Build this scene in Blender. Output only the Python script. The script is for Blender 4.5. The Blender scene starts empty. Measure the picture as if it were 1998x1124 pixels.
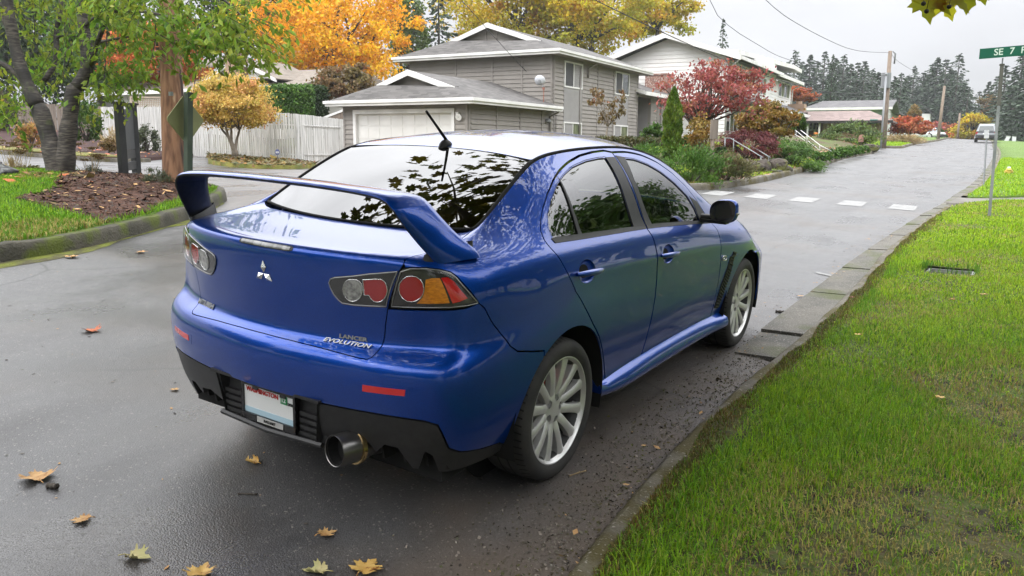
import bpy, bmesh, math, random
import numpy as np
from mathutils import Vector, Matrix, geometry
random.seed(7); rng = np.random.default_rng(11)
sc = bpy.context.scene; COL = sc.collection; R_ = math.radians
# ---------------------------------------------------------------- camera
CAM = np.array([2.5611, -2.0473, 1.4638]); YAW, PITCH, ROLL, FPX = .5676, -.1749, .0073, 1570.1
W_, H_ = 1998.0, 1124.0
_f = np.array([-math.sin(YAW) * math.cos(PITCH), math.cos(YAW) * math.cos(PITCH), math.sin(PITCH)])
_r = np.cross(_f, [0, 0, 1]); _r /= np.linalg.norm(_r); _u = np.cross(_r, _f)
_c, _s = math.cos(ROLL), math.sin(ROLL)
_r, _u = _r * _c + _u * _s, -_r * _s + _u * _c
cd = bpy.data.cameras.new('camera'); cam = bpy.data.objects.new('camera', cd); COL.objects.link(cam)
cd.sensor_width = 36; cd.lens = 36 * FPX / W_; cd.clip_start = .05; cd.clip_end = 3000
cam.matrix_world = Matrix(((_r[0], _u[0], -_f[0], CAM[0]), (_r[1], _u[1], -_f[1], CAM[1]), (_r[2], _u[2], -_f[2], CAM[2]), (0, 0, 0, 1)))
sc.camera = cam
# ---------------------------------------------------------------- overcast sky, soft sun, exposure
SUN_EL, SUN_AZ = R_(48), R_(200)
wd = bpy.data.worlds.new('World'); sc.world = wd; wd.use_nodes = True
nt = wd.node_tree; N, L = nt.nodes, nt.links
bg = N['Background']
sky = N.new('ShaderNodeTexSky'); sky.sky_type = 'NISHITA'; sky.sun_disc = False
sky.sun_elevation = SUN_EL; sky.sun_rotation = SUN_AZ
hs = N.new('ShaderNodeHueSaturation'); hs.inputs['Saturation'].default_value = .25; L.new(sky.outputs[0], hs.inputs['Color'])
tc = N.new('ShaderNodeTexCoord'); sx = N.new('ShaderNodeSeparateXYZ'); L.new(tc.outputs['Generated'], sx.inputs[0])
rp = N.new('ShaderNodeValToRGB'); L.new(sx.outputs['Z'], rp.inputs[0])       # overcast: the cloud deck is brightest overhead
e = rp.color_ramp.elements; e[0].position = 0; e[0].color = (.35, .355, .372, 1); e[1].position = 1; e[1].color = (2.7, 2.72, 2.78, 1)
for pos, c in ((.22, (.52, .525, .545, 1)), (.5, (2.15, 2.17, 2.24, 1))): q = e.new(pos); q.color = c
no = N.new('ShaderNodeTexNoise'); no.inputs['Scale'].default_value = 2.6; no.inputs['Detail'].default_value = 5; no.inputs['Roughness'].default_value = .5
mp = N.new('ShaderNodeMapping'); mp.inputs['Scale'].default_value = (1, 1, 3.2); L.new(tc.outputs['Generated'], mp.inputs[0]); L.new(mp.outputs[0], no.inputs['Vector'])
mr = N.new('ShaderNodeMapRange'); mr.inputs['From Min'].default_value = .3; mr.inputs['From Max'].default_value = .7; mr.inputs['To Min'].default_value = 8.4; mr.inputs['To Max'].default_value = 11.2; L.new(no.outputs['Fac'], mr.inputs[0])
ml = N.new('ShaderNodeVectorMath'); ml.operation = 'SCALE'; L.new(rp.outputs[0], ml.inputs[0]); L.new(mr.outputs[0], ml.inputs['Scale'])
mx = N.new('ShaderNodeMix'); mx.data_type = 'RGBA'; mx.inputs['Factor'].default_value = .88; L.new(hs.outputs[0], mx.inputs['A']); L.new(ml.outputs[0], mx.inputs['B'])
L.new(mx.outputs['Result'], bg.inputs['Color']); bg.inputs['Strength'].default_value = .10
sl = bpy.data.lights.new('sun', 'SUN'); sl.energy = .6; sl.angle = R_(25); sl.color = (1, .965, .91)
so = bpy.data.objects.new('sun', sl); COL.objects.link(so)
_sd = Vector((math.sin(SUN_AZ) * math.cos(SUN_EL), math.cos(SUN_AZ) * math.cos(SUN_EL), math.sin(SUN_EL)))
so.rotation_euler = _sd.to_track_quat('Z', 'Y').to_euler()
sc.view_settings.view_transform = 'Standard'; sc.view_settings.look = 'None'; sc.view_settings.exposure = 0.95; sc.view_settings.gamma = 1
sc.render.engine = 'CYCLES'; sc.cycles.max_bounces = 6; sc.cycles.transparent_max_bounces = 12; sc.cycles.use_denoising = True
sc.cycles.caustics_reflective = False; sc.cycles.caustics_refractive = False
# ---------------------------------------------------------------- rays of the calibrated camera, to set things at their measured depth
def ray(px, py): return _r * ((px - W_ / 2) / FPX) - _u * ((py - H_ / 2) / FPX) + _f
def atd(px, py, d): return CAM + ray(px, py) * d
# ---------------------------------------------------------------- helpers
def tag(o, label=None, cat=None, group=None, kind=None):
    for k, v in (('label', label), ('category', cat), ('group', group), ('kind', kind)):
        if v: o[k] = v
    return o
def thing(name, label, cat, loc=(0, 0, 0), rz=0, group=None):
    o = bpy.data.objects.new(name, None); COL.objects.link(o); o.location = loc; o.rotation_euler = (0, 0, rz); o.empty_display_size = .2
    return tag(o, label, cat, group)
class MB:
    """collects shapes; build() links them as one mesh object"""
    def __init__(s): s.v = []; s.f = []; s.m = []; s.mi = 0
    def add(s, vs, fs):
        n = len(s.v); s.v += [tuple(map(float, p)) for p in vs]; s.f += [tuple(i + n for i in f) for f in fs]; s.m += [s.mi] * len(fs); return s
    def box(s, c, size, rot=None):
        c = Vector(c); h = Vector(size) / 2
        vs = [Vector((x * h.x, y * h.y, z * h.z)) for x in (-1, 1) for y in (-1, 1) for z in (-1, 1)]
        if rot is not None: vs = [rot @ p for p in vs]
        return s.add([p + c for p in vs], [(0, 1, 3, 2), (4, 6, 7, 5), (0, 4, 5, 1), (2, 3, 7, 6), (0, 2, 6, 4), (1, 5, 7, 3)])
    def obox(s, o, ax, ay, az):
        """box from a corner and three edge vectors"""
        o, ax, ay, az = map(Vector, (o, ax, ay, az))
        return s.add([o, o + az, o + ay, o + ay + az, o + ax, o + ax + az, o + ax + ay, o + ax + ay + az], [(0, 1, 3, 2), (4, 6, 7, 5), (0, 4, 5, 1), (2, 3, 7, 6), (0, 2, 6, 4), (1, 5, 7, 3)])
    def quad(s, *p): return s.add(p, [tuple(range(len(p)))])
    def tube(s, path, rad, n=8, cap=True, sq=None):
        P = [Vector(p) for p in path]; k = len(P); rad = [rad] * k if not hasattr(rad, '__len__') else rad; vs = []; fs = []
        up = None
        for i, p in enumerate(P):
            t = (P[min(i + 1, k - 1)] - P[max(i - 1, 0)]).normalized()
            if up is None: up = t.orthogonal().normalized()
            up = (up - t * up.dot(t)).normalized(); w = t.cross(up)
            for j in range(n):
                a = 2 * math.pi * j / n; vs.append(p + (up * math.cos(a) + w * math.sin(a)) * rad[i])
        for i in range(k - 1):
            for j in range(n): fs.append((i * n + j, i * n + (j + 1) % n, (i + 1) * n + (j + 1) % n, (i + 1) * n + j))
        if cap: fs += [tuple(range(n))[::-1], tuple(range((k - 1) * n, k * n))]
        return s.add(vs, fs)
    def lathe(s, prof, n=48, M=None, close=False):
        """profile (r, h) turned about z, M maps to place"""
        vs = []; fs = []; k = len(prof)
        for r, h in prof:
            for j in range(n):
                a = 2 * math.pi * j / n; p = Vector((r * math.cos(a), r * math.sin(a), h)); vs.append(M @ p if M else p)
        for i in range(k - 1 + (1 if close else 0)):
            b = (i + 1) % k
            for j in range(n): fs.append((i * n + j, i * n + (j + 1) % n, b * n + (j + 1) % n, b * n + j))
        return s.add(vs, fs)
    def prism(s, pts, d, caps=True):
        """3-D polygon pushed along d"""
        n = len(pts); d = Vector(d); P = [Vector(p) for p in pts]
        fs = [(i, (i + 1) % n, n + (i + 1) % n, n + i) for i in range(n)]
        if caps: fs += [tuple(range(n))[::-1], tuple(range(n, 2 * n))]
        return s.add(P + [p + d for p in P], fs)
    def grid(s, G, flip=False):
        """G[i][j] -> point"""
        a, b = len(G), len(G[0]); vs = [p for row in G for p in row]; fs = []
        for i in range(a - 1):
            for j in range(b - 1):
                f = (i * b + j, i * b + j + 1, (i + 1) * b + j + 1, (i + 1) * b + j); fs.append(f[::-1] if flip else f)
        return s.add(vs, fs)
    def build(s, name, mat=None, parent=None, smooth=False, mats=None, angle=None, fix=True):
        me = bpy.data.meshes.new(name); me.from_pydata(s.v, [], s.f)
        for m in (mats or [mat]):
            if m: me.materials.append(m)
        if mats: me.polygons.foreach_set('material_index', s.m)
        if fix and len(s.f) < 60000:
            bm = bmesh.new(); bm.from_mesh(me); bmesh.ops.recalc_face_normals(bm, faces=bm.faces)
            bm.to_mesh(me); bm.free()
        if smooth:
            me.polygons.foreach_set('use_smooth', [True] * len(me.polygons))
            if angle: me.set_sharp_from_angle(angle=R_(angle))
        me.update(); o = bpy.data.objects.new(name, me); COL.objects.link(o)
        if parent: o.parent = parent
        return o
def mesh_np(name, V, F, mat, parent=None, smooth=False):
    """fast mesh from numpy: F (n, k) with one k"""
    me = bpy.data.meshes.new(name); n, k = F.shape
    me.vertices.add(len(V)); me.vertices.foreach_set('co', np.ascontiguousarray(V, np.float32).ravel())
    me.loops.add(n * k); me.loops.foreach_set('vertex_index', np.ascontiguousarray(F, np.int32).ravel())
    me.polygons.add(n); me.polygons.foreach_set('loop_start', np.arange(0, n * k, k, dtype=np.int32))
    me.polygons.foreach_set('loop_total', np.full(n, k, np.int32))
    if smooth: me.polygons.foreach_set('use_smooth', np.ones(n, bool))
    me.materials.append(mat); me.update(calc_edges=True); me.validate()
    o = bpy.data.objects.new(name, me); COL.objects.link(o)
    if parent: o.parent = parent
    return o
def copy_tree(o, parent=None):
    c = o.copy(); COL.objects.link(c)
    if parent: c.parent = parent
    for ch in list(o.children): copy_tree(ch, c)
    return c
# ---------------------------------------------------------------- materials
MATS = {}
def pm(name, col, rough=.6, col2=None, scale=4., detail=5, lo=.38, hi=.62, bump=0., bscale=40., metallic=0., island=0., hue=0., coat=0., spec=.5, trans=0., stretch=None, coord='Object', layers=(), bdist=.01, ior=1.45, rough2=None):
    """procedural Principled material: noise between two colours, bump, per-leaf variation, extra noise layers ((colour, scale, lo, hi), ...)"""
    m = bpy.data.materials.new(name); m.use_nodes = True; nt = m.node_tree; N, L = nt.nodes, nt.links; b = N['Principled BSDF']
    b.inputs['Roughness'].default_value = rough; b.inputs['Metallic'].default_value = metallic; b.inputs['Coat Weight'].default_value = coat
    b.inputs['Coat Roughness'].default_value = .03; b.inputs['Specular IOR Level'].default_value = spec; b.inputs['IOR'].default_value = ior
    t = N.new('ShaderNodeTexCoord'); vec = t.outputs[coord]
    if stretch:
        q = N.new('ShaderNodeMapping'); q.inputs['Scale'].default_value = stretch; L.new(vec, q.inputs[0]); vec = q.outputs[0]
    def rgb(c): x = N.new('ShaderNodeRGB'); x.outputs[0].default_value = (*c, 1); return x.outputs[0]
    def noise(s, d=detail): x = N.new('ShaderNodeTexNoise'); x.inputs['Scale'].default_value = s; x.inputs['Detail'].default_value = d; L.new(vec, x.inputs['Vector']); return x.outputs['Fac']
    def rng_(v, a, bb, c=0., d=1.): x = N.new('ShaderNodeMapRange'); x.inputs[1].default_value = a; x.inputs[2].default_value = bb; x.inputs[3].default_value = c; x.inputs[4].default_value = d; L.new(v, x.inputs[0]); return x.outputs[0]
    def mix(f, a, bb, bt='MIX'):
        x = N.new('ShaderNodeMix'); x.data_type = 'RGBA'; x.blend_type = bt; L.new(f, x.inputs['Factor']) if not isinstance(f, float) else setattr(x.inputs['Factor'], 'default_value', f)
        L.new(a, x.inputs['A']); L.new(bb, x.inputs['B']); return x.outputs['Result']
    c = rgb(col)
    if col2 is not None:
        nf = rng_(noise(scale), lo, hi); c = mix(nf, c, rgb(col2))
        if rough2 is not None: L.new(rng_(nf, 0, 1, rough, rough2), b.inputs['Roughness'])
    for lc, ls, ll, lh in layers: c = mix(rng_(noise(ls), ll, lh), c, rgb(lc))
    if island or hue:
        g = N.new('ShaderNodeNewGeometry'); h = N.new('ShaderNodeHueSaturation'); ri = g.outputs['Random Per Island']
        L.new(rng_(ri, 0, 1, 1 - island, 1 + island), h.inputs['Value'])
        if hue:
            w = N.new('ShaderNodeTexWhiteNoise'); w.noise_dimensions = '1D'; L.new(ri, w.inputs['W']); L.new(rng_(w.outputs['Value'], 0, 1, .5 - hue, .5 + hue), h.inputs['Hue'])
        L.new(c, h.inputs['Color']); c = h.outputs[0]
    L.new(c, b.inputs['Base Color'])
    if bump:
        x = N.new('ShaderNodeBump'); x.inputs['Strength'].default_value = bump; x.inputs['Distance'].default_value = bdist; L.new(noise(bscale, 4), x.inputs['Height']); L.new(x.outputs[0], b.inputs['Normal'])
    if trans:
        tr = N.new('ShaderNodeBsdfTranslucent'); L.new(c, tr.inputs['Color']); ms = N.new('ShaderNodeMixShader'); ms.inputs[0].default_value = trans
        L.new(b.outputs[0], ms.inputs[1]); L.new(tr.outputs[0], ms.inputs[2]); L.new(ms.outputs[0], N['Material Output'].inputs['Surface'])
    MATS[name] = m; return m
def glass_mat(name, tint, rough=.0, refl=1.5, base=.0):
    """thin pane: tinted see-through mixed with a mirror by Fresnel"""
    m = bpy.data.materials.new(name); m.use_nodes = True; nt = m.node_tree; N, L = nt.nodes, nt.links
    N.remove(N['Principled BSDF']); t = N.new('ShaderNodeBsdfTransparent'); t.inputs[0].default_value = (*tint, 1)
    g = N.new('ShaderNodeBsdfGlossy'); g.inputs['Roughness'].default_value = rough; fr = N.new('ShaderNodeFresnel'); fr.inputs[0].default_value = refl
    mr = N.new('ShaderNodeMath'); mr.operation = 'ADD'; mr.use_clamp = True; mr.inputs[1].default_value = base; L.new(fr.outputs[0], mr.inputs[0])
    ge = N.new('ShaderNodeNewGeometry'); iv = N.new('ShaderNodeMath'); iv.operation = 'SUBTRACT'; iv.inputs[0].default_value = 1; L.new(ge.outputs['Backfacing'], iv.inputs[1]); m2 = N.new('ShaderNodeMath'); m2.operation = 'MULTIPLY'; L.new(mr.outputs[0], m2.inputs[0]); L.new(iv.outputs[0], m2.inputs[1]); mr = m2      # from inside a pane just lets light through
    x = N.new('ShaderNodeMixShader'); L.new(mr.outputs[0], x.inputs[0]); L.new(t.outputs[0], x.inputs[1]); L.new(g.outputs[0], x.inputs[2]); L.new(x.outputs[0], N['Material Output'].inputs['Surface'])
    MATS[name] = m; return m
# ---------------------------------------------------------------- planar polygons -> triangles with inner points
def in_poly(P, poly):
    x, y = P[:, 0], P[:, 1]; c = np.zeros(len(P), bool); q = np.asarray(poly); j = len(q) - 1
    for i in range(len(q)):
        yi, yj = q[i, 1], q[j, 1]
        if yi != yj: c ^= ((yi > y) != (yj > y)) & (x < (q[j, 0] - q[i, 0]) * (y - yi) / (yj - yi) + q[i, 0])
        j = i
    return c
def resample(poly, step, closed=True):
    q = np.asarray(poly, float); out = []
    for i in range(len(q) if closed else len(q) - 1):
        a, b = q[i], q[(i + 1) % len(q)]; n = max(1, int(math.ceil(np.linalg.norm(b - a) / step)))
        out += [a + (b - a) * k / n for k in range(n)]
    if not closed: out.append(q[-1])
    return np.array(out)
def cdt(outer, holes=(), pts=None, minD=0.):
    """triangulate outer minus holes with inner points; returns (P, tris)"""
    loops = [np.asarray(outer)] + [np.asarray(h) for h in holes]; P = []; E = []
    for l in loops:
        n0 = len(P); P += list(l); E += [(n0 + i, n0 + (i + 1) % len(l)) for i in range(len(l))]
    B = np.array(P)
    if pts is not None and len(pts):
        k = in_poly(pts, loops[0])
        for h in loops[1:]: k &= ~in_poly(pts, h)
        pts = pts[k]
        if minD and len(pts):
            d = np.full(len(pts), 1e9)
            for i in range(0, len(B), 64): d = np.minimum(d, ((pts[:, None] - B[None, i:i + 64]) ** 2).sum(-1).min(1))
            pts = pts[d > minD * minD]
        P += list(pts)
    r = geometry.delaunay_2d_cdt([Vector((float(a), float(b))) for a, b in P], E, [], 0, 1e-7)
    V = np.array([(v.x, v.y) for v in r[0]]); F = np.array([f for f in r[2] if len(f) == 3]); C = V[F].mean(1)
    k = in_poly(C, loops[0])
    for h in loops[1:]: k &= ~in_poly(C, h)
    return V, F[k]
def smooth_line(pts, step=.25, closed=False):
    """Catmull-Rom through points"""
    q = np.asarray(pts, float); n = len(q); out = []
    for i in range(n if closed else n - 1):
        if closed: a, b, c, d = q[(i - 1) % n], q[i], q[(i + 1) % n], q[(i + 2) % n]
        else: a, b, c, d = q[max(i - 1, 0)], q[i], q[i + 1], q[min(i + 2, n - 1)]
        k = max(2, int(np.linalg.norm(c - b) / step))
        for t in np.arange(k) / k: out.append(.5 * (2 * b + (c - a) * t + (2 * a - 5 * b + 4 * c - d) * t * t + (3 * b - a - 3 * c + d) * t ** 3))
    if not closed: out.append(q[-1])
    return np.array(out)
# ---------------------------------------------------------------- terrain height
def ss(a, b, t):
    t = np.clip((np.asarray(t, float) - a) / (b - a), 0, 1); return t * t * (3 - 2 * t)
def g(x, y):
    x = np.asarray(x, float); y = np.asarray(y, float)
    xe = np.where(x > 2, 2 + .5 * (np.minimum(x, 30) - 2), x); yy = np.where(y > 100, 100 + .4 * (np.minimum(y, 250) - 100), y)
    pl = -.0521 * np.maximum(xe, -25) + .0228 * np.maximum(yy, -30)
    s = np.clip(-7 - x, 0, 60)
    lf = .47 + .043 * np.minimum(s, 34) + np.interp(y, [-60, 4.65, 24, 50, 100, 200], [.5, 0, -.34, .55, 1.6, 3])
    w = ss(6, 17, -x); return pl * (1 - w) + lf * w
def gz(x, y): return float(g(x, y))
def hit(px, py, dz=0.):
    d = ray(px, py); t = np.concatenate([np.linspace(1.5, 40, 40000), np.linspace(40, 300, 40000)]); P = CAM + t[:, None] * d
    return P[np.argmax(P[:, 2] - g(P[:, 0], P[:, 1]) - dz < 0)]
# ---------------------------------------------------------------- ground materials
def node_tree(name):
    m = bpy.data.materials.new(name); m.use_nodes = True; MATS[name] = m; return m, m.node_tree.nodes, m.node_tree.links
def asphalt():
    m, N, L = node_tree('asphalt'); b = N['Principled BSDF']; t = N.new('ShaderNodeTexCoord'); P = t.outputs['Object']
    def noi(s, d=4, r=.5): x = N.new('ShaderNodeTexNoise'); x.inputs['Scale'].default_value = s; x.inputs['Detail'].default_value = d; x.inputs['Roughness'].default_value = r; L.new(P, x.inputs['Vector']); return x.outputs['Fac']
    def mr(v, a, bb, c=0., d=1.): x = N.new('ShaderNodeMapRange'); [setattr(x.inputs[i + 1], 'default_value', q) for i, q in enumerate((a, bb, c, d))]; L.new(v, x.inputs[0]); return x.outputs[0]
    def mth(op, a, bb):
        x = N.new('ShaderNodeMath'); x.operation = op; x.use_clamp = False
        for i, q in enumerate((a, bb)): L.new(q, x.inputs[i]) if not isinstance(q, (int, float)) else setattr(x.inputs[i], 'default_value', q)
        return x.outputs[0]
    def mix(f, a, c):
        x = N.new('ShaderNodeMix'); x.data_type = 'RGBA'; L.new(f, x.inputs['Factor'])
        for s, q in (('A', a), ('B', c)): L.new(q, x.inputs[s]) if not isinstance(q, tuple) else setattr(x.inputs[s], 'default_value', (*q, 1))
        return x.outputs['Result']
    v = N.new('ShaderNodeTexVoronoi'); v.inputs['Scale'].default_value = 135; L.new(P, v.inputs['Vector'])
    sep = N.new('ShaderNodeSeparateColor'); L.new(v.outputs['Color'], sep.inputs[0])
    c = mix(mr(noi(1.3, 6, .6), .35, .65), (.078, .077, .078), (.104, .102, .101))
    c = mix(mr(sep.outputs[0], .0, 1.0, 0., .62), c, (.038, .037, .038))              # aggregate, stone by stone
    c = mix(mr(sep.outputs[1], .965, .98, 0., .6), c, (.30, .28, .25))                        # pale stones
    xyz = N.new('ShaderNodeSeparateXYZ'); L.new(P, xyz.inputs[0])
    edge = mth('ADD', xyz.outputs['X'], mth('MULTIPLY', mth('SUBTRACT', noi(1.6, 6), .5), 1.6))
    near = mr(mth('ADD', xyz.outputs['Y'], mth('MULTIPLY', noi(.9, 4), 3.)), 7.0, 4.0)
    dirt = mth('MULTIPLY', mr(edge, .45, 1.15), near)
    c = mix(mth('MULTIPLY', dirt, .85), c, (.085, .060, .040))                        # silt washed against the kerb
    stain = mr(noi(.55, 5, .55), .52, .66)
    c = mix(mth('MULTIPLY', stain, .6), c, (.080, .064, .050))
    wet0 = mr(noi(.5, 5, .62), .44, .58); c = mix(mth('MULTIPLY', wet0, .42), c, (.022, .021, .022))                # damp patches are darker and glossier
    vc = N.new('ShaderNodeTexVoronoi'); vc.feature = 'DISTANCE_TO_EDGE'; vc.inputs['Scale'].default_value = .33; wv = N.new('ShaderNodeMix'); wv.data_type = 'RGBA'; wv.inputs['Factor'].default_value = .18; nv = N.new('ShaderNodeTexNoise'); nv.inputs['Scale'].default_value = 2.2; nv.inputs['Detail'].default_value = 6; L.new(P, nv.inputs['Vector']); L.new(P, wv.inputs['A']); L.new(nv.outputs['Color'], wv.inputs['B']); L.new(wv.outputs['Result'], vc.inputs['Vector'])
    crack = mth('MULTIPLY', mr(vc.outputs['Distance'], .006, .0015), mr(noi(.35, 3), .50, .56)); c = mix(mth('MULTIPLY', crack, .75), c, (.012, .012, .012))       # hairline cracks
    L.new(c, b.inputs['Base Color'])
    wet = mr(noi(.5, 5, .62), .44, .58)
    st = N.new('ShaderNodeMapping'); st.inputs['Scale'].default_value = (1.2, .16, 1); st.inputs['Rotation'].default_value = (0, 0, R_(8)); L.new(P, st.inputs[0])
    n2 = N.new('ShaderNodeTexNoise'); n2.inputs['Scale'].default_value = 1.3; n2.inputs['Detail'].default_value = 5; L.new(st.outputs[0], n2.inputs['Vector'])
    r = mth('ADD', mth('MULTIPLY', wet, -.22), mth('ADD', mr(n2.outputs['Fac'], .35, .65, .42, .60), mth('MULTIPLY', dirt, .25)))
    L.new(r, b.inputs['Roughness']); b.inputs['Specular IOR Level'].default_value = .75
    bp = N.new('ShaderNodeBump'); bp.inputs['Strength'].default_value = .34; bp.inputs['Distance'].default_value = .005
    h = mth('ADD', mth('MULTIPLY', v.outputs['Distance'], -.9), noi(160, 3)); L.new(h, bp.inputs['Height']); L.new(bp.outputs[0], b.inputs['Normal'])
    return m
asphalt()
pm('concrete', (.125, .115, .095), .75, (.075, .072, .06), 3.2, bump=.6, bscale=110, bdist=.008, layers=(((.30, .28, .24), 75, .60, .66), ((.065, .075, .018), 1.5, .48, .60), ((.25, .24, .22), 130, .62, .68)))
pm('kerb_mossy', (.085, .078, .058), .9, (.05, .047, .034), 4, bump=.7, bscale=40, bdist=.02, layers=(((.075, .095, .012), 1.9, .50, .60),))
pm('kerb_grey', (.155, .14, .11), .85, (.095, .085, .065), 5, bump=.7, bscale=70, bdist=.012, layers=(((.075, .062, .018), 2.6, .46, .58), ((.30, .28, .24), 60, .62, .68)))
pm('walk', (.17, .16, .14), .85, (.12, .11, .095), 1.4, bump=.2, bscale=60)
pm('drive', (.25, .215, .18), .85, (.18, .155, .13), .9, bump=.2, bscale=30)
pm('soil', (.085, .075, .030), .95, (.075, .105, .020), 3.5, bump=.8, bscale=28, bdist=.03, layers=(((.022, .016, .010), 9, .5, .62), ((.11, .085, .04), 14, .60, .68)))
pm('turf', (.085, .155, .012), .8, (.115, .195, .018), .55, bump=.9, bscale=34, bdist=.04, layers=(((.055, .105, .010), 11, .48, .66), ((.16, .155, .05), 2.2, .62, .75)))
pm('mulch', (.105, .046, .028), .95, (.055, .026, .018), 9, bump=1., bscale=34, bdist=.05, layers=(((.16, .085, .05), 26, .60, .68),))
pm('red_mulch', (.048, .019, .016), .95, (.032, .014, .012), 5, bump=.8, bscale=30, bdist=.03)
pm('verge', (.17, .155, .03), .9, (.085, .10, .015), 2.5, bump=.8, bscale=30, bdist=.04, layers=(((.14, .07, .03), 7, .55, .66),))
pm('yard', (.075, .045, .028), .95, (.075, .10, .02), .9, bump=.8, bscale=25, bdist=.03)
pm('forest_floor', (.06, .075, .02), .95, (.08, .10, .03), .2)
pm('paint_white', (.25, .25, .243), .6, (.15, .15, .147), 6, lo=.45, hi=.75, layers=(((.13, .13, .13), 26, .56, .68),))
# ---------------------------------------------------------------- sheets
def sheet(name, poly, dz, mat, cell=1.0, extra=None, step=None, kind='structure', skirt=.35):
    poly = resample(poly, step or cell); lo, hi = poly.min(0), poly.max(0)
    gx, gy = np.meshgrid(np.arange(lo[0], hi[0], cell), np.arange(lo[1], hi[1], cell), indexing='ij')
    pts = np.c_[gx.ravel(), gy.ravel()]; pts = pts + rng.uniform(-.2, .2, pts.shape) * cell
    V, F = cdt(poly, (), pts, cell * .4)
    z = g(V[:, 0], V[:, 1]) + dz
    if extra: z = z + extra(V[:, 0], V[:, 1])
    P = np.c_[V, z]; E = np.r_[F[:, [0, 1]], F[:, [1, 2]], F[:, [2, 0]]]; k = np.sort(E, 1); k = k[:, 0] * (len(V) + 1) + k[:, 1]; _, iv, ct = np.unique(k, return_inverse=True, return_counts=True); B = E[ct[iv] == 1]
    if skirt:
        n = len(P); P = np.r_[P, P - [0, 0, skirt]]; q = np.c_[B[:, 1], B[:, 0], B[:, 0] + n, B[:, 1] + n]; F = np.r_[F, q[:, [0, 1, 2]], q[:, [0, 2, 3]]]
    o = mesh_np(name, P, F, MATS[mat], smooth=True); return tag(o, kind=kind)
def big_ground():
    ax = np.unique(np.concatenate([-np.geomspace(60, 1500, 18)[::-1], np.linspace(-60, 60, 61), np.geomspace(60, 1500, 18)]))
    ay = np.unique(np.concatenate([-np.geomspace(20, 1500, 16)[::-1], np.linspace(-20, 160, 91), np.geomspace(160, 1800, 18)]))
    X, Y = np.meshgrid(ax, ay, indexing='ij'); Z = g(X, Y) - .06 - .0 * X; n, k = X.shape
    i = np.arange(n * k).reshape(n, k); F = np.stack([i[:-1, :-1], i[1:, :-1], i[1:, 1:], i[:-1, 1:]], -1).reshape(-1, 4)
    tag(mesh_np('ground', np.c_[X.ravel(), Y.ravel(), Z.ravel()], F, MATS['forest_floor'], smooth=True), kind='structure')
big_ground()
ASPH = [(1.6, -14), (1.56, -3), (1.37, 0), (1.31, .5), (1.23, 1.7), (1.22, 3.0), (1.23, 3.40), (.95, 3.50), (.94, 4.15), (.91, 5.94), (.90, 9.27), (.98, 14.2), (1.08, 16.75), (1.12, 20), (1.2, 24.3), (1.1, 35), (.6, 55), (-.15, 71.4), (-1.5, 100), (-5, 150)]
GUT = [(1.72, -14), (1.55, -3), (1.34, 0), (1.285, .5), (1.2, 1.7), (1.19, 3.0), (1.21, 3.86), (1.2, 5.6), (1.15, 7.5), (1.09, 9.14), (1.13, 14), (1.22, 16.75), (1.3, 20), (1.38, 24.3), (1.28, 35), (.78, 55), (.03, 71.4), (-1.3, 100), (-4.8, 150)]
_k = [i for i, p in enumerate(ASPH) if p[1] == 3.40][0]; ASPH = np.r_[smooth_line(ASPH[:_k + 1], .4), smooth_line(ASPH[_k + 1:], .4)]; GUT = smooth_line(GUT, .4)
sheet('road', list(ASPH) + [(-60, 150), (-60, -14)], 0, 'asphalt', 1.0, step=.8, skirt=0)
def at_y(line, y): return float(np.interp(y, line[:, 1], line[:, 0]))
# concrete gutter laid in slabs, some heaved
mb = MB(); ys = [3.45, 4.15, 5.94, 7.55, 9.2, 10.9, 12.5, 14.1, 15.7]
while ys[-1] < 100: ys.append(ys[-1] + 1.65)
rise = {0: .004, 1: .022, 2: .008, 3: .01}
for k in range(len(ys) - 1):
    a, b_ = ys[k] + .008, ys[k + 1] - .008; q = np.linspace(a, b_, 5); rows = []
    for i, y in enumerate(q):
        x0, x1 = at_y(ASPH, max(y, 3.52)) - .03, at_y(GUT, y) + .03; up = rise.get(k, .006 + .01 * rng.random()) * (1 - i / 5)
        rows.append([(x0 + (x1 - x0) * t, y, gz(x0 + (x1 - x0) * t, y) + .006 + .018 * t + up) for t in (0, .5, 1)])
    mb.grid(rows)
    mb.add([rows[0][0], rows[0][1], rows[0][2]] + [(p[0], p[1], p[2] - .09) for p in rows[0]], [(0, 1, 4, 3), (1, 2, 5, 4)])
    mb.add([r[0] for r in rows] + [(r[0][0], r[0][1], r[0][2] - .09) for r in rows], [(i, i + 1, i + 6, i + 5) for i in range(4)])
tag(mb.build('gutter', MATS['concrete']), kind='structure')
def kerb(name, line, width, h, mat, side=1, batter=.03, joints=0., step=.3, jit=.006, taper=None):
    """kerb along a line; the stone lies on its left (side=1) or right (-1)"""
    q = resample(line, step, False); n = len(q); rows = []
    for i in range(n):
        t = q[min(i + 1, n - 1)] - q[max(i - 1, 0)]; t /= np.linalg.norm(t); nn = np.array([-t[1], t[0]]) * side
        hh = h * (taper(i / (n - 1)) if taper else 1) + rng.normal(0, jit); row = []
        for d, z in ((0, -.03), (batter * .5, hh * .6), (batter, hh - .012), (batter + .02, hh), (width, hh + rng.normal(0, jit * .5)), (width + .01, -.03)):
            p = q[i] + nn * d; row.append((p[0], p[1], gz(*p) + z))
        rows.append(row)
    mb = MB(); mb.grid(rows); return tag(mb.build(name, MATS[mat], smooth=True, angle=40), kind='structure')
kerb('kerb', [p for p in GUT if p[1] < 16.6], .12, .062, 'kerb_grey', -1)
kerb('kerb', [p for p in GUT if p[1] > 18.6], .12, .075, 'kerb_grey', -1, step=.8)
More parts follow.
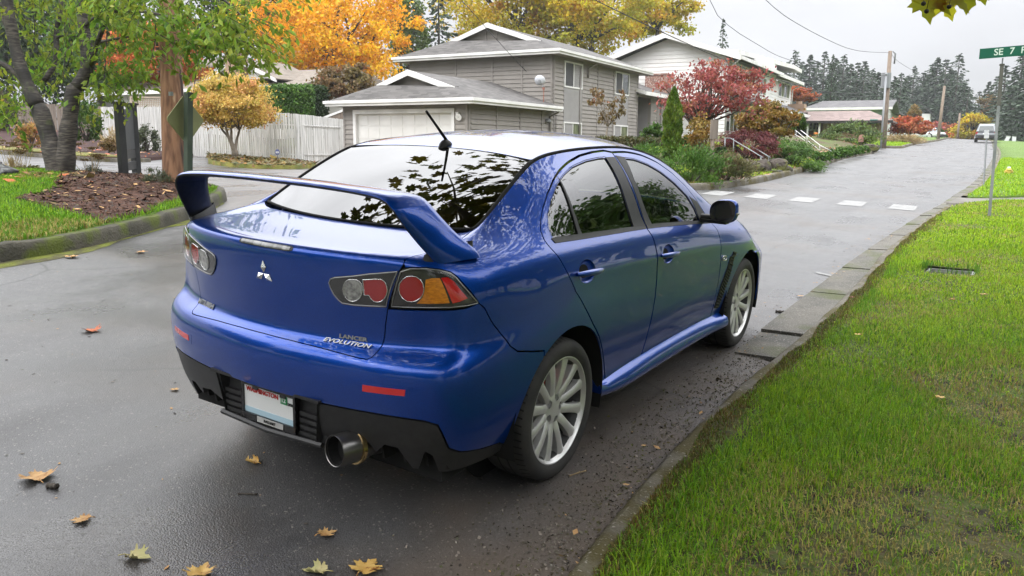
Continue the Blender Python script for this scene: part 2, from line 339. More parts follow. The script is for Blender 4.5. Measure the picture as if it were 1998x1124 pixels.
# right-hand lawns and the path between them
def gline(y): return at_y(GUT, y) + .125
LA = [(gline(y), y) for y in np.arange(-12, 16.7, .3)] + [(1.36, 16.8), (1.6, 17.2), (2.5, 18.5), (5.5, 23.2), (10, 27), (45, 34), (45, -12)]
def lawn_bump(x, y): return .05 * ss(0, 1.2, x - 1.35) + .018 * np.sin(x * 2.1 + .7 * y) * np.sin(y * 1.7) + .03 * ss(.5, 4, x - 1.4)
meter_hole = [(1.69, 7.66), (2.16, 7.66), (2.16, 8.07), (1.69, 8.07)]
V_ = None
def lawn_near():
    poly = resample(LA, .5); xs, ys_ = np.meshgrid(np.arange(1.3, 9, .14), np.arange(-3, 20, .14), indexing='ij')
    x2, y2 = np.meshgrid(np.arange(9, 45, 1.), np.arange(-12, 34, 1.), indexing='ij'); pts = np.r_[np.c_[xs.ravel(), ys_.ravel()], np.c_[x2.ravel(), y2.ravel()]]
    V, F = cdt(poly, [resample(meter_hole, .1)], pts, .05); z = g(V[:, 0], V[:, 1]) + .055 + lawn_bump(V[:, 0], V[:, 1]) * ss(0, .15, V[:, 0] - np.array([gline(a) for a in V[:, 1]]))
    tag(mesh_np('lawn', np.c_[V, z], F, MATS['soil'], smooth=True), kind='structure')
lawn_near()
LB = [(gline(y), y) for y in np.arange(150, 18.7, -.8)] + [(1.5, 18.6), (2.48, 20.0), (5.2, 24.8), (9.8, 28.8), (45, 36), (60, 150)]
sheet('lawn', LB, .07, 'turf', 1.0, lambda x, y: .04 * ss(0, 3, x - 1.4))
sheet('path', [(1.15, 16.75), (1.36, 16.8), (1.6, 17.2), (2.5, 18.5), (5.5, 23.2), (10, 27), (45, 34), (45, 36), (9.8, 28.8), (5.2, 24.8), (2.48, 20.0), (1.5, 18.6), (1.25, 18.55)], .045, 'walk', .6)
# left island with kerb
ISL = smooth_line([(-4.9, -14), (-5.2, -3), (-5.4, 0), (-5.57, 1.7), (-5.86, 2.88), (-6.78, 4.64), (-7.7, 5.8), (-8.5, 6.6), (-9.6, 7.0), (-10.9, 6.9), (-12.2, 6.65), (-14.6, 6.0), (-20, 5.0), (-45, 3.5)], .3)
kerb('kerb', ISL, .15, .17, 'kerb_mossy', 1, .04)
def inset(line, d):
    q = np.asarray(line); t = np.gradient(q, axis=0); t /= np.linalg.norm(t, axis=1)[:, None]; return q + np.c_[-t[:, 1], t[:, 0]] * d
def island_bump(x, y):
    return .13 * np.exp(-((x + 10.6) ** 2 / 6 + (y - 5.0) ** 2 / 2.2)) + .10 * ss(0, 1.5, -5.7 - x) * ss(4.5, 2, y)
ISLI = inset(ISL, .15)
sheet('island_lawn', list(ISLI) + [(-45, -14)], .165, 'turf', .5, island_bump)
MUL = np.array([hit(p, q, .25)[:2] for p, q in ((258, 434), (196, 421), (84, 402), (30, 388), (60, 378), (96, 371))])
MUL = np.r_[MUL, [(-12.3, 6.3), (-11.0, 6.65), (-9.6, 6.75), (-8.62, 6.4), (-8.0, 5.75), (-7.25, 4.75), (-7.0, 4.3)]]
MUL = smooth_line(MUL, .2, True); _in = in_poly(MUL, np.array(list(inset(ISL, .19)) + [(-45, -14)])); _e = inset(ISL, .20)
for _i in np.where(~_in)[0]: MUL[_i] = _e[((_e - MUL[_i]) ** 2).sum(1).argmin()]
sheet('mulch_bed', MUL, .195, 'mulch', .25, lambda x, y: island_bump(x, y) + rng.normal(0, .008, np.shape(x)), step=.2, skirt=.06)
_r2 = np.random.default_rng(61); _ml = np.array([p for p in ISL if p[1] > .2 and p[0] > -8]); _t = np.gradient(_ml, axis=0); _t /= np.linalg.norm(_t, axis=1)[:, None]; _n = np.c_[_t[:, 1], -_t[:, 0]]
_w = .05 + .13 * np.abs(np.sin(np.arange(len(_ml)) * .37) * np.sin(np.arange(len(_ml)) * .11 + 1)) + .03 * _r2.random(len(_ml)); _w *= (np.sin(np.arange(len(_ml)) * .21 + .6) + .6 * np.sin(np.arange(len(_ml)) * .53) > .15); _w += .012; mb = MB(); mb.grid([[(*(p - n * .02), gz(*p) + .012), (*(p + n * w * .6), gz(*(p + n * w * .6)) + .010), (*(p + n * w), gz(*(p + n * w)) + .003)] for p, n, w in zip(_ml, _n, _w)])
pm('moss_lime', (.11, .125, .012), .95, (.055, .05, .022), 5, bump=.8, bscale=50, bdist=.01); tag(mb.build('moss', MATS['moss_lime'], smooth=True), kind='stuff')
# far side of the side street
FK = smooth_line([(-45, 9.4), (-30, 10.1), (-24.3, 10.65), (-21.2, 11.2), (-20.2, 11.9), (-20.4, 13)], .4)
kerb('kerb', FK[::-1], .16, .11, 'kerb_grey', 1, step=.6)
sheet('red_bark_bed', list(inset(FK, .15)) + [(-22.3, 15.2), (-24, 17.3), (-29.5, 17.4), (-45, 18)], .11, 'red_mulch', .8, lambda x, y: .5 * ss(-27, -32, x) * ss(12, 16, y))
sheet('verge', [(-29, 10.5), (-24.3, 10.95), (-21.3, 11.5), (-20.6, 12.2), (-20.8, 13.0), (-22.5, 12.9), (-29, 11.9)], .13, 'verge', .5, lambda x, y: .5 * ss(-27, -32, x) * ss(12, 16, y))
VB = smooth_line([(-19.7, 14.7), (-18.6, 14.2), (-17.4, 14.1), (-16.75, 14.8), (-16.9, 16.2), (-18.2, 17.9), (-20.3, 18.9)], .4)
kerb('kerb', VB[:-6][::-1], .15, .11, 'kerb_grey', -1, step=.5)
sheet('verge', list(VB) + [(-25.5, 19.0), (-22.5, 16.8)], .12, 'verge', .5)
sheet('driveway', [(-16.2, 22.9), (-15.0, 15.9), (-16.6, 16.6), (-18.2, 18.1), (-20.5, 19.4), (-21.3, 22.6)], .012, 'drive', .8)
# front yards along the left of the road
YK = smooth_line([(-15.0, 15.9), (-9, 15.5), (-5.6, 15.0), (-4.3, 14.75), (-3.6, 15.15), (-3.3, 16.2), (-3.2, 19.6), (-3.6, 27.5), (-4.2, 35), (-4.35, 43.5), (-4.9, 46.2), (-7, 47.3), (-12, 48)], .4)
kerb('kerb', YK, .16, .14, 'kerb_grey', 1, step=.5)
def yard_bump(x, y): return .45 * ss(5.2, 12, -x) * ss(20, 34, y) + .35 * ss(4.2, 7, -x) * ss(15, 18, y) * ss(15.5, 12, -x) + .06 * np.sin(x * 1.9) * np.sin(y * 1.3)
sheet('yard', list(inset(YK, .15)) + [(-40, 50), (-45, 23.2), (-16.0, 22.9)], .12, 'yard', .7, yard_bump)
LK = smooth_line([(-14, 53.2), (-7, 53.1), (-5.2, 53.4), (-4.5, 54.6), (-4.6, 58), (-5.0, 67.4), (-5.1, 85), (-6.2, 110), (-9, 150)], .8)
kerb('kerb', LK, .16, .15, 'kerb_grey', 1, step=1)
sheet('lawn', list(inset(LK, .15)) + [(-60, 150), (-60, 55)], .13, 'turf', 1.2)
def yz(x, y): return gz(x, y) + .12 + float(yard_bump(x, y))
# crosswalk bars and stray paint
for cx, cy in ((.52, 15.45), (-.4, 15.33), (-1.3, 15.2), (-2.16, 15.08), (-3.02, 14.9)):
    mb = MB(); q = [(cx - .22, cy - .54), (cx + .25, cy - .54), (cx + .20, cy + .52), (cx - .25, cy + .50)]
    mb.quad(*[(a, b_, gz(a, b_) + .006) for a, b_ in q]); tag(mb.build('crosswalk_bar', MATS['paint_white']), kind='structure')
mb = MB(); q = [hit(1592, 531)[:2], hit(1626, 538)[:2], hit(1625, 541)[:2], hit(1592, 534)[:2]]
mb.quad(*[(a, b_, gz(a, b_) + .006) for a, b_ in q]); tag(mb.build('road_marking', MATS['paint_white']), kind='structure')
# ---------------------------------------------------------------- houses
D1 = ray(1881, 284) * [1, 1, 0]; D1 /= np.linalg.norm(D1); D2 = np.array([-D1[1], D1[0], 0])
pm('siding_grey', (.285, .262, .238), .75, (.25, .23, .208), 1.2, bump=.15, bscale=30)
pm('trim_grey', (.25, .23, .21), .7)
pm('panel_grey', (.29, .28, .27), .75, (.26, .25, .245), 2)
pm('white_trim', (.78, .77, .75), .5, (.66, .65, .62), 1.5)
pm('siding_white', (.78, .775, .75), .65, (.72, .71, .68), .8)
pm('garage_white', (.72, .71, .68), .6, (.66, .65, .62), 1)
pm('fascia_dark', (.025, .023, .022), .9)  # even near-black colour of the ranch house fascia
pm('door_dark', (.055, .045, .042), .6)
pm('brick', (.30, .17, .13), .9, (.19, .105, .085), 6, layers=(((.42, .36, .32), 11, .55, .6),), bump=.4, bscale=25)
pm('tan_stucco', (.36, .25, .17), .9, (.30, .205, .14), 1.5)
pm('tan_wood', (.30, .205, .125), .85, (.24, .16, .10), 1.4, stretch=(6, 6, .5))
pm('blue_siding', (.36, .42, .50), .75, (.32, .38, .45), 1)
pm('off_white', (.60, .60, .58), .75, (.52, .52, .51), 1)
pm('galv', (.26, .27, .28), .5, metallic=.4)
pm('dish_grey', (.62, .64, .68), .5)
pm('rust', (.30, .13, .09), .9)
def roofing(name, c1_, c2_, pitch=.15, bumps=.6):
    m, N, L = node_tree(name); b = N['Principled BSDF']; t = N.new('ShaderNodeTexCoord'); sp = N.new('ShaderNodeSeparateXYZ'); L.new(t.outputs['Object'], sp.inputs[0])
    def mth(op, a, bb=0.):
        x = N.new('ShaderNodeMath'); x.operation = op
        for i, q in enumerate((a, bb)): L.new(q, x.inputs[i]) if not isinstance(q, (int, float)) else setattr(x.inputs[i], 'default_value', q)
        return x.outputs[0]
    course = mth('DIVIDE', sp.outputs['Z'], pitch * .42); row = mth('FLOOR', course); fr = mth('FRACT', course)
    cx = N.new('ShaderNodeCombineXYZ'); L.new(mth('FLOOR', mth('ADD', mth('MULTIPLY', sp.outputs['X'], 3.1), mth('MULTIPLY', row, .37))), cx.inputs[0]); L.new(mth('FLOOR', mth('ADD', mth('MULTIPLY', sp.outputs['Y'], 3.1), mth('MULTIPLY', row, .61))), cx.inputs[1]); L.new(row, cx.inputs[2])
    w = N.new('ShaderNodeTexWhiteNoise'); L.new(cx.outputs[0], w.inputs['Vector'])
    n = N.new('ShaderNodeTexNoise'); n.inputs['Scale'].default_value = .8; n.inputs['Detail'].default_value = 6; L.new(t.outputs['Object'], n.inputs['Vector'])
    f = mth('ADD', mth('MULTIPLY', w.outputs['Value'], .75), mth('MULTIPLY', n.outputs['Fac'], .5))
    x = N.new('ShaderNodeMix'); x.data_type = 'RGBA'; L.new(f, x.inputs['Factor']); x.inputs['A'].default_value = (*c1_, 1); x.inputs['B'].default_value = (*c2_, 1); L.new(x.outputs['Result'], b.inputs['Base Color'])
    b.inputs['Roughness'].default_value = .85; bp = N.new('ShaderNodeBump'); bp.inputs['Strength'].default_value = bumps; bp.inputs['Distance'].default_value = .03
    L.new(mth('ADD', fr, mth('MULTIPLY', w.outputs['Value'], .5)), bp.inputs['Height']); L.new(bp.outputs[0], b.inputs['Normal']); return m
roofing('shingle', (.045, .042, .040), (.120, .113, .107)); roofing('shingle_tan', (.125, .105, .082), (.20, .17, .14)); roofing('shingle_dark', (.055, .055, .06), (.13, .125, .125)); roofing('tile_brown', (.13, .095, .085), (.24, .18, .165), .35, 1.)
def win_glass():
    m, N, L = node_tree('house_glass'); b = N['Principled BSDF']; b.inputs['Base Color'].default_value = (.02, .03, .026, 1); b.inputs['Roughness'].default_value = .04; b.inputs['IOR'].default_value = 1.9; return m
win_glass(); pm('blind', (.32, .31, .30), .8, (.22, .215, .21), 3, stretch=(1, 1, 26)); pm('screen', (.06, .06, .062), .7); pm('curtain_green', (.18, .2, .10), .8, (.06, .075, .04), 3, stretch=(5, 5, .6))
class House:
    """frame at a corner: a runs away along the street, b to the left, z up (absolute)"""
    def __init__(s, O, name, label, cat='house'):
        s.O = np.array([O[0], O[1], 0.]); s.z0 = gz(O[0], O[1]); s.root = thing(name, label, cat, (O[0], O[1], s.z0)); s.root.matrix_basis = Matrix(((D1[0], D2[0], 0, O[0]), (D1[1], D2[1], 0, O[1]), (0, 0, 1, s.z0), (0, 0, 0, 1)))
    def front(s, px, py, a=0.):
        r = ray(px, py); P = CAM + r * ((a - (CAM - s.O) @ D1) / (r @ D1)); return float((P - s.O) @ D2), float(P[2] - s.z0)
    def side(s, px, py, b=0.):
        r = ray(px, py); P = CAM + r * ((b - (CAM - s.O) @ D2) / (r @ D2)); return float((P - s.O) @ D1), float(P[2] - s.z0)
    def part(s, name, mb, mat, parent=None, **k): return mb.build(name, MATS[mat], parent or s.root, **k)
    # walls: 'f' faces the camera (plane a), 's' faces the street (plane b)
    def P(s, pl, c, t, z, out=0.): return (c - out, t, z) if pl == 'f' else (t, c - out, z)
    def siding(s, pl, c, t0, t1, z0, z1, mat, pitch=.19, name='wall', top=None, thick=.14):
        mb = MB(); mb.obox(s.P(pl, c, t0, z0, 0), *[Vector(s.P(pl, thick if i == 0 else 0, (t1 - t0) if i == 1 else 0, (z1 - z0) if i == 2 else 0)) for i in range(3)])
        n = int(math.ceil((z1 - z0) / pitch))
        for k in range(n):
            a, b = z0 + k * pitch, min(z0 + (k + 1) * pitch, z1)
            l0, r0, l1, r1 = t0, t1, t0, t1
            p = [s.P(pl, c, l0, a, .040), s.P(pl, c, r0, a, .040), s.P(pl, c, r1, b, .006), s.P(pl, c, l1, b, .006)]
            q = [s.P(pl, c, l0, a, .0), s.P(pl, c, r0, a, .0)]
            mb.add(p, [(0, 1, 2, 3)]); mb.add([q[0], q[1], p[1], p[0]], [(0, 1, 2, 3)])
        return s.part(name, mb, mat)
    def bar(s, mb, pl, c, t0, t1, z0, z1, out=.05, back=0.): 
        mb.obox(s.P(pl, c, t0, z0, -back), s.P(pl, -(out + back) if 1 else 0, 0, 0), s.P(pl, 0, t1 - t0, 0), s.P(pl, 0, 0, z1 - z0)); return mb
    def window(s, pl, c, t0, t1, z0, z1, panes=2, fw=.07, out=.075, left='screen', right='house_glass', frame='white_trim', mats=None):
        mb = MB(); 
        for q in ((t0, t1, z0, z0 + fw), (t0, t1, z1 - fw, z1), (t0, t0 + fw, z0 + fw, z1 - fw), (t1 - fw, t1, z0 + fw, z1 - fw)): s.bar(mb, pl, c, *q, out)
        w = (t1 - t0 - fw) / panes
        for k in range(1, panes): s.bar(mb, pl, c, t0 + k * w + fw * .1, t0 + k * w + fw * .9, z0 + fw, z1 - fw, out - .01)
        f = s.part('window', mb, frame)
        for k in range(panes):
            a, b = t0 + k * w + fw, t0 + (k + 1) * w; mm = (mats[k] if mats else (left if k == 0 else right)); m2 = MB()
            s.bar(m2, pl, c, a - .01, b + .01, z0 + fw - .01, z1 - fw + .01, .042); s.part('pane', m2, mm, f)
            if mm == 'house_glass':
                m3 = MB()
        return f
    def battens(s, pl, c, ts, z0, z1, mat, w=.09, out=.05):
        for t in ts: mb = MB(); s.bar(mb, pl, c, t - w / 2, t + w / 2, z0, z1, out); s.part('batten', mb, mat)
def tpoly(mb, pts, thick):
    """roof plane with thickness: polygon pushed down"""
    mb.prism(pts, (0, 0, -thick)); return mb
def hip_gable_roof(h, a0, a1, b0, b1, ze, zr, bc, hip, gab_b, gab_z, mat, over=.45, fas=.2, a_end=None, name='roof', vent=False, gmat='siding_grey'):
    """eaves at ze around a0..a1 x b0..b1, ridge along a at (bc, zr); front hip cut by a small gable whose base runs gab_b at gab_z"""
    A0, A1, B0, B1 = a0 - over, a1 + (over if a_end is None else 0), b0 - over, b1 + over
    mb = MB(); th = .05
    gl, gr = gab_b; ag = A0 + hip
    def zb(b): return ze + (zr - ze) * ((b - B0) / (bc - B0) if b <= bc else (B1 - b) / (B1 - bc))
    # side planes
    ar = ag - .35
    tpoly(mb, [(A0, B0, ze), (A1, B0, ze), (A1, bc, zr), (ar, bc, zr), (ar, gr, zb(gr)), ], th)
    tpoly(mb, [(A0, B1, ze), (ar, gl, zb(gl)), (ar, bc, zr), (A1, bc, zr), (A1, B1, ze)], th)
    # front skirt
    tpoly(mb, [(A0, B0, ze), (ar, gr, zb(gr) - .0), (ag + .15, gr, zb(gr) + .03), (ag + .15, gl, zb(gl) + .03), (ar, gl, zb(gl)), (A0, B1, ze)], th)
    rf = h.part(name, mb, mat)
    m2 = MB()  # gable wall
    m2.prism([(ag, gl, zb(gl)), (ag, gr, zb(gr)), (ag, bc, zr - .04)], (.1, 0, 0)); 
    for k in range(int((zr - zb(gr)) / .18)):
        z = zb(gr) + .08 + k * .18; w0 = gr + (bc - gr) * (z - zb(gr)) / (zr - zb(gr)); w1 = gl + (bc - gl) * (z - zb(gl)) / (zr - zb(gl))
        m2.obox((ag - .03, w0 + .08, z), (.03, 0, 0), (0, w1 - w0 - .16, 0), (0, 0, .02))
    if vent:
        m2.obox((ag - .05, bc - .32, zb(gr) + .12), (.05, 0, 0), (0, .06, 0), (0, 0, (zr - zb(gr)) * .72)); m2.obox((ag - .05, bc + .26, zb(gr) + .12), (.05, 0, 0), (0, .06, 0), (0, 0, (zr - zb(gr)) * .72))
    h.part('gable', m2, gmat)
    m3 = MB()  # white rake boards
    for bb in (gr, gl):
        d = np.array([0, bb - bc, zb(bb) - zr]); d = d * 1.06
        m3.prism([(ar - .03, bc, zr + .03), (ar - .03, bc + d[1], zr + .03 + d[2]), (ar - .03, bc + d[1], zr - .17 + d[2]), (ar - .03, bc, zr - .2)], (.05, 0, 0))
    h.part('rake_board', m3, 'white_trim')
    m4 = MB()  # fascia and gutter
    for o, ax, ay in (((A0 - .04, B0 - .04, ze - fas), (.06, 0, 0), (0, B1 - B0 + .08, 0)), ((A0 + .02, B0 - .04, ze - fas), (A1 - A0 - .02, 0, 0), (0, .06, 0)), ((A0 + .02, B1 - .02, ze - fas), (A1 - A0 - .02, 0, 0), (0, .06, 0))): m4.obox(o, ax, ay, (0, 0, fas + .02))
    for o, ax, ay in (((A0 - .10, B0 - .10, ze - .10), (.06, 0, 0), (0, B1 - B0 + .2, 0)), ((A0 - .04, B0 - .10, ze - .10), (A1 - A0, 0, 0), (0, .06, 0))): m4.obox(o, ax, ay, (0, 0, .11))
    h.part('fascia', m4, 'white_trim')
    m5 = MB(); m5.obox((A0 + .02, B0 + .02, ze - fas), (A1 - A0, 0, 0), (0, B1 - B0 - .04, 0), (0, 0, .02)); h.part('soffit', m5, 'trim_grey')
    return rf
# ---- grey split-level house with garage wing
G0 = atd(689.7, 215.8, 32.6); r_ = ray(913.6, 204.6); t_ = ((G0 - CAM) @ D1) / (r_ @ D1); GO = CAM + r_ * t_
h = House(GO, 'split_level_house', 'grey lap-sided split-level house with white double garage door and small front gables')
bw = h.front(669.8, 204)[0]; AM = 7.1; HG = 2.5; dL, dz_ = h.front(689.7, 215.8); dR = h.front(887.6, 215.8)[0]
h.siding('f', 0, dL + .02, bw, 0, HG, 'siding_grey'); h.siding('f', 0, 0, dR - .02, 0, HG, 'siding_grey'); h.siding('f', 0, dR - .02, dL + .02, dz_ + .0, HG, 'siding_grey')
h.siding('s', 0, .16, AM + .4, 0, HG, 'siding_grey'); h.siding('s', bw - .14, .16, AM, 0, HG, 'siding_grey')
h.battens('s', 0, [h.side(x, 225)[0] for x in (968, 1014, 1056)] + [.05], 0, HG, 'trim_grey'); h.battens('f', 0, [h.front(x, 205)[0] for x in (753, 820)], dz_ + .1, HG, 'trim_grey'); h.battens('f', 0, [.05, bw - .05], 0, HG, 'trim_grey')
mb = MB()
for q in ((dR, dL, dz_ - .14, dz_ + .02), (dR, dR + .14, 0, dz_ - .14), (dL - .14, dL, 0, dz_ - .14)): h.bar(mb, 'f', 0, *q, .06, .13)
h.part('door_frame', mb, 'white_trim')
mb = MB(); w = dL - dR - .28; mb.obox((.10, dR + .14, 0), (.04, 0, 0), (0, w, 0), (0, 0, dz_ - .14))
for r in range(4):
    for c in range(8):
        zz = .05 + r * (dz_ - .14) / 4; bb = dR + .14 + w * c / 8
        mb.obox((.085, bb + .06, zz + .04), (.015, 0, 0), (0, w / 8 - .12, 0), (0, 0, (dz_ - .14) / 4 - .10))
    if r: mb.obox((.092, dR + .14, .03 + r * (dz_ - .14) / 4), (.008, 0, 0), (0, w, 0), (0, 0, .015))
h.part('garage_door', mb, 'garage_white')
pk = h.front(806.6, 138.7, .9); gl = h.front(753.9, 172.4, .9); gr = h.front(889.8, 169.6, .9)
hip_gable_roof(h, 0, AM, 0, bw, HG + .12, pk[1], pk[0], 1.35, (gl[0] + .1, gr[0] - .05), gl[1], 'shingle', .48, .2, a_end=1)
for bb in (h.front(899, 225)[0],):
    mb = MB(); mb.lathe([(.03, 0), (.13, .10), (.13, .13), (0.02, .13)], 14, Matrix.Translation((-.05, bb, dz_ - .28)) @ Matrix.Rotation(R_(-110), 4, 'Y')); mb.box((-.05, bb + .1, dz_ - .2), (.12, .12, .14)); h.part('flood_lamp', mb, 'white_trim', smooth=True, angle=40)
mb = MB(); aL = h.side(1065, 230)[0]; mb.lathe([(.0, 0), (.14, .06), (.14, .16), (.06, .2), (0, .2)], 12, Matrix.Translation((aL, -.1, 1.9))); h.part('wall_lamp', mb, 'galv', smooth=True, angle=40)
# main block
zE = h.front(1087.7, 95, AM - .5)[1]; bm_ = h.front(806, 108, AM)[0] + .2; HE = zE - .18; AE = h.side(1245, 150)[0]
h.siding('f', AM, .0, bm_, HG - .3, HE, 'siding_grey'); h.siding('s', 0, AM + .16, AE, 0, HE, 'siding_grey'); mb = MB(); mb.obox((AE - .14, .15, 0), (.14, 0, 0), (0, bm_ - .3, 0), (0, 0, HE)); mb.obox((AM + .2, bm_ - .14, 0), (AE - AM - .2, 0, 0), (0, .14, 0), (0, 0, HE)); h.part('wall', mb, 'siding_grey')
h.battens('f', AM, [h.front(x, 150, AM)[0] for x in (890, 961, 1019)] + [.06], HG, HE, 'trim_grey'); h.battens('s', 0, [h.side(x, 150)[0] for x in (1135, 1166, 1197, 1226)] + [AM + .10, AE - .05], 0, HE, 'trim_grey')
for (x0, x1, yt, yb, xl0, xl1, yl) in ((1099.7, 1135.0, 118.0, 170, 1096.4, 1130.5, 237.3), (1199.5, 1226.5, 138.5, 184, 1196.8, 1222.5, 243.4)):
    a0_, a1_ = h.side(x0, 140)[0], h.side(x1, 140)[0]; zt = h.side(x0, yt)[1]; zb_ = h.side(x0, yb)[1]
    h.window('s', 0, a0_, a1_, zb_, zt, 2, mats=['screen', 'blind' if x0 < 1150 else 'house_glass'])
    zl = h.side(xl0, yl)[1]; h.window('s', 0, a0_, a1_, zl - 1.25, zl, 2, mats=['panel_grey', 'curtain_green'])
    mb = MB(); h.bar(mb, 's', 0, a0_, a1_, zl, zb_, .045); h.part('wall_panel', mb, 'panel_grey')
pk = h.front(959.5, 47.6, AM + 1.2); gl = h.front(891.8, 87.4, AM + 1.2); gr = h.front(1052.7, 77.5, AM + 1.2)
hip_gable_roof(h, AM, AE + .3, 0, bm_, zE, pk[1], pk[0], 1.7, (gl[0] + .1, gr[0] - .1), gl[1], 'shingle', .55, .2, vent=True)
mb = MB(); aD = h.side(1146, 110)[0]
mb.tube([(aD + .35, -.48, zE - .14), (aD + .1, -.40, zE - .3), (aD, -.10, zE - .45), (aD, -.07, zE - .9)],   .05, 8); h.part('downspout', mb, 'trim_grey', smooth=True); mb = MB(); mb.tube([(aD - .9, -.07, zE - .5), (aD - .9, -.07, .5)], .045, 8)
h.part('downspout', mb, 'trim_grey', smooth=True)
mb = MB(); a2 = AM - .2; mb.tube([(a2, -.47, HG + .02), (a2, -.38, HG - .12), (a2 - .15, -.08, HG - .3), (a2 - .15, -.07, 0)], .05, 8); h.part('downspout', mb, 'trim_grey', smooth=True)
# entry wing
AW = h.side(1348, 240)[0]; zw = h.side(1252, 183)[1] - .05; d0, d1_ = h.side(1244.5, 230)[0], h.side(1268, 230)[0]
h.siding('s', 0, d1_, AW, 0, zw, 'siding_grey'); h.battens('s', 0, [d1_ + .05, h.side(1281, 230)[0], h.side(1345, 230)[0]], 0, zw, 'trim_grey')
mb = MB(); mb.obox((AE, .9, 0), (d1_ - AE + .1, 0, 0), (0, .1, 0), (0, 0, zw)); mb.obox((d1_, .14, 0), (.1, 0, 0), (0, .8, 0), (0, 0, zw)); h.part('wall', mb, 'panel_grey')
mb = MB(); mb.obox((AE + .35, .84, .2), (1.0, 0, 0), (0, .06, 0), (0, 0, 2.1)); h.part('door', mb, 'door_dark')
mb = MB(); mb.obox((AW - .14, .14, 0), (.14, 0, 0), (0, 6, 0), (0, 0, zw)); mb.obox((AE, .0, zw - .12), (d1_ - AE, 0, 0), (0, .1, 0), (0, 0, .12)); h.part('wall', mb, 'siding_grey')
mb = MB(); tpoly(mb, [(AE - .25, -.55, zw + .12), (AW + .5, -.55, zw + .12), (AW + .5, 4.5, zw + 1.75), (AE - .25, 4.5, zw + 1.75)], .06); h.part('roof', mb, 'shingle')
mb = MB(); mb.obox((AE - .28, -.62, zw - .08), (AW - AE + .8, 0, 0), (0, .07, 0), (0, 0, .2)); mb.obox((AE - .3, -.55, zw - .06), (.06, 0, 0), (0, 4.5, 1.45), (0, 0, .2)); h.part('fascia', mb, 'white_trim')
mb = MB(); ax_ = h.side(1288, 200)[0]; mb.tube([(ax_ + 1.1, -.55, zw), (ax_ + .9, -.4, zw - .2), (ax_, -.1, zw - .42), (ax_, -.07, .1)], .05, 8); h.part('downspout', mb, 'trim_grey', smooth=True)
w0, w1 = h.side(1322, 240)[0], h.side(1339.5, 240)[0]; h.window('s', 0, w0, w1, h.side(1325, 258)[1], h.side(1325, 212)[1], 2, mats=['house_glass', 'screen'])
grey_house = h
# satellite dish on a short mast on the garage roof
dd = h.front(1061, 172, 6.5)
P0 = np.array([GO[0], GO[1], 0]) + D1 * 6.5 + D2 * dd[0]; zz = h.z0 + dd[1] - .50
t = thing('satellite_dish', 'grey satellite dish on rusty mast above the garage roof', 'satellite dish', (P0[0], P0[1], zz))
mb = MB(); mb.tube([(0, 0, -.35), (0, 0, .75)], .035, 8); mb.box((0, -.05, .78), (.14, .12, .16)); mb.build('mast', MATS['rust'], t)
Md = Matrix.Translation((-.28, -.1, 1.32)) @ Matrix.Rotation(R_(20), 4, 'Z') @ Matrix.Rotation(R_(-62), 4, 'X')
mb = MB(); mb.lathe([(0.001, -.10), (.16, -.08), (.30, -.02), (.385, .06), (.39, .07), (.30, 0.0), (.16, -.06), (0.001, -.08)], 24, Md); mb.build('reflector', MATS['dish_grey'], t, smooth=True, angle=60)
mb = MB(); mb.tube([(0, 0, .75), (-.12, 0, 1.0), (-.26, .0, 1.22)], .025, 6); mb.tube([(-.12, -.02, 1.0), (.05, -.65, 1.25)], .018, 6); mb.box((.05, -.68, 1.27), (.1, .14, .1)); mb.build('arm', MATS['galv'], t); t.scale = (.62, .62, .62)
# ---- white two-storey house
WO = atd(1413, 265, 50.); h = House(WO, 'white_house', 'large white two-storey house with long low gable, brick chimney and narrow tall windows')
h.z0 = WO[2] - .25; h.root.matrix_basis[2][3] = h.z0
e1 = h.side(1430, 101, -.7); ze = e1[1] - .15; pk = h.front(1306, 70, 0); el = h.front(1195, 110, 0); zt = ze - .1
BL = el[0] - .5
mb = MB(); mb.prism([(.0, 0, 0), (0, BL, 0), (0, BL, el[1] - .3), (0, pk[0], pk[1] - .15), (0, 0, ze)], (.15, 0, 0))
n = int(pk[1] / .24)
def gab(z): 
    r = 0 if z < ze else (z - ze) / (pk[1] - .2 - ze) * pk[0]; zl = el[1] - .35
    l = BL if z < zl else BL + (z - zl) / (pk[1] - .2 - zl) * (pk[0] - BL); return r, l
for k in range(n):
    z = k * .24; r, l = gab(z + .2)
    if l - r > .3: mb.add([(-.042, r, z), (-.042, l, z), (-.006, l, z + .24), (-.006, r, z + .24), (0, r, z), (0, l, z)], [(0, 1, 2, 3), (4, 5, 1, 0)])
h.part('wall', mb, 'siding_white')
A1 = h.side(1503, 140)[0]; A2 = h.side(1548, 180)[0]; HW = ze - .1
h.siding('s', 0, .18, A1, 0, HW, 'siding_white', .24); zr2 = h.side(1530, 147, -.6)[1]
h.siding('s', 0.2, A1, A2, 0, zr2 - .25, 'siding_white', .24)
mb = MB(); mb.obox((A2 - .15, .2, 0), (.15, 0, 0), (0, 9, 0), (0, 0, zr2 - .3)); h.part('wall', mb, 'siding_white')
th = .12; mb = MB()
tpoly(mb, [(-.8, -.9, ze + .02), (A1 + .3, -.9, ze + .02), (A1 + .3, pk[0], pk[1] + .1), (-.8, pk[0], pk[1] + .1)], th); tpoly(mb, [(-.8, pk[0], pk[1] + .1), (A1 + .3, pk[0], pk[1] + .1), (A1 + .3, BL + .9, el[1] - .3), (-.8, BL + .9, el[1] - .3)], th); h.part('roof', mb, 'shingle_dark')
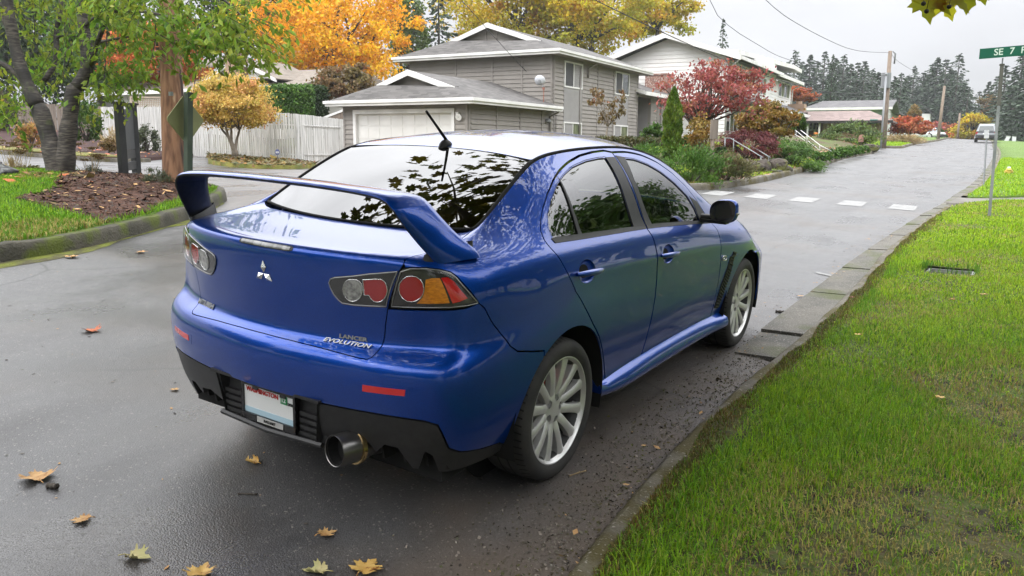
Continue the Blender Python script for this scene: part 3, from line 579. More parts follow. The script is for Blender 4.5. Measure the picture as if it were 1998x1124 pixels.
mb = MB(); mb.prism([(-.84, -.95, ze + .06), (-.84, pk[0], pk[1] + .14), (-.84, BL + .95, el[1] - .26), (-.84, BL + .95, el[1] - .56), (-.84, pk[0], pk[1] - .2), (-.84, -.95, ze - .24)], (.08, 0, 0)); mb.obox((-.76, -.97, ze - .16), (A1 + 1.0, 0, 0), (0, .08, 0), (0, 0, .2)); h.part('fascia', mb, 'white_trim')
# flat-topped rear roof, right wing eave, porch roof
r1 = h.side(1432, 97, 1.5); r2 = h.side(1492, 98, 1.5); r3 = h.side(1522, 118, 0)
mb = MB(); zz = r1[1]; mb.prism([(r1[0], 1.2, zz - .3), (r2[0] + 1.5, -.6, zz - .45), (r2[0] + 5, -.6, zz - .5), (r2[0] + 5, 5, zz + .1), (r1[0], 5, zz + .1)], (0, 0, .3)); h.part('roof', mb, 'white_trim')
mb = MB(); mb.obox((A1 - 2.2, .1, ze - .2), (5, 0, 0), (0, 3, 0), (0, 0, zz - ze)); h.part('wall', mb, 'siding_white')
mb = MB(); tpoly(mb, [(A1 - .2, -.6, zr2), (A2 + .9, -.6, zr2), (A2 + .9, 5, zr2 + 1.4), (A1 - .2, 5, zr2 + 1.4)], .1); h.part('roof', mb, 'shingle_dark')
mb = MB(); mb.obox((A1 - .2, -.68, zr2 - .2), (A2 - A1 + 1.2, 0, 0), (0, .08, 0), (0, 0, .24)); mb.obox((A2 + .9, -.6, zr2 - .2), (.06, 0, 0), (0, 5.6, 1.4), (0, 0, .22)); h.part('fascia', mb, 'white_trim')
p0_ = h.side(1482, 197, -1.8); p1_ = h.side(1548, 218, -1.8); zp = h.side(1515, 212, -1.8)[1]
mb = MB(); tpoly(mb, [(p0_[0] - .5, -1.9, zp), (A2 + 1.5, -1.9, zp), (A2 + 1.5, .1, zp + .85), (p0_[0] - .5, .1, zp + .85)], .1); h.part('porch_roof', mb, 'shingle_dark')
mb = MB(); mb.obox((p0_[0] - .5, -1.97, zp - .2), (A2 - p0_[0] + 2, 0, 0), (0, .07, 0), (0, 0, .22)); mb.obox((p0_[0] + .2, -1.7, 0), (.15, 0, 0), (0, .15, 0), (0, 0, zp - .1)); h.part('porch_beam', mb, 'white_trim')
# bay
bA0, bA1 = h.side(1482, 160, -.25)[0], h.side(1503, 160, -.25)[0]; mb = MB(); mb.obox((bA0, -.25, zp + .4), (bA1 - bA0, 0, 0), (0, .3, 0), (0, 0, ze - zp - .5)); h.part('bay', mb, 'siding_white')
def wh(x0, x1, yt, yb, n, b=0., mats=None):
    a0_, a1_ = h.side(x0, yt, b)[0], h.side(x1, yt, b)[0]; xm = x0; h.window('s', b, a0_, a1_, h.side(xm, yb, b)[1], h.side(xm, yt, b)[1], n, .09, .08, mats=mats or ['house_glass', 'curtain_green', 'house_glass', 'curtain_green'][:n])
wh(1426, 1440.7, 128, 152, 2); wh(1460, 1472.7, 139, 164, 2); wh(1484, 1496, 133.7, 146, 2, -.25); wh(1482.6, 1494.6, 148.5, 186, 2, -.25); wh(1519, 1540.5, 157.5, 189, 4, .2); wh(1415.5, 1438.6, 217.5, 258, 3); wh(1450, 1466, 222, 259, 3)
c0 = h.front(1302, 146, -.9); c1_ = h.front(1259, 146, -.9); mb = MB(); mb.obox((-.9, c0[0], 0), (.9, 0, 0), (0, c1_[0] - c0[0], 0), (0, 0, c0[1])); mb.obox((-.95, c0[0] - .05, c0[1]), (.95, 0, 0), (0, c1_[0] - c0[0] + .1, 0), (0, 0, .1)); h.part('chimney', mb, 'brick')
mb = MB(); mb.tube([(-.6, -.9, ze - .1), (-.3, -.4, ze - .5), (-.05, -.06, ze - .7), (-.05, -.06, .2)], .05, 6); h.part('downspout', mb, 'white_trim', smooth=True); mb = MB(); mb.tube([(A2 + .6, -.6, zr2 - .15), (A2 + .2, .1, zr2 - .6), (A2 + .05, .15, .2)], .05, 6); h.part('downspout', mb, 'white_trim', smooth=True)
white_house = h
# ---- low white house on the left behind the orange tree
LO = atd(545, 178, 43.); h = House(LO, 'low_house', 'low white house with tan shingle roof behind the fence and rounded orange tree'); zg = h.z0
e = h.front(520, 165, -.3); ze = e[1] - .1; pkL = h.front(473, 120, 0); gB = h.front(540, 153, 0)
mb = MB(); mb.obox((0, -.2, 0), (.15, 0, 0), (0, 14, 0), (0, 0, ze)); mb.obox((.15, -.2, 0), (9, 0, 0), (0, .15, 0), (0, 0, ze)); h.part('wall', mb, 'siding_white')
mb = MB(); zr_ = h.front(560, 135, 4)[1]; tpoly(mb, [(-.6, -2.2, ze), (-.6, 14, ze), (4.2, 14, zr_), (4.2, -1.7, zr_ - .1)], .08); tpoly(mb, [(-.6, -2.2, ze), (4.2, -1.7, zr_ - .1), (9, -2.2, ze)], .08); h.part('roof', mb, 'shingle_tan')
mb = MB(); mb.obox((-.66, -2.25, ze - .2), (.07, 0, 0), (0, 16.4, 0), (0, 0, .22)); h.part('fascia', mb, 'white_trim')
b0_ = pkL[0]; hw = b0_ - gB[0]; zb_ = gB[1]; mb = MB(); mb.prism([(-.2, b0_ - hw, zb_), (-.2, b0_, pkL[1]), (-.2, b0_ + hw, zb_)], (2.5, 0, 0)); h.part('gable', mb, 'siding_white')
mb = MB()
for s_ in (-1, 1): mb.prism([(-.5, b0_, pkL[1] + .14), (-.5, b0_ + s_ * hw * 1.15, zb_ - .05), (-.5, b0_ + s_ * hw * 1.15, zb_ - .22), (-.5, b0_, pkL[1] - .06)], (.12, 0, 0))
h.part('rake_board', mb, 'white_trim')
mb = MB()
for s_ in (-1, 1): tpoly(mb, [(-.45, b0_, pkL[1] + .15), (-.45, b0_ + s_ * hw * 1.16, zb_ - .04), (3.4, b0_ + s_ * hw * 1.16, zb_ - .04), (3.4, b0_, pkL[1] + .15)], .06)
h.part('gable_roof', mb, 'shingle_tan')
cB = h.front(461, 120, -.6); mb = MB(); mb.obox((-.9, cB[0] - .42, 0), (.7, 0, 0), (0, .95, 0), (0, 0, cB[1] + .4)); h.part('chimney', mb, 'tan_stucco')
# ---- brown ranch house, grey house behind it, far pale house
def far_house(px, py, D, name, label): 
    O = atd(px, py, D); h = House(O, name, label); h.z0 = float(O[2]); h.root.matrix_basis[2][3] = h.z0; return h
h = far_house(1712, 270, 62., 'ranch_house', 'low tan ranch house with brown ribbed hip roof behind the bushes')
ze = h.front(1660, 236, -.5)[1]; zr_ = h.front(1690, 215, 2.5)[1]; bL = h.front(1545, 225, 0)[0]; bR = -1.0; bm2 = h.front(1605, 250)[0]
mb = MB(); mb.obox((0, 0, 0), (.15, 0, 0), (0, bm2, 0), (0, 0, ze)); mb.obox((.15, 0, 0), (8, 0, 0), (0, .15, 0), (0, 0, ze)); h.part('wall', mb, 'tan_wood')
mb = MB(); mb.obox((2., bm2, 0), (.15, 0, 0), (0, bL - bm2, 0), (0, 0, ze)); h.part('wall', mb, 'tan_stucco')
mb = MB(); pkb = h.front(1695, 215, 2.5)[0]; tpoly(mb, [(-.9, bR, ze), (-.9, bL, ze), (3.2, bL + 1, zr_), (3.2, pkb, zr_)], .12); tpoly(mb, [(-.9, bR, ze), (3.2, pkb, zr_), (7.5, bR, ze)], .12); h.part('roof', mb, 'tile_brown')
mb = MB(); mb.obox((-.97, bR - .05, ze - .18), (.08, 0, 0), (0, bL - bR, 0), (0, 0, .2)); h.part('fascia', mb, 'fascia_dark')
w0, w1 = h.front(1600, 245, 1.9)[0], h.front(1578, 245, 1.9)[0]; h.window('f', 2., w0, w1, h.front(1590, 255, 1.9)[1], h.front(1590, 234, 1.9)[1], 3, .1, mats=['house_glass', 'screen', 'house_glass'])
for px in (1601, 1578): mb = MB(); b_ = h.front(px, 245, -.6)[0]; mb.obox((-.7, b_, 0), (.12, 0, 0), (0, .12, 0), (0, 0, ze - .15)); h.part('porch_post', mb, 'white_trim')
db = h.front(1574, 245, 1.9)[0]; mb = MB(); mb.obox((1.93, db, 0), (.07, 0, 0), (0, .7, 0), (0, 0, 2.1)); h.part('door', mb, 'door_dark')
cb = h.front(1557, 205, 3)[0]; mb = MB(); mb.obox((3, cb - .5, 0), (1.2, 0, 0), (0, 1.7, 0), (0, 0, h.front(1557, 203, 3)[1])); mb.tube([(3.5, cb, 0), (3.5, cb, h.front(1557, 197, 3)[1])], .25, 8); h.part('chimney', mb, 'tan_stucco')
h = far_house(1730, 270, 78., 'blue_grey_house', 'blue-grey house with wide dark grey roof behind the brown roof')
ze = h.front(1650, 211, 0)[1]; zr_ = h.front(1650, 196, 4)[1]; bL = h.front(1567, 205, 0)[0]; bw2 = h.front(1697, 220)[0]
mb = MB(); mb.obox((.3, .4, 0), (.15, 0, 0), (0, bL, 0), (0, 0, ze - .1)); h.part('wall', mb, 'blue_siding'); h.siding('s', .4, .3, 8, 0, ze, 'off_white', .3)
mb = MB(); tpoly(mb, [(-.7, -.3, ze), (-.7, bL, ze), (4.5, bL - 1.2, zr_), (4.5, -.3, zr_)], .12); tpoly(mb, [(4.5, -.3, zr_), (4.5, bL - 1.2, zr_), (9.5, bL, ze), (9.5, -.3, ze)], .12); h.part('roof', mb, 'shingle_dark')
mb = MB(); mb.obox((-.78, -.35, ze - .2), (.08, 0, 0), (0, bL + .3, 0), (0, 0, .22)); h.part('fascia', mb, 'white_trim')
h = far_house(1733, 272, 92., 'pale_house', 'pale two-storey house end with white batten wall beyond the utility pole')
L_ = h.side(1767, 240)[0]; ze = h.side(1735, 216)[1]; zz = h.side(1766, 225)[1]
h.siding('s', 0, 0, L_ * .62, 0, ze - .1, 'off_white', .35); h.siding('s', -.3, L_ * .62, L_, 1.2, ze - .2, 'white_trim', 3); mb = MB(); mb.obox((0, .14, 0), (.15, 0, 0), (0, 6, 0), (0, 0, ze)); h.part('wall', mb, 'off_white')
mb = MB(); tpoly(mb, [(-.6, -.9, ze), (L_ + .6, -.9, ze - .1), (L_ + .6, 5, ze + 1.2), (-.6, 5, ze + 1.2)], .2); h.part('roof', mb, 'shingle_dark')
a0_, a1_ = h.side(1745, 230)[0], h.side(1752, 230)[0]; h.window('s', 0, a0_, a1_, ze - 2.2, ze - .9, 2, .12); mb = MB(); a0_, a1_ = h.side(1733.5, 255)[0], h.side(1739, 255)[0]; h.bar(mb, 's', 0, a0_, a1_, 0, 2.1, .05); h.part('door', mb, 'door_dark')
h = far_house(1812, 262, 104., 'grey_shed', 'small grey-roofed shed between the red maple and red bush', )
h.root['category'] = 'shed'; mb = MB(); mb.obox((0, 0, 0), (3, 0, 0), (0, 1.0, 0), (0, 0, 2.6)); h.part('wall', mb, 'off_white'); mb = MB(); tpoly(mb, [(-.3, -.4, 2.4), (3.3, -.4, 2.4), (3.3, 1.4, 4.2), (-.3, 1.4, 4.2)], .12); h.part('roof', mb, 'shingle_dark')
# ---- dark house front seen above the fence at far left
h = House(atd(345, 200, 52.), 'dark_house', 'dark house front with deep shaded porch behind the cherry leaves'); 
mb = MB(); mb.obox((0, -1, 0), (.2, 0, 0), (0, 9, 0), (0, 0, 3.6)); h.part('wall', mb, 'panel_grey'); mb = MB(); mb.obox((-.05, .2, 1.7), (.05, 0, 0), (0, 4.4, 0), (0, 0, 1.5)); h.part('window', mb, 'house_glass')
mb = MB(); tpoly(mb, [(-1, -1.6, 3.6), (-1, 9, 3.6), (4, 9, 5.4), (4, -1.6, 5.4)], .15); h.part('roof', mb, 'shingle_tan'); mb = MB(); mb.obox((-1.05, -1.6, 3.4), (.06, 0, 0), (0, 10.6, 0), (0, 0, .2)); h.part('fascia', mb, 'door_dark')
# ---------------------------------------------------------------- fences
pm('fence_white', (.64, .635, .62), .85, (.42, .415, .40), 1.1, stretch=(14, 14, .7), layers=(((.25, .24, .21), 3.5, .60, .74),))
pm('fence_wood', (.22, .175, .14), .9, (.15, .12, .10), 2, stretch=(8, 8, .6)); pm('lattice', (.40, .33, .26), .85)
def picket_fence(name, label, path, h0, mat, pitch=.11, parent=None, part=False, gap=.022, dz=0.):
    q = resample(path, pitch, False); mb = MB(); t = thing(name, label, 'fence', (q[0][0], q[0][1], gz(*q[0]))) if not part else parent; base = Vector(t.location) if not part else Vector((0, 0, 0))
    for i in range(len(q) - 1):
        d = q[i + 1] - q[i]; l = np.linalg.norm(d); d = d / l; nn = np.array([-d[1], d[0]]); a = q[i] + d * gap * .5; z = gz(*q[i]) + dz; hh = h0(i / len(q)) + rng.uniform(-.012, .012); off = rng.uniform(-.008, .008)
        o = Vector((a[0] + nn[0] * off, a[1] + nn[1] * off, z + .02)) - base
        mb.obox(o, (d[0] * (l - gap), d[1] * (l - gap), 0), (nn[0] * .02, nn[1] * .02, 0), (0, 0, hh))
    mb.build('pickets', MATS[mat], t)
    m2 = MB()
    for zf in (.3, h0(0) - .3):
        m2.tube([Vector((p[0], p[1], gz(*p) + dz + zf)) - base + Vector((0, .05, 0)) for p in q[::6]], .035, 4)
    m2.build('rail', MATS[mat], t); return t
fl = np.array([atd(202, 290, 33.5)[:2], atd(300, 296, 31.6)[:2], atd(400, 301, 30.4)[:2], atd(480, 308, 30.0)[:2], atd(540, 314, 29.4)[:2], atd(580, 318, 29.4)[:2]]); fl = np.r_[smooth_line(fl, .3), smooth_line([atd(580, 318, 29.4)[:2], atd(625, 318, 30.6)[:2], atd(672, 316, 32.2)[:2]], .3)[1:]]
picket_fence('picket_fence', 'long curving white picket fence running up to the grey garage', fl, lambda t: 1.66 + .12 * math.sin(t * 3.1), 'fence_white')
lt = thing('lattice_fence', 'tan lattice screen standing above the white fence beside the utility pole', 'lattice', tuple(atd(257, 214, 37.))); mb = MB(); Lw = 2.3; d = ray(318, 214) - ray(255, 209); d[2] = 0; d /= np.linalg.norm(d); Lw = 63 / 1570 * 37.
for k in range(16):
    for j in range(4): pass
for k in range(19): mb.obox((d[0] * Lw * k / 18, d[1] * Lw * k / 18, 0), (d[0] * .03, d[1] * .03, 0), (0, .02, 0), (0, 0, .5))
for k in range(6): mb.obox((0, .021, .02 + k * .095), (d[0] * Lw, d[1] * Lw, 0), (0, .02, 0), (0, 0, .03))
mb.build('lattice_panel', MATS['lattice'], lt); mb = MB(); mb.obox((0, -.02, .52), (d[0] * Lw, d[1] * Lw, 0), (0, .08, 0), (0, 0, .07)); mb.obox((0, -.02, -.45), (d[0] * Lw, d[1] * Lw, 0), (0, .08, 0), (0, 0, .47)); mb.obox((-.1, 0, -1.9), (.1, 0, 0), (0, .1, 0), (0, 0, 2.5)); mb.build('frame', MATS['lattice'], lt)
wf = np.array([atd(-60, 262, 42)[:2], atd(60, 262, 41)[:2], atd(150, 265, 40)[:2], atd(207, 270, 39)[:2]]); picket_fence('board_fence', 'weathered brown board fence behind the red bark bed at far left', wf, lambda t: 1.75, 'fence_wood', .16)
gw = thing('wooden_gate', 'low slanted wooden screen with pale cap between white fence and garage', 'fence', tuple(atd(633, 232, 37.))); e = ray(672, 218) - ray(633, 234); d = np.array([e[0], e[1], 0]); d /= np.linalg.norm(d); Lw = 39 / 1570 * 37; up = 15 / 1570 * 37
mb = MB(); mb.prism([(0, 0, -1.2), (d[0] * Lw, d[1] * Lw, -1.2), (d[0] * Lw, d[1] * Lw, up), (0, 0, 0)], (0, .06, 0)); mb.build('boards', MATS['fence_wood'], gw); mb = MB(); mb.prism([(0, -.05, 0), (d[0] * Lw, d[1] * Lw - .05, up), (d[0] * Lw, d[1] * Lw - .05, up + .1), (0, -.05, .1)], (0, .16, 0)); mb.build('cap', MATS['white_trim'], gw)
# ---------------------------------------------------------------- car body surface (car-local metres: x right, y forward, z up)
def lerp_tab(tab, t):
    t = np.asarray(t, float); xs = [a for a, b in tab]; ys = [b for a, b in tab]
    return np.interp(t, xs, ys)
LINE = [(.2, .985), (.6, .965), (1.175, .925), (2.155, .868), (3.3, .80), (3.9, .76), (4.5, .72)]
BELT = [(.2, 1.095), (.63, 1.100), (1.0, 1.078), (1.86, 1.046), (2.9, .976), (3.2, .945), (3.6, .915), (4.0, .86), (4.5, .76)]
def gauss(y, c, s): return float(np.exp(-((y - c) / s) ** 2))
def side_col(y, top):
    """control points of one side column at station y; top = 3-D ring point"""
    ln = float(lerp_tab(LINE, y)); bl = float(lerp_tab(BELT, y))
    fr, ff = gauss(y, .97, .46), gauss(y, 3.62, .46)
    zs = [.225, .31, .43, .55, .65, .735, ln - .10, ln - .045, ln, ln + .035, ln * .45 + bl * .55, bl - .035, bl]
    xs = [.800, .838, .856, .866, .871, .872, .872, .873, .876, .866, .854, .836, .806]
    flare = [.025, .035, .042, .042, .042, .038, .022, .012, .004, .002, 0, 0, 0]
    ffl = [.02, .03, .04, .045, .046, .045, .042, .036, .025, .02, .012, .004, 0]
    pts = [[x + a * fr + b * ff, y, z] for x, z, a, b in zip(xs, zs, flare, ffl)]
    return pts
def car_grid():
    cols = []
    # ---- rear columns
    zr = [.25, .36, .48, .58, .655, .700, .728, .752, .84, .94, 1.02, 1.066, 1.087, 1.094, 1.102, 1.113, 1.124]
    y0 = [.13, .075, .05, .036, .036, .055, .100, .112, .100, .090, .087, .088, .104, .20, .32, .44, .535]
    def rear(x, db, dt, xt, ytop, dz=0.0, lean=0.0):
        c = []
        for i, (z, y) in enumerate(zip(zr, y0)):
            if i <= 5: d = db
            elif i == 6: d = db * .5 + dt * .5
            else: d = dt
            f = 0 if i < 12 else (i - 12) / 4.0
            yy = y + d
            if i >= 12: yy = (y0[12] + dt) * (1 - f) + ytop * f
            zz = z + (dz if i >= 10 else 0) * (1 - f)
            c.append([x + (xt - x) * f, yy, zz])
        return c
    cols.append(rear(0.0, 0, 0, 0, .545))
    cols.append(rear(.16, .010, .008, .16, .548))
    cols.append(rear(.32, .030, .030, .32, .558))
    cols.append(rear(.47, .055, .060, .46, .575))
    cols.append(rear(.61, .088, .108, .57, .605))
    c = rear(.725, .135, .165, .617, .640, -.012)
    for i in range(12, 17):
        f = (i - 12) / 4; c[i][0] = .70 + (.619 - .70) * f; c[i][2] = 1.085 + (1.140 - 1.085) * f; c[i][1] = .285 + (.645 - .285) * f
    cols.append(c)
    # corner
    x5 = [.76, .80, .820, .828, .828, .818, .804, .798, .800, .797, .787, .770, .745, .715, .685, .655, .620]
    y5 = [.29, .26, .235, .222, .222, .238, .272, .282, .295, .305, .315, .33, .36, .42, .50, .59, .70]
    z5 = [.245, .35, .47, .57, .65, .70, .735, .765, .84, .93, .995, 1.04, 1.072, 1.090, 1.105, 1.128, 1.168]
    cols.append([list(t) for t in zip(x5, y5, z5)])
    x6 = [.80, .848, .872, .882, .884, .876, .862, .856, .852, .846, .836, .815, .785, .748, .710, .668, .612]
    y6 = [.42, .39, .375, .365, .365, .375, .395, .40, .41, .42, .43, .45, .475, .53, .60, .69, .80]
    z6 = [.24, .34, .46, .565, .65, .71, .75, .785, .86, .93, .99, 1.035, 1.067, 1.09, 1.113, 1.15, 1.225]
    cols.append([list(t) for t in zip(x6, y6, z6)])
    x7 = [.815, .868, .895, .905, .906, .899, .886, .879, .872, .862, .849, .827, .796, .757, .715, .667, .594]
    y7 = [.64, .63, .62, .615, .615, .615, .62, .625, .63, .635, .64, .65, .67, .72, .78, .855, .94]
    z7 = [.235, .33, .45, .56, .65, .725, .785, .835, .89, .945, 1.0, 1.045, 1.08, 1.11, 1.146, 1.20, 1.300]
    cols.append([list(t) for t in zip(x7, y7, z7)])
    def side(y, top, mids):
        c = side_col(y, top)
        for m in mids: c.append(list(m))
        c.append(list(top)); return c
    cols.append(side(.93, (.566, 1.115, 1.385), [(.775, .96, 1.13), (.735, 1.005, 1.205), (.672, 1.06, 1.30)]))
    cols.append(side(1.18, (.548, 1.26, 1.425), [(.782, 1.19, 1.13), (.736, 1.205, 1.22), (.668, 1.225, 1.325)]))
    cols.append(side(1.50, (.552, 1.55, 1.447), [(.780, 1.505, 1.115), (.732, 1.52, 1.22), (.664, 1.535, 1.335)]))
    cols.append(side(1.95, (.556, 1.95, 1.455), [(.778, 1.95, 1.10), (.732, 1.95, 1.215), (.666, 1.95, 1.335)]))
    cols.append(side(2.40, (.566, 2.28, 1.440), [(.776, 2.385, 1.075), (.734, 2.355, 1.19), (.672, 2.32, 1.315)]))
    cols.append(side(2.80, (.596, 2.62, 1.365), [(.778, 2.78, 1.035), (.742, 2.74, 1.13), (.688, 2.69, 1.245)]))
    cols.append(side(3.12, (.650, 2.98, 1.205), [(.785, 3.11, .992), (.756, 3.08, 1.055), (.715, 3.04, 1.125)]))
    cols.append(side(3.40, (.688, 3.26, 1.055), [(.788, 3.395, .955), (.762, 3.36, .985), (.73, 3.32, 1.018)]))
    cols.append(side(3.72, (.62, 3.34, 1.035), [(.768, 3.70, .925), (.72, 3.62, .955), (.67, 3.48, .995)]))
    # front
    def front(base, hood, top):
        zf = [.21, .28, .38, .48, .56, .62, .66, .69, .715, .735, .755, .775, .80]
        c = [[base[i][0], base[i][1], zf[i]] for i in range(13)]
        for h in hood: c.append(list(h))
        c.append(list(top)); return c
    def ramp(x, y, inx, iny): return [(x - inx * max(0, i - 5) / 7, y - iny * max(0, i - 5) / 7) for i in range(13)]
    cols.append(front(ramp(.900, 4.02, .13, .05), [(.72, 3.90, .865), (.64, 3.72, .93), (.56, 3.52, .985)], (.50, 3.385, 1.035)))
    cols.append(front(ramp(.82, 4.30, .16, .18), [(.56, 4.00, .865), (.48, 3.78, .94), (.42, 3.56, .995)], (.36, 3.42, 1.040)))
    cols.append(front(ramp(.58, 4.45, .12, .18), [(.38, 4.10, .868), (.32, 3.84, .945), (.27, 3.60, 1.0)], (.23, 3.445, 1.042)))
    cols.append(front(ramp(.28, 4.51, .06, .17), [(.19, 4.14, .870), (.16, 3.87, .948), (.13, 3.62, 1.003)], (.115, 3.46, 1.044)))
    cols.append(front(ramp(.0, 4.525, .0, .17), [(.0, 4.15, .870), (.0, 3.88, .95), (.0, 3.63, 1.005)], (.0, 3.463, 1.045)))
    return np.array(cols)
def bspline_basis(t):
    return np.stack([(1 - t) ** 3, 3 * t ** 3 - 6 * t ** 2 + 4, -3 * t ** 3 + 3 * t ** 2 + 3 * t + 1, t ** 3], -1) / 6
class Surf:
    """uniform cubic B-spline surface over a control grid; mirror=True makes u ends symmetric about x=0"""
    def __init__(s, P, mirror=True):
        P = np.asarray(P, float); n, m, _ = P.shape; s.n, s.m = n, m
        Q = np.zeros((n + 2, m + 2, 3)); Q[1:-1, 1:-1] = P
        if mirror:
            Q[0, 1:-1] = P[1] * [-1, 1, 1]; Q[-1, 1:-1] = P[-2] * [-1, 1, 1]
        else:
            Q[0, 1:-1] = 2 * P[0] - P[1]; Q[-1, 1:-1] = 2 * P[-1] - P[-2]
        Q[:, 0] = 2 * Q[:, 1] - Q[:, 2]; Q[:, -1] = 2 * Q[:, -2] - Q[:, -3]
        s.Q = Q
    def __call__(s, u, v):
        u = np.clip(np.asarray(u, float), 0, s.n - 1); v = np.clip(np.asarray(v, float), 0, s.m - 1)
        i = np.minimum(u.astype(int), s.n - 2); j = np.minimum(v.astype(int), s.m - 2)
        bu, bv = bspline_basis(u - i), bspline_basis(v - j)
        r = np.zeros(u.shape + (3,))
        for a in range(4):
            for b in range(4):
                r += (bu[..., a] * bv[..., b])[..., None] * s.Q[i + a, j + b]
        return r
    def normal(s, u, v, e=.02):
        du = s(np.minimum(u + e, s.n - 1), v) - s(np.maximum(u - e, 0), v)
        dv = s(u, np.minimum(v + e, s.m - 1)) - s(u, np.maximum(v - e, 0))
        n = np.cross(du, dv); return n / (np.linalg.norm(n, axis=-1, keepdims=True) + 1e-12)
    def table(s):
        if not hasattr(s, 'T'):
            s.U, s.V = np.meshgrid(np.linspace(0, s.n - 1, 12 * (s.n - 1) + 1), np.linspace(0, s.m - 1, 10 * (s.m - 1) + 1), indexing='ij'); s.T = s(s.U, s.V)
        return s.T
    def near(s, p, w=(1, 1, 1), rng=None):
        """(u, v) of the surface point closest to p (weights per axis)"""
        w = np.array(w, float); T = s.table(); d = (((T - p) * w) ** 2).sum(-1)
        if rng is not None: d = np.where((s.U >= rng[0]) & (s.U <= rng[1]), d, 1e9)
        k = np.unravel_index(d.argmin(), d.shape); q = np.array([s.U[k], s.V[k]])
        for _ in range(8):
            e = 1e-3; f = (s(q[0], q[1]) - p) * w
            J = np.stack([(s(q[0] + e, q[1]) - s(q[0] - e, q[1])) / (2 * e) * w, (s(q[0], q[1] + e) - s(q[0], q[1] - e)) / (2 * e) * w], 1)
            st = np.linalg.lstsq(J.T @ J + 1e-9 * np.eye(2), -J.T @ f, rcond=None)[0]
            q = np.clip(q + np.clip(st, -.3, .3), 0, [s.n - 1, s.m - 1])
        return q

BODY = Surf(car_grid())
# ---------------------------------------------------------------- car materials
def car_paint():
    m, N, L = node_tree('car_paint'); b = N['Principled BSDF']; b.inputs['Metallic'].default_value = .68; b.inputs['Roughness'].default_value = .36
    t = N.new('ShaderNodeTexCoord'); v = N.new('ShaderNodeTexVoronoi'); v.inputs['Scale'].default_value = 900; L.new(t.outputs['Object'], v.inputs['Vector'])
    x = N.new('ShaderNodeMix'); x.data_type = 'RGBA'; s = N.new('ShaderNodeSeparateColor'); L.new(v.outputs['Color'], s.inputs[0]); L.new(s.outputs[0], x.inputs['Factor'])
    x.inputs['A'].default_value = (.001, .037, .25, 1); x.inputs['B'].default_value = (.002, .064, .41, 1); L.new(x.outputs['Result'], b.inputs['Base Color'])
    b.inputs['Coat Weight'].default_value = 1; b.inputs['Coat Roughness'].default_value = .012; b.inputs['Coat IOR'].default_value = 1.47; b.inputs['Specular IOR Level'].default_value = .15
    n = N.new('ShaderNodeTexNoise'); n.inputs['Scale'].default_value = 7; n.inputs['Detail'].default_value = 2; L.new(t.outputs['Object'], n.inputs['Vector'])
    bp = N.new('ShaderNodeBump'); bp.inputs['Strength'].default_value = .018; bp.inputs['Distance'].default_value = .01; L.new(n.outputs['Fac'], bp.inputs['Height']); L.new(bp.outputs[0], b.inputs['Coat Normal'])
car_paint()
pm('black_plastic', (.018, .018, .019), .48, (.026, .026, .027), 30, bump=.1, bscale=400, bdist=.002); pm('gloss_black', (.010, .010, .011), .12, coat=.6); pm('matte_black', (.012, .012, .012), .8); pm('void', (.006, .006, .006), .95)
pm('rubber', (.020, .020, .020), .75, (.034, .032, .03), 9, bump=.25, bscale=60, bdist=.004); pm('alloy', (.68, .68, .67), .36, (.62, .615, .605), 14, metallic=.6, coat=.2); pm('alloy_dark', (.05, .05, .05), .5, metallic=.5); pm('rotor', (.30, .29, .28), .35, metallic=.9); pm('caliper', (.42, .02, .015), .4)
pm('chrome', (.74, .74, .75), .10, metallic=1.); pm('exhaust_steel', (.16, .155, .15), .28, metallic=.9); pm('gold_steel', (.55, .40, .20), .22, metallic=1.); pm('red_lens', (.62, .02, .02), .12, coat=.8); pm('red_lens_dark', (.40, .012, .014), .12, coat=.8); pm('amber_lens', (.80, .28, .012), .15, (.58, .18, .008), 60, coat=.8, stretch=(1, 1, 3)); pm('clear_lens', (.42, .42, .40), .18, (.18, .18, .17), 55, coat=.8, metallic=.3); pm('bezel', (.030, .030, .031), .22, coat=.6); pm('pale_lens', (.62, .55, .55), .2, (.35, .28, .28), 40, coat=.8)
pm('emblem_metal', (.78, .78, .79), .25, metallic=.85); pm('badge', (.42, .42, .43), .38, metallic=.8); pm('led_lens', (.36, .36, .35), .15, (.14, .14, .137), 45, coat=.8, stretch=(1, .1, .1)); pm('plate_white', (.72, .73, .73), .45); pm('plate_blue', (.42, .58, .68), .45); pm('plate_red', (.45, .02, .02), .5); pm('plate_green', (.03, .22, .08), .5); pm('ink', (.02, .02, .02), .5); pm('seat_cloth', (.018, .018, .019), .9); pm('cabin_grey', (.03, .03, .032), .8)
glass_mat('car_glass', (.16, .18, .16), 0., 2.0, .03); glass_mat('rear_glass', (.05, .055, .055), 0., 2.1, .05); glass_mat('lens_cover', (.96, .96, .96), .0, 1.5)
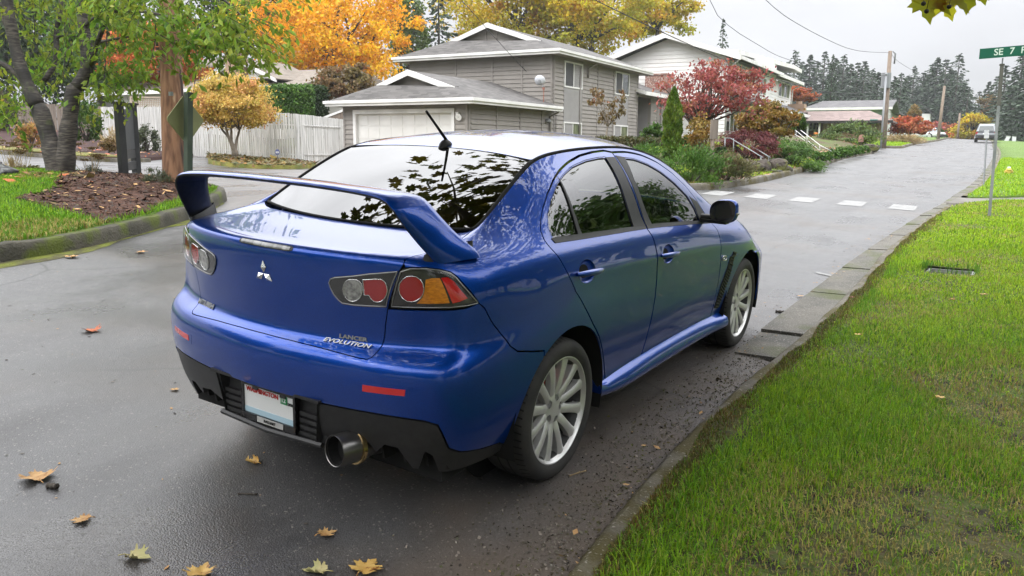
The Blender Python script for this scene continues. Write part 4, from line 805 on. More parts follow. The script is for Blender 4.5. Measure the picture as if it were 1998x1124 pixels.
# ---------------------------------------------------------------- car assembly
KU, KV = .25, .08
def uvp(P): return np.asarray(P, float) * [KU, KV]
def inset_poly(q, d):
    q = np.asarray(q, float); a = np.roll(q, 1, 0); b = np.roll(q, -1, 0)
    area = .5 * np.sum(q[:, 0] * b[:, 1] - b[:, 0] * q[:, 1]); sg = 1 if area > 0 else -1
    e1 = (q - a); e1 /= np.linalg.norm(e1, axis=1)[:, None] + 1e-9; e2 = (b - q); e2 /= np.linalg.norm(e2, axis=1)[:, None] + 1e-9
    n1 = np.c_[-e1[:, 1], e1[:, 0]] * sg; n2 = np.c_[-e2[:, 1], e2[:, 0]] * sg; n = n1 + n2; n /= np.linalg.norm(n, axis=1)[:, None] + 1e-9
    c = np.clip((n * n1).sum(1), .45, 1); return q + n * (d / c)[:, None]
def panel_geo(outer, holes=(), off=0., gap=.0036, flange=.010, step=.02, side=1, S=None, hgap=0., cell=(.014, .009), bulge=None):
    """triangulated patch of the body surface cut along an outline given in (u, v); returns verts, faces, normals"""
    S = S or BODY; O = inset_poly(resample(uvp(outer), step), gap); H = [inset_poly(resample(uvp(h), step), -hgap) for h in holes]
    lo, hi = O.min(0), O.max(0); gx, gy = np.meshgrid(np.arange(lo[0], hi[0], cell[0] * 2), np.arange(lo[1], hi[1], cell[1] * 2), indexing='ij')
    V, F = cdt(O, H, np.c_[gx.ravel(), gy.ravel()], .006)
    u, v = V[:, 0] / KU, V[:, 1] / KV; P = S(u, v); Nn = S.normal(u, v); Nn = -Nn if S.flip else Nn
    o_ = off if bulge is None else off + bulge(P)
    P = P + Nn * (o_[:, None] if np.ndim(o_) else o_)
    if len(F):
        fl_ = (np.cross(P[F[:, 1]] - P[F[:, 0]], P[F[:, 2]] - P[F[:, 0]]) * Nn[F[:, 0]]).sum(1) < 0; F[fl_] = F[fl_][:, ::-1]
    # boundary edges
    E = np.sort(np.r_[F[:, [0, 1]], F[:, [1, 2]], F[:, [2, 0]]], 1); Ed = np.r_[F[:, [0, 1]], F[:, [1, 2]], F[:, [2, 0]]]
    key = E[:, 0] * (len(V) + 1) + E[:, 1]; un, inv, cnt = np.unique(key, return_inverse=True, return_counts=True); Bd = Ed[cnt[inv] == 1]
    fl = []
    if flange:
        base = len(P); T = []; 
        for i, j in Bd:
            k = base + len(T); T += [P[i], P[j], P[j] - Nn[j] * flange, P[i] - Nn[i] * flange]; fl.append((k, k + 3, k + 2, k + 1))
        fn = []
        for f in fl:
            q = [T[x - base] for x in f]; n = np.cross(q[1] - q[0], q[3] - q[0]); n /= np.linalg.norm(n) + 1e-12; fn += [n] * 4
        if T: P = np.r_[P, np.array(T)]; Nn = np.r_[Nn, np.array(fn)]
    faces = [tuple(f) for f in F] + fl
    if side < 0: P = P * [-1, 1, 1]; Nn = Nn * [-1, 1, 1]; faces = [f[::-1] for f in faces]
    return P, faces, Nn
def link_panel(name, geos, mat, parent):
    vs = []; fs = []; ns = []
    for P, F, Nn in geos:
        n = sum(len(x) for x in vs); vs.append(P); ns.append(Nn); fs += [tuple(i + n for i in f) for f in F]
    me = bpy.data.meshes.new(name); me.from_pydata([tuple(p) for p in np.concatenate(vs)], [], fs); me.materials.append(MATS[mat])
    me.polygons.foreach_set('use_smooth', [True] * len(me.polygons)); me.update()
    me.normals_split_custom_set_from_vertices([tuple(n) for n in np.concatenate(ns)])
    o = bpy.data.objects.new(name, me); COL.objects.link(o); o.parent = parent; return o
def panel(name, outer, mat, parent, side=1, both=False, **k):
    g_ = [panel_geo(outer, side=side, **k)]
    if both: g_.append(panel_geo(outer, side=-side, **k))
    return link_panel(name, g_, mat, parent)
_n = BODY.normal(np.array(11.), np.array(6.)); BODY.flip = bool(_n[0] < 0)
def yz_uv(pts, x=.88, rng=(6, 20)): return [tuple(BODY.near(np.array([x, y, z]), (.12, 1, 1), rng)) for y, z in pts]
def arch_pts(cy, cz, ry, rz, a0, a1, n): return [(cy + ry * math.cos(a), cz + rz * math.sin(a)) for a in np.linspace(R_(a0), R_(a1), n)]
# gap lines in (u, v)
BUMPCUT = [(6.67, 8.85), (6.88, 8.5), (7.28, 7.0), (7.62, 5.17), (7.79, 4.70), (8.15, 4.35), (8.46, 4.12)]
TL_TOP = [(4.14, 10.72), (4.29, 10.84), (4.76, 11.02), (5.24, 11.03), (5.68, 10.86), (5.9, 10.57), (6.12, 10.1), (6.40, 9.54), (6.67, 8.9)]
TL_BOT = [(3.66, 8.5), (4.12, 8.52), (4.78, 8.57), (5.57, 8.65), (6.24, 8.71), (6.67, 8.85)]
TRUNK = [(4.10, 11.75), (4.10, 11.1), (4.02, 10.55), (3.90, 9.75), (3.76, 9.05), (3.65, 8.5), (3.55, 7.8), (3.47, 6.8), (3.43, 5.8), (3.40, 5.25), (3.30, 5.02), (3.1, 5.02), (1.94, 5.30), (.9, 5.45), (0., 5.5)]
RD_TOP = [(12.03, 15.72), (11.82, 15.80), (11.45, 15.77), (11.06, 15.69), (10.6, 15.50), (10.19, 15.28), (9.75, 14.98), (9.3, 14.58), (9.01, 14.12), (8.87, 13.59), (8.83, 12.98), (8.88, 12.31), (8.96, 11.51), (9.05, 10.55), (9.16, 9.32), (9.30, 7.8), (9.47, 6.45), (9.76, 5.42), (10.08, 4.32), (10.36, 3.5), (10.58, 2.65), (10.75, 1.86), (10.93, 1.02)]
RD_BOT = [(11.1, .93), (11.5, .96), (12.0, 1.02)]
BPIL = [(12.05, 2.0), (12.11, 2.9), (12.14, 4.1), (12.14, 5.4), (12.12, 7.2), (12.09, 9.5), (12.07, 10.7), (12.04, 11.7), (12.02, 13), (12.01, 14.4), (12.02, 15.3)]
FD_TOP = [(12.03, 15.72), (12.5, 15.75), (13.05, 15.72), (13.58, 15.62), (14.02, 15.38), (14.32, 14.9), (14.5, 14.12), (14.6, 13.03), (14.68, 11.9), (14.78, 10.7), (14.78, 8.3), (14.82, 5.2), (14.84, 3.5), (14.84, 2.5), (14.84, 1.1)]
FD_BOT = [(12.0, 1.02), (13, 1.05), (14, 1.08), (14.84, 1.1)]
WIN_R = [(11.74, 15.50), (11.55, 15.52), (11.14, 15.46), (10.66, 15.31), (10.21, 15.06), (9.76, 14.73), (9.37, 14.28), (9.14, 13.75), (9.10, 13.06), (9.17, 12.2), (10.08, 12.13), (10.93, 12.1), (11.70, 12.08), (11.70, 13.43), (11.71, 14.6)]
WIN_F = [(12.30, 15.47), (12.62, 15.45), (13.03, 15.31), (13.41, 15.08), (13.75, 14.70), (14.06, 14.15), (14.16, 13.35), (14.12, 12.10), (13.01, 12.1), (12.20, 12.12), (12.16, 13.52), (12.17, 14.64)]
AR = arch_pts(1.0, .335, .392, .368, 0, 180, 25); AF = arch_pts(3.635, .335, .374, .376, 0, 180, 25)
def arch_uv(A): return yz_uv(A)
AR_UV = arch_uv(AR); AF_UV = arch_uv(AF)       # front (+y) to rear
car = thing('parked_car', 'blue four-door sports sedan with tall rear wing parked by the right kerb', 'car')
def carM(a, b):
    f = np.array([0, math.cos(a), math.sin(a)]); r = np.array([math.cos(b), 0, math.sin(b)]); r -= f * (r @ f); r /= np.linalg.norm(r); u = np.cross(r, f); return np.array([r, f, u]).T
CM = carM(.0228, -.052); car.matrix_world = Matrix([[*CM[i], 0] for i in range(3)] + [[0, 0, 0, 1]]); CM4 = car.matrix_world.copy()
car.location.z = .004
arch_idx = len(AR_UV) // 2
ar_rear = [p for p, q in zip(AR_UV, AR) if q[0] < .775 and True]         # below/behind the bumper cut
iz = min(range(25), key=lambda i: abs(AR[i][0] - .775) + (AR[i][1] < .34))
ar_front_part, ar_rear_part = AR_UV[:iz + 1], AR_UV[iz:]
RINGR = [(u, 15.93) for u in np.arange(5.25, 16.5, .25)]
DECKGAP = [(4.10, 11.75), (4.30, 12.3), (4.75, 13.2), (5.0, 14.4), (5.12, 15.2), (5.15, 15.93)]
# rear quarter with C-pillar, roof rail and A-pillar in one pressing, each side
QUARTER = BUMPCUT[::-1] + TL_TOP[::-1] + [(4.10, 11.1)] + DECKGAP + RINGR + [(16.45, 15.9), (16.2, 14.6), (15.5, 13.4), (14.72, 12.2)] + FD_TOP[:8][::-1] + RD_TOP[1:] + yz_uv([(1.46, .245), (1.40, .27)]) + ar_front_part
for s in (1, -1):
    panel('quarter_panel', QUARTER, 'car_paint', car, s)
    rd = RD_TOP + RD_BOT + BPIL
    dish = [yz_uv([(cy + .085 * math.cos(a), cz + .053 * math.sin(a)) for a in np.linspace(0, 2 * math.pi, 21)[:-1]]) for cy, cz in ((1.17, .926), (2.16, .874))]
    lab = 'rear door' if s > 0 else 'far rear door'
    for k, (nm, out, win, dsh, hy, hz, trims) in enumerate((('rear', rd, WIN_R, dish[0], (1.045, 1.295), (.934, .919), None), ('front', FD_TOP + FD_BOT[::-1][1:-1] + [(12.0, 1.02)] + BPIL, WIN_F, dish[1], (2.02, 2.275), (.885, .869), None))):
        d = link_panel('door', [panel_geo(out, [win, dsh], side=s)], 'car_paint', car)
        link_panel('window', [panel_geo(win, off=-.005, gap=-.010, flange=0, side=s)], 'car_glass', d)
        # recess and handle
        mb = MB(); c = BODY(*BODY.near(np.array([.88, sum(hy) / 2, sum(hz) / 2]), (.12, 1, 1), (6, 20))); U = np.array(dsh); ring = BODY(U[:, 0], U[:, 1]); rows = []
        for t, dp in ((1, 0.), (.97, .006), (.8, .014), (.45, .020), (.05, .021)): rows.append([tuple((c + (p - c) * t - np.array([dp, 0, 0])) * [s, 1, 1]) for p in list(ring) + [ring[0]]])
        mb.grid(rows); mb.build('handle_recess', MATS['car_paint'], d, smooth=True)
        mb = MB(); pth = []; rad = []
        for t in np.linspace(0, 1, 13):
            y = hy[0] + (hy[1] - hy[0]) * t; z = hz[0] + (hz[1] - hz[0]) * t; x = BODY(*BODY.near(np.array([.88, y, z]), (.12, 1, 1), (6, 20)))[0]
            pth.append(((x + .014 + .016 * math.sin(math.pi * t) ** .5) * s, y, z)); rad.append(.0155 * (math.sin(math.pi * (.06 + .88 * t))) ** .35)
        mb.tube(pth, rad, 10); mb.build('handle', MATS['car_paint'], d, smooth=True, angle=60)
        if k == 0:
            link_panel('pillar_trim', [panel_geo([(11.68, 12.1), (12.03, 12.1), (12.0, 13), (11.99, 14.4), (12.0, 15.55), (11.72, 15.55)], off=.002, gap=.002, flange=.004, side=s)], 'black_plastic', d)
            link_panel('window_divider', [panel_geo([(9.99, 15.05), (10.03, 14.95), (10.16, 12.1), (10.04, 12.1)], off=.001, gap=0, flange=.004, side=s)], 'black_plastic', d)
            link_panel('belt_trim', [panel_geo([(9.10, 12.22), (9.18, 11.72), (10.01, 11.66), (11.27, 11.67), (12.02, 11.72), (12.02, 12.12), (10.9, 12.13), (10.0, 12.2)], off=.003, gap=.001, flange=.005, side=s)], 'black_plastic', d)
            W = np.array(WIN_R)
        else:
            link_panel('pillar_trim', [panel_geo([(12.05, 12.1), (12.24, 12.1), (12.19, 13.5), (12.21, 14.64), (12.33, 15.52), (12.06, 15.6)], off=.002, gap=.001, flange=.004, side=s)], 'black_plastic', d)
            link_panel('belt_trim', [panel_geo([(12.05, 11.72), (13.14, 11.72), (14.3, 11.7), (14.62, 11.75), (14.56, 12.15), (13.2, 12.13), (12.05, 12.13)], off=.003, gap=.001, flange=.005, side=s)], 'black_plastic', d)
            link_panel('mirror_sail', [panel_geo([(14.10, 12.12), (14.57, 12.15), (14.56, 13.1), (14.46, 14.0), (14.17, 14.2), (14.2, 13.4)], off=.002, gap=.001, flange=.005, side=s)], 'black_plastic', d)
            W = np.array(WIN_F)
        # rubber round the pane
        q = uvp(smooth_line(resample(W * [KU, KV], .03) / [KU, KV], .1, True)); a_, b_ = inset_poly(q, -.004), inset_poly(q, .004)
        A_, B_ = BODY(a_[:, 0] / KU, a_[:, 1] / KV), BODY(b_[:, 0] / KU, b_[:, 1] / KV); mb = MB(); nn = np.array([.001 * s, 0, 0])
        mb.grid([[tuple(p * [s, 1, 1] + nn * 1.2) for p in list(A_) + [A_[0]]], [tuple(p * [s, 1, 1] - nn * 3) for p in list(B_) + [B_[0]]]]); mb.build('window_seal', MATS['matte_black'], d, smooth=True)
    # fender
    fe = FD_TOP[8:] + yz_uv([(3.2, .25), (3.27, .25)]) + AF_UV[::-1] + yz_uv([(4.03, .27), (4.05, .5)]) + [(18.0, 6.0), (18.0, 12.1), (17.3, 12.5), (16.6, 13.6), (16.25, 14.4), (15.5, 13.35), (14.74, 12.15)]
    fd = panel('fender', fe, 'car_paint', car, s)
    link_panel('vent', [panel_geo([(15.56, 6.85), (15.77, 6.7), (15.54, 3.68), (15.32, 2.48), (15.18, 1.5), (14.90, 1.63), (15.02, 2.92), (15.26, 4.02)], off=.002, gap=.0, flange=.006, side=s)], 'matte_black', fd)
    mb = MB(); q0, q1 = np.array([(15.56, 6.85), (15.26, 4.02), (15.02, 2.92), (14.9, 1.63)]), np.array([(15.77, 6.7), (15.54, 3.68), (15.32, 2.48), (15.18, 1.5)])
    for t in np.linspace(.05, 2.9, 22):
        i = min(int(t), 2); f = t - i; A_ = q0[i] * (1 - f) + q0[i + 1] * f; B_ = q1[i] * (1 - f) + q1[i + 1] * f; pa, pb = BODY(*A_) + [.005, 0, 0], BODY(*B_) + [.005, 0, 0]; mb.tube([pa * [s, 1, 1], pb * [s, 1, 1]], .004, 4)
    mb.build('vent_slats', MATS['black_plastic'], fd)
    b0 = BODY(15.02, 5.72); mb = MB(); ang = np.linspace(0, 2 * math.pi, 17)[:-1]
    mb.tube([((b0[0] + .003) * s, b0[1] + .042 * math.copysign(abs(math.cos(a)) ** .5, math.cos(a)), b0[2] + .014 * math.copysign(abs(math.sin(a)) ** .6, math.sin(a)) - .008 * math.cos(a)) for a in list(ang) + [ang[0]]], .0035, 6); mb.tube([((b0[0] + .003) * s, b0[1] - .02, b0[2]), ((b0[0] + .003) * s, b0[1] + .02, b0[2] - .002)], .003, 5); mb.build('side_badge', MATS['chrome'], fd, smooth=True)
    # side skirt
    prof = [(.835, .345), (.852, .322), (.868, .312), (.888, .296), (.900, .272), (.898, .246), (.880, .222), (.84, .21), (.78, .208)]; rows = []
    for y in np.linspace(1.385, 3.265, 44):
        t = (y - 1.385) / 1.88; e0 = math.exp(-(y - 1.385) / .09); e1 = math.exp(-(3.265 - y) / .07); sag = .012 * math.sin(math.pi * t)
        rows.append([((x + (-.004 - .012 * math.exp(-((y - 1.385) / .22) ** 2) + .018 * math.exp(-((3.265 - y) / .2) ** 2) - sag * (z < .3)) * (1 if z < .31 else .3)) * s, y, z + .03 * e0 * (z < .3) - .0 * e1 + (.012 * math.exp(-((y - 1.385) / .3) ** 2) if z < .25 else 0)) for x, z in prof])
    mb = MB(); mb.grid(rows); mb.add(rows[0], [tuple(range(len(prof)))]); mb.add(rows[-1], [tuple(range(len(prof)))]); mb.build('side_skirt', MATS['car_paint'], car, smooth=True, angle=50)
    # rear lamp: cluster on the corner and its inner half
    tl = panel('tail_light', [(4.02, 10.42), (4.08, 10.61), (4.29, 10.76), (4.76, 10.94), (5.24, 10.95), (5.65, 10.78), (5.86, 10.49), (6.08, 10.02), (6.36, 9.48), (6.67, 8.88), (6.62, 8.81), (6.24, 8.77), (5.57, 8.71), (4.78, 8.63), (4.12, 8.58), (3.72, 8.56), (3.80, 8.99), (3.91, 9.66)], 'bezel', car, s, off=-.004, gap=0, flange=.01)
    inn = [(3.97, 10.44), (3.67, 10.28), (3.2, 10.08), (2.72, 9.84), (2.23, 9.65), (2.09, 9.54), (2.04, 9.32), (2.08, 9.06), (2.17, 8.78), (2.29, 8.58), (2.4, 8.46), (2.73, 8.45), (3.16, 8.49), (3.62, 8.54), (3.74, 9.22), (3.86, 9.8)]
    link_panel('inner_bezel', [panel_geo(inn, off=.003, gap=0, flange=.008, side=s)], 'bezel', tl)
    for nm, mt, ol, of in (('reverse_lens', 'clear_lens', [(3.01, 9.21), (2.98, 9.0), (2.92, 8.83), (2.83, 8.71), (2.72, 8.65), (2.61, 8.67), (2.53, 8.76), (2.48, 8.91), (2.46, 9.1), (2.49, 9.31), (2.55, 9.51), (2.65, 9.6), (2.75, 9.62), (2.85, 9.64), (2.94, 9.59), (3.0, 9.41)], .006),
                           ('brake_lens', 'red_lens_dark', [(3.03, 9.68), (3.2, 9.73), (3.32, 9.77), (3.42, 9.79), (3.52, 9.81), (3.61, 9.71), (3.66, 9.52), (3.68, 9.3), (3.65, 9.09), (3.59, 8.92), (3.5, 8.79), (3.4, 8.74), (3.3, 8.76), (3.22, 8.86), (3.18, 8.99), (3.04, 8.98)], .006),
                           ('brake_lens', 'red_lens_dark', [(4.71, 9.53), (4.68, 9.27), (4.59, 9.06), (4.46, 8.92), (4.32, 8.86), (4.18, 8.88), (4.07, 8.99), (4.0, 9.17), (3.98, 9.39), (4.0, 9.65), (4.08, 9.9), (4.2, 10.1), (4.33, 10.18), (4.48, 10.18), (4.6, 10.03), (4.68, 9.8)], .001),
                           ('indicator_lens', 'amber_lens', [(4.76, 10.06), (4.97, 10.22), (5.24, 10.31), (5.44, 9.59), (5.62, 8.95), (4.93, 8.84), (4.47, 8.8), (4.64, 9.07), (4.73, 9.5)], -.001),
                           ('marker_lens', 'red_lens', [(5.29, 10.33), (5.55, 10.45), (5.78, 10.18), (6.04, 9.65), (6.3, 9.18), (6.04, 9.04), (5.73, 8.94), (5.51, 9.6)], -.001)):
        link_panel(nm, [panel_geo(ol, off=of, gap=0, flange=.004, side=s, step=.01)], mt, tl)
        if nm in ('reverse_lens', 'brake_lens'):
            q = np.array(ol); A_ = BODY(q[:, 0], q[:, 1]) + BODY.normal(q[:, 0], q[:, 1]) * (-1 if BODY.flip else 1) * (of + .001); mb = MB(); mb.tube([p * [s, 1, 1] for p in list(A_) + [A_[0]]], .0022, 5, False); mb.build('lens_ring', MATS['chrome'], tl, smooth=True)
    panel('lens_cover', [(3.76, 9.3), (3.98, 10.42), (4.29, 10.76), (4.76, 10.94), (5.24, 10.95), (5.65, 10.78), (5.86, 10.49), (6.08, 10.02), (6.36, 9.48), (6.67, 8.88), (6.62, 8.81), (6.24, 8.77), (5.57, 8.71), (4.78, 8.63), (4.12, 8.58), (3.74, 8.56)], 'lens_cover', tl, s, off=.007, gap=.001, flange=0); panel('lens_cover', inn, 'lens_cover', tl, s, off=.012, gap=.001, flange=0)
    for ol in ([(4.02, 10.42), (4.29, 10.76), (4.76, 10.94), (5.24, 10.95), (5.65, 10.78), (5.86, 10.49), (6.08, 10.02), (6.36, 9.48), (6.67, 8.88), (6.62, 8.81), (6.24, 8.77), (5.57, 8.71), (4.78, 8.63), (4.12, 8.58), (3.74, 8.56), (3.80, 8.99), (3.91, 9.66)], inn):
        q = inset_poly(uvp(ol), .004); A_ = BODY(q[:, 0] / KU, q[:, 1] / KV) + BODY.normal(q[:, 0] / KU, q[:, 1] / KV) * (-1 if BODY.flip else 1) * .004; mb = MB(); mb.tube([p * [s, 1, 1] for p in list(A_) + [A_[0]]], .0022, 5, False); mb.build('lamp_edge', MATS['badge'], tl, smooth=True)
    # front lamp
    panel('headlight', [(18.2, 8.6), (19.4, 8.2), (19.7, 10.4), (19.2, 11.5), (18.15, 11.6)], 'bezel', car, s, off=.003, gap=0)
    # mirror
    mb = MB(); rows = []
    for i in range(13):
        ph = math.pi * i / 12; row = []
        for j in range(25):
            th = 2 * math.pi * j / 24; cx, sx_ = math.cos(th), math.sin(th); r = math.sin(ph) ** .55
            X = .083 * r * math.copysign(abs(cx) ** .75, cx); Z = .072 * r * math.copysign(abs(sx_) ** .75, sx_); Y = -.055 * math.cos(ph)
            Y = max(Y, -.036); X *= 1 - .12 * (Y > .02); Z += .010 * X / .08 if Z > 0 else -.004 * X / .08
            row.append(((.945 + X) * s, 2.835 + Y + .5 * (X + .08) * .25, 1.062 + Z))
        rows.append(row)
    mb.grid(rows); mi = mb.build('mirror', MATS['car_paint'], car, smooth=True, angle=50)
    mb = MB(); mb.prism([((.945 + .078 * math.copysign(abs(math.cos(a)) ** .7, math.cos(a)) * .97) * s, 2.796 + .125 * (.08 + .078 * math.cos(a)) * 1.0, 1.062 + .068 * math.copysign(abs(math.sin(a)) ** .7, math.sin(a)) + .010 * math.cos(a) * (math.sin(a) > 0)) for a in np.linspace(0, 2 * math.pi, 33)[:-1]], (0, -.004, 0)); mb.build('mirror_glass', MATS['gloss_black'], mi)  # mirror glass, coloured black in place of the dark trees it reflects
    mb = MB(); mb.tube([(.80 * s, 2.86, 1.0), (.86 * s, 2.86, 1.005), (.92 * s, 2.85, 1.015)], [.03, .026, .03], 8); mb.box((.89 * s, 2.85, .992), (.16, .07, .02)); mb.build('mirror_foot', MATS['black_plastic'], mi, smooth=True, angle=50)
    mb = MB(); mb.tube([(1.018 * s, 2.83, 1.05), (1.027 * s, 2.86, 1.05), (1.015 * s, 2.895, 1.05)], .009, 6); mb.build('mirror_lamp', MATS['clear_lens'], mi, smooth=True)
# bumper, both halves in one piece
BUMP = [(0, 5.5)] + TRUNK[::-1][1:10] + TL_BOT[1:] + BUMPCUT[1:] + ar_rear_part + yz_uv([(.612, .27)]) + [(7.6, .72), (7.0, .80), (6.4, .92), (5.98, 1.13), (5.73, 1.73), (5.59, 2.02), (5.14, 2.11), (3.57, 2.15), (1.82, 2.13), (0, 2.13)]
def sym_panel(name, outer, mat, parent, **k):
    """right half plus mirrored left half, welded on the centre line"""
    o = np.array(outer, float); full = np.r_[o, (o * [-1, 1])[::-1][1:-1]] if abs(o[0][0]) < 1e-6 and abs(o[-1][0]) < 1e-6 else o
    return full
class SymSurf:
    """body surface with negative u for the left half"""
    def __init__(s, S): s.S = S; s.flip = S.flip; s.n = S.n; s.m = S.m
    def __call__(s, u, v): sg = np.where(np.asarray(u) < 0, -1., 1.); return s.S(np.abs(u), v) * np.stack([sg, np.ones_like(sg), np.ones_like(sg)], -1)
    def normal(s, u, v): sg = np.where(np.asarray(u) < 0, -1., 1.); return s.S.normal(np.abs(u), v) * np.stack([sg, np.ones_like(sg), np.ones_like(sg)], -1)
SYM = SymSurf(BODY)
_nn = BODY.normal(np.array([0., .02]), np.array([9., 9.]))
def full(o): o = np.array(o, float); return np.r_[o, (o * [-1, 1])[::-1][1:-1]]
bumper = link_panel('rear_bumper', [panel_geo(full(BUMP), S=SYM)], 'car_paint', car)
TR = [(0, 15.95), (1.5, 15.95), (3.2, 15.95), (4.4, 15.93), (5.0, 15.9)] + DECKGAP[::-1][2:-1] + TRUNK
trunk = link_panel('boot_lid', [panel_geo(full(TR), S=SYM)], 'car_paint', car)
for s in (1, -1):
    rf = panel('reflector', [(3.30, 3.36), (4.58, 3.40), (4.56, 3.09), (3.29, 3.04)], 'red_lens', bumper, s, off=.002, gap=0, flange=.006)
    link_panel('reflector_surround', [panel_geo([(3.10, 3.44), (4.66, 3.48), (4.68, 3.02), (4.5, 2.96), (3.14, 2.92)], off=.0008, gap=0, flange=.003, side=s)], 'car_paint', rf)
bl = link_panel('high_brake_light', [panel_geo(full([(0, 11.6), (.80, 11.6), (.87, 11.52), (.87, 11.16), (.80, 11.08), (0, 11.08)]), S=SYM, off=.003, gap=0, flange=.006)], 'led_lens', trunk)
link_panel('light_surround', [panel_geo(full([(0, 11.7), (.86, 11.7), (.95, 11.55), (.95, 11.12), (.86, 10.98), (0, 10.98)]), S=SYM, off=.0015, gap=0, flange=.003)], 'black_plastic', bl)
# hood and front bumper
link_panel('hood', [panel_geo(full([(22, 15.9), (19, 15.9), (16.62, 15.9), (16.5, 14.6), (16.65, 13.6), (17.35, 12.5), (18.0, 12.15), (22, 12.1)]) if False else [(22, 15.9), (19, 15.9), (16.62, 15.9), (16.5, 14.6), (16.65, 13.6), (17.35, 12.5), (18.0, 12.15), (22, 12.1)]), panel_geo([(22, 15.9), (19, 15.9), (16.62, 15.9), (16.5, 14.6), (16.65, 13.6), (17.35, 12.5), (18.0, 12.15), (22, 12.1)], side=-1)], 'car_paint', car)
fb = [(22, 12.05), (18.03, 12.05), (18.03, 6.0)] + yz_uv([(4.06, .5), (4.04, .27)]) + [(18.2, .2), (22, .2)]
fbp = link_panel('front_bumper', [panel_geo(fb, gap=.002), panel_geo(fb, gap=.002, side=-1)], 'car_paint', car)
link_panel('grille', [panel_geo([(22, 2.2), (20.3, 2.2), (20.7, 9.5), (22, 9.8)], off=.004, gap=-.001), panel_geo([(22, 2.2), (20.3, 2.2), (20.7, 9.5), (22, 9.8)], off=.004, gap=-.001, side=-1)], 'matte_black', fbp)
# glass house: rear window, roof, windscreen as crowned sheets between the side rings
def ring_at(u): return BODY(np.asarray(u, float), np.full(np.shape(u), 15.98))
def sheet_surf(uu, C, pw=2.0, ns=33, inset_=.006):
    E = ring_at(uu); C = np.asarray(C); s_ = np.linspace(-1, 1, ns); G = []
    for e_, c_ in zip(E, C):
        k = (e_[0] - inset_) / e_[0]; row = []
        for t in s_:
            f = abs(t) ** pw; row.append((t * e_[0] * k, c_[1] + (e_[1] - c_[1]) * f, c_[2] + (e_[2] - c_[2]) * f))
        G.append(row)
    return G
uR = np.linspace(5.0, 9.33, 30); tR = np.linspace(0, 1, 30)
Cg = np.c_[np.zeros(30), .530 + (1.222 - .530) * tR, 1.126 + (1.424 - 1.126) * tR + .016 * np.sin(math.pi * tR)]
mb = MB(); Gg = sheet_surf(uR, Cg, 2.2); mb.grid(Gg); rw = mb.build('rear_window', MATS['rear_glass'], car, smooth=True)
mb = MB(); E0 = [Vector(r[0]) for r in Gg]; E1 = [Vector(r[-1]) for r in Gg]
for E_ in (E0, E1, [Vector(p) for p in Gg[0]]): mb.tube(E_, .007, 6)
mb.build('window_seal', MATS['matte_black'], rw, smooth=True)
uF = np.linspace(9.42, 13.95, 40); tF = np.linspace(0, 1, 40); yc = 1.236 + (2.70 - 1.236) * tF
zc = np.interp(yc, [1.236, 1.35, 1.5, 1.75, 2.0, 2.25, 2.5, 2.7], [1.4265, 1.453, 1.476, 1.499, 1.506, 1.498, 1.470, 1.425])
mb = MB(); mb.grid(sheet_surf(uF, np.c_[yc * 0, yc, zc], 2.4)); roof = mb.build('roof', MATS['car_paint'], car, smooth=True)
uW = np.linspace(14.02, 16.75, 30); tW = np.linspace(0, 1, 30); mb = MB(); mb.grid(sheet_surf(uW, np.c_[tW * 0, 2.715 + (3.45 - 2.715) * tW, 1.42 + (1.05 - 1.42) * tW + .02 * np.sin(math.pi * tW)], 2.2)); mb.build('windscreen', MATS['car_glass'], car, smooth=True)
mb = MB()
for s in (1, -1): q = ring_at(np.arange(5, 16.9, .15)); mb.tube([((p[0] - .004) * s, p[1], p[2] - .006) for p in q], .009, 5)
mb.build('roof_ditch', MATS['matte_black'], roof, smooth=True)
mb = MB(); q = sheet_surf(np.array([9.375, 9.376]), [(0, 1.229, 1.4185)] * 2, 2.3)[0]; mb.tube([Vector(p) for p in q], .007, 5); mb.build('roof_seal', MATS['matte_black'], roof, smooth=True)
# aerial
mb = MB(); rows = []
for t, (w, hh) in zip(np.linspace(0, 1, 9), ((.004, .004), (.016, .016), (.022, .026), (.025, .034), (.026, .038), (.025, .038), (.021, .034), (.013, .024), (.002, .008))):
    y = 1.20 + .105 * (1 - t) * 1 + .0; z = float(np.interp(y, [1.2, 1.236, 1.35], [1.415, 1.4265, 1.453]))
    rows.append([(w * math.cos(a), y, z - .004 + hh * max(0, math.sin(a)) + (.0)) for a in np.linspace(-.3, math.pi + .3, 13)])
mb.grid(rows); an = mb.build('antenna', MATS['black_plastic'], car, smooth=True)
mb = MB(); mb.tube([(0, 1.268, 1.455), (0, 1.185, 1.525), (0, 1.098, 1.598)], [.008, .0065, .006], 8); mb.build('mast', MATS['matte_black'], an, smooth=True, angle=50)
# rear wing: one aerofoil running down into both feet
ST = [((0, .142, 1.317), (0, .345, 1.302)), ((.2, .142, 1.316), (.2, .343, 1.302)), ((.4, .141, 1.311), (.41, .338, 1.300)), ((.52, .140, 1.303), (.535, .332, 1.297)), ((.575, .141, 1.292), (.597, .328, 1.292)), ((.605, .145, 1.272), (.628, .330, 1.278)), ((.622, .155, 1.247), (.648, .338, 1.256)), ((.640, .180, 1.205), (.678, .360, 1.216)), ((.662, .220, 1.150), (.715, .395, 1.165)), ((.682, .255, 1.105), (.750, .430, 1.125)), ((.692, .272, 1.082), (.768, .448, 1.100)), ((.70, .285, 1.062), (.78, .46, 1.075))]
full_st = [((-a[0], a[1], a[2]), (-b[0], b[1], b[2])) for a, b in ST[::-1][:-1]] + ST
AT = np.array([a for a, b in full_st]); AL = np.array([b for a, b in full_st]); fine = []
AT = smooth_line(AT, .03); AL2 = []
n_ = len(full_st); AT, AL = [], []
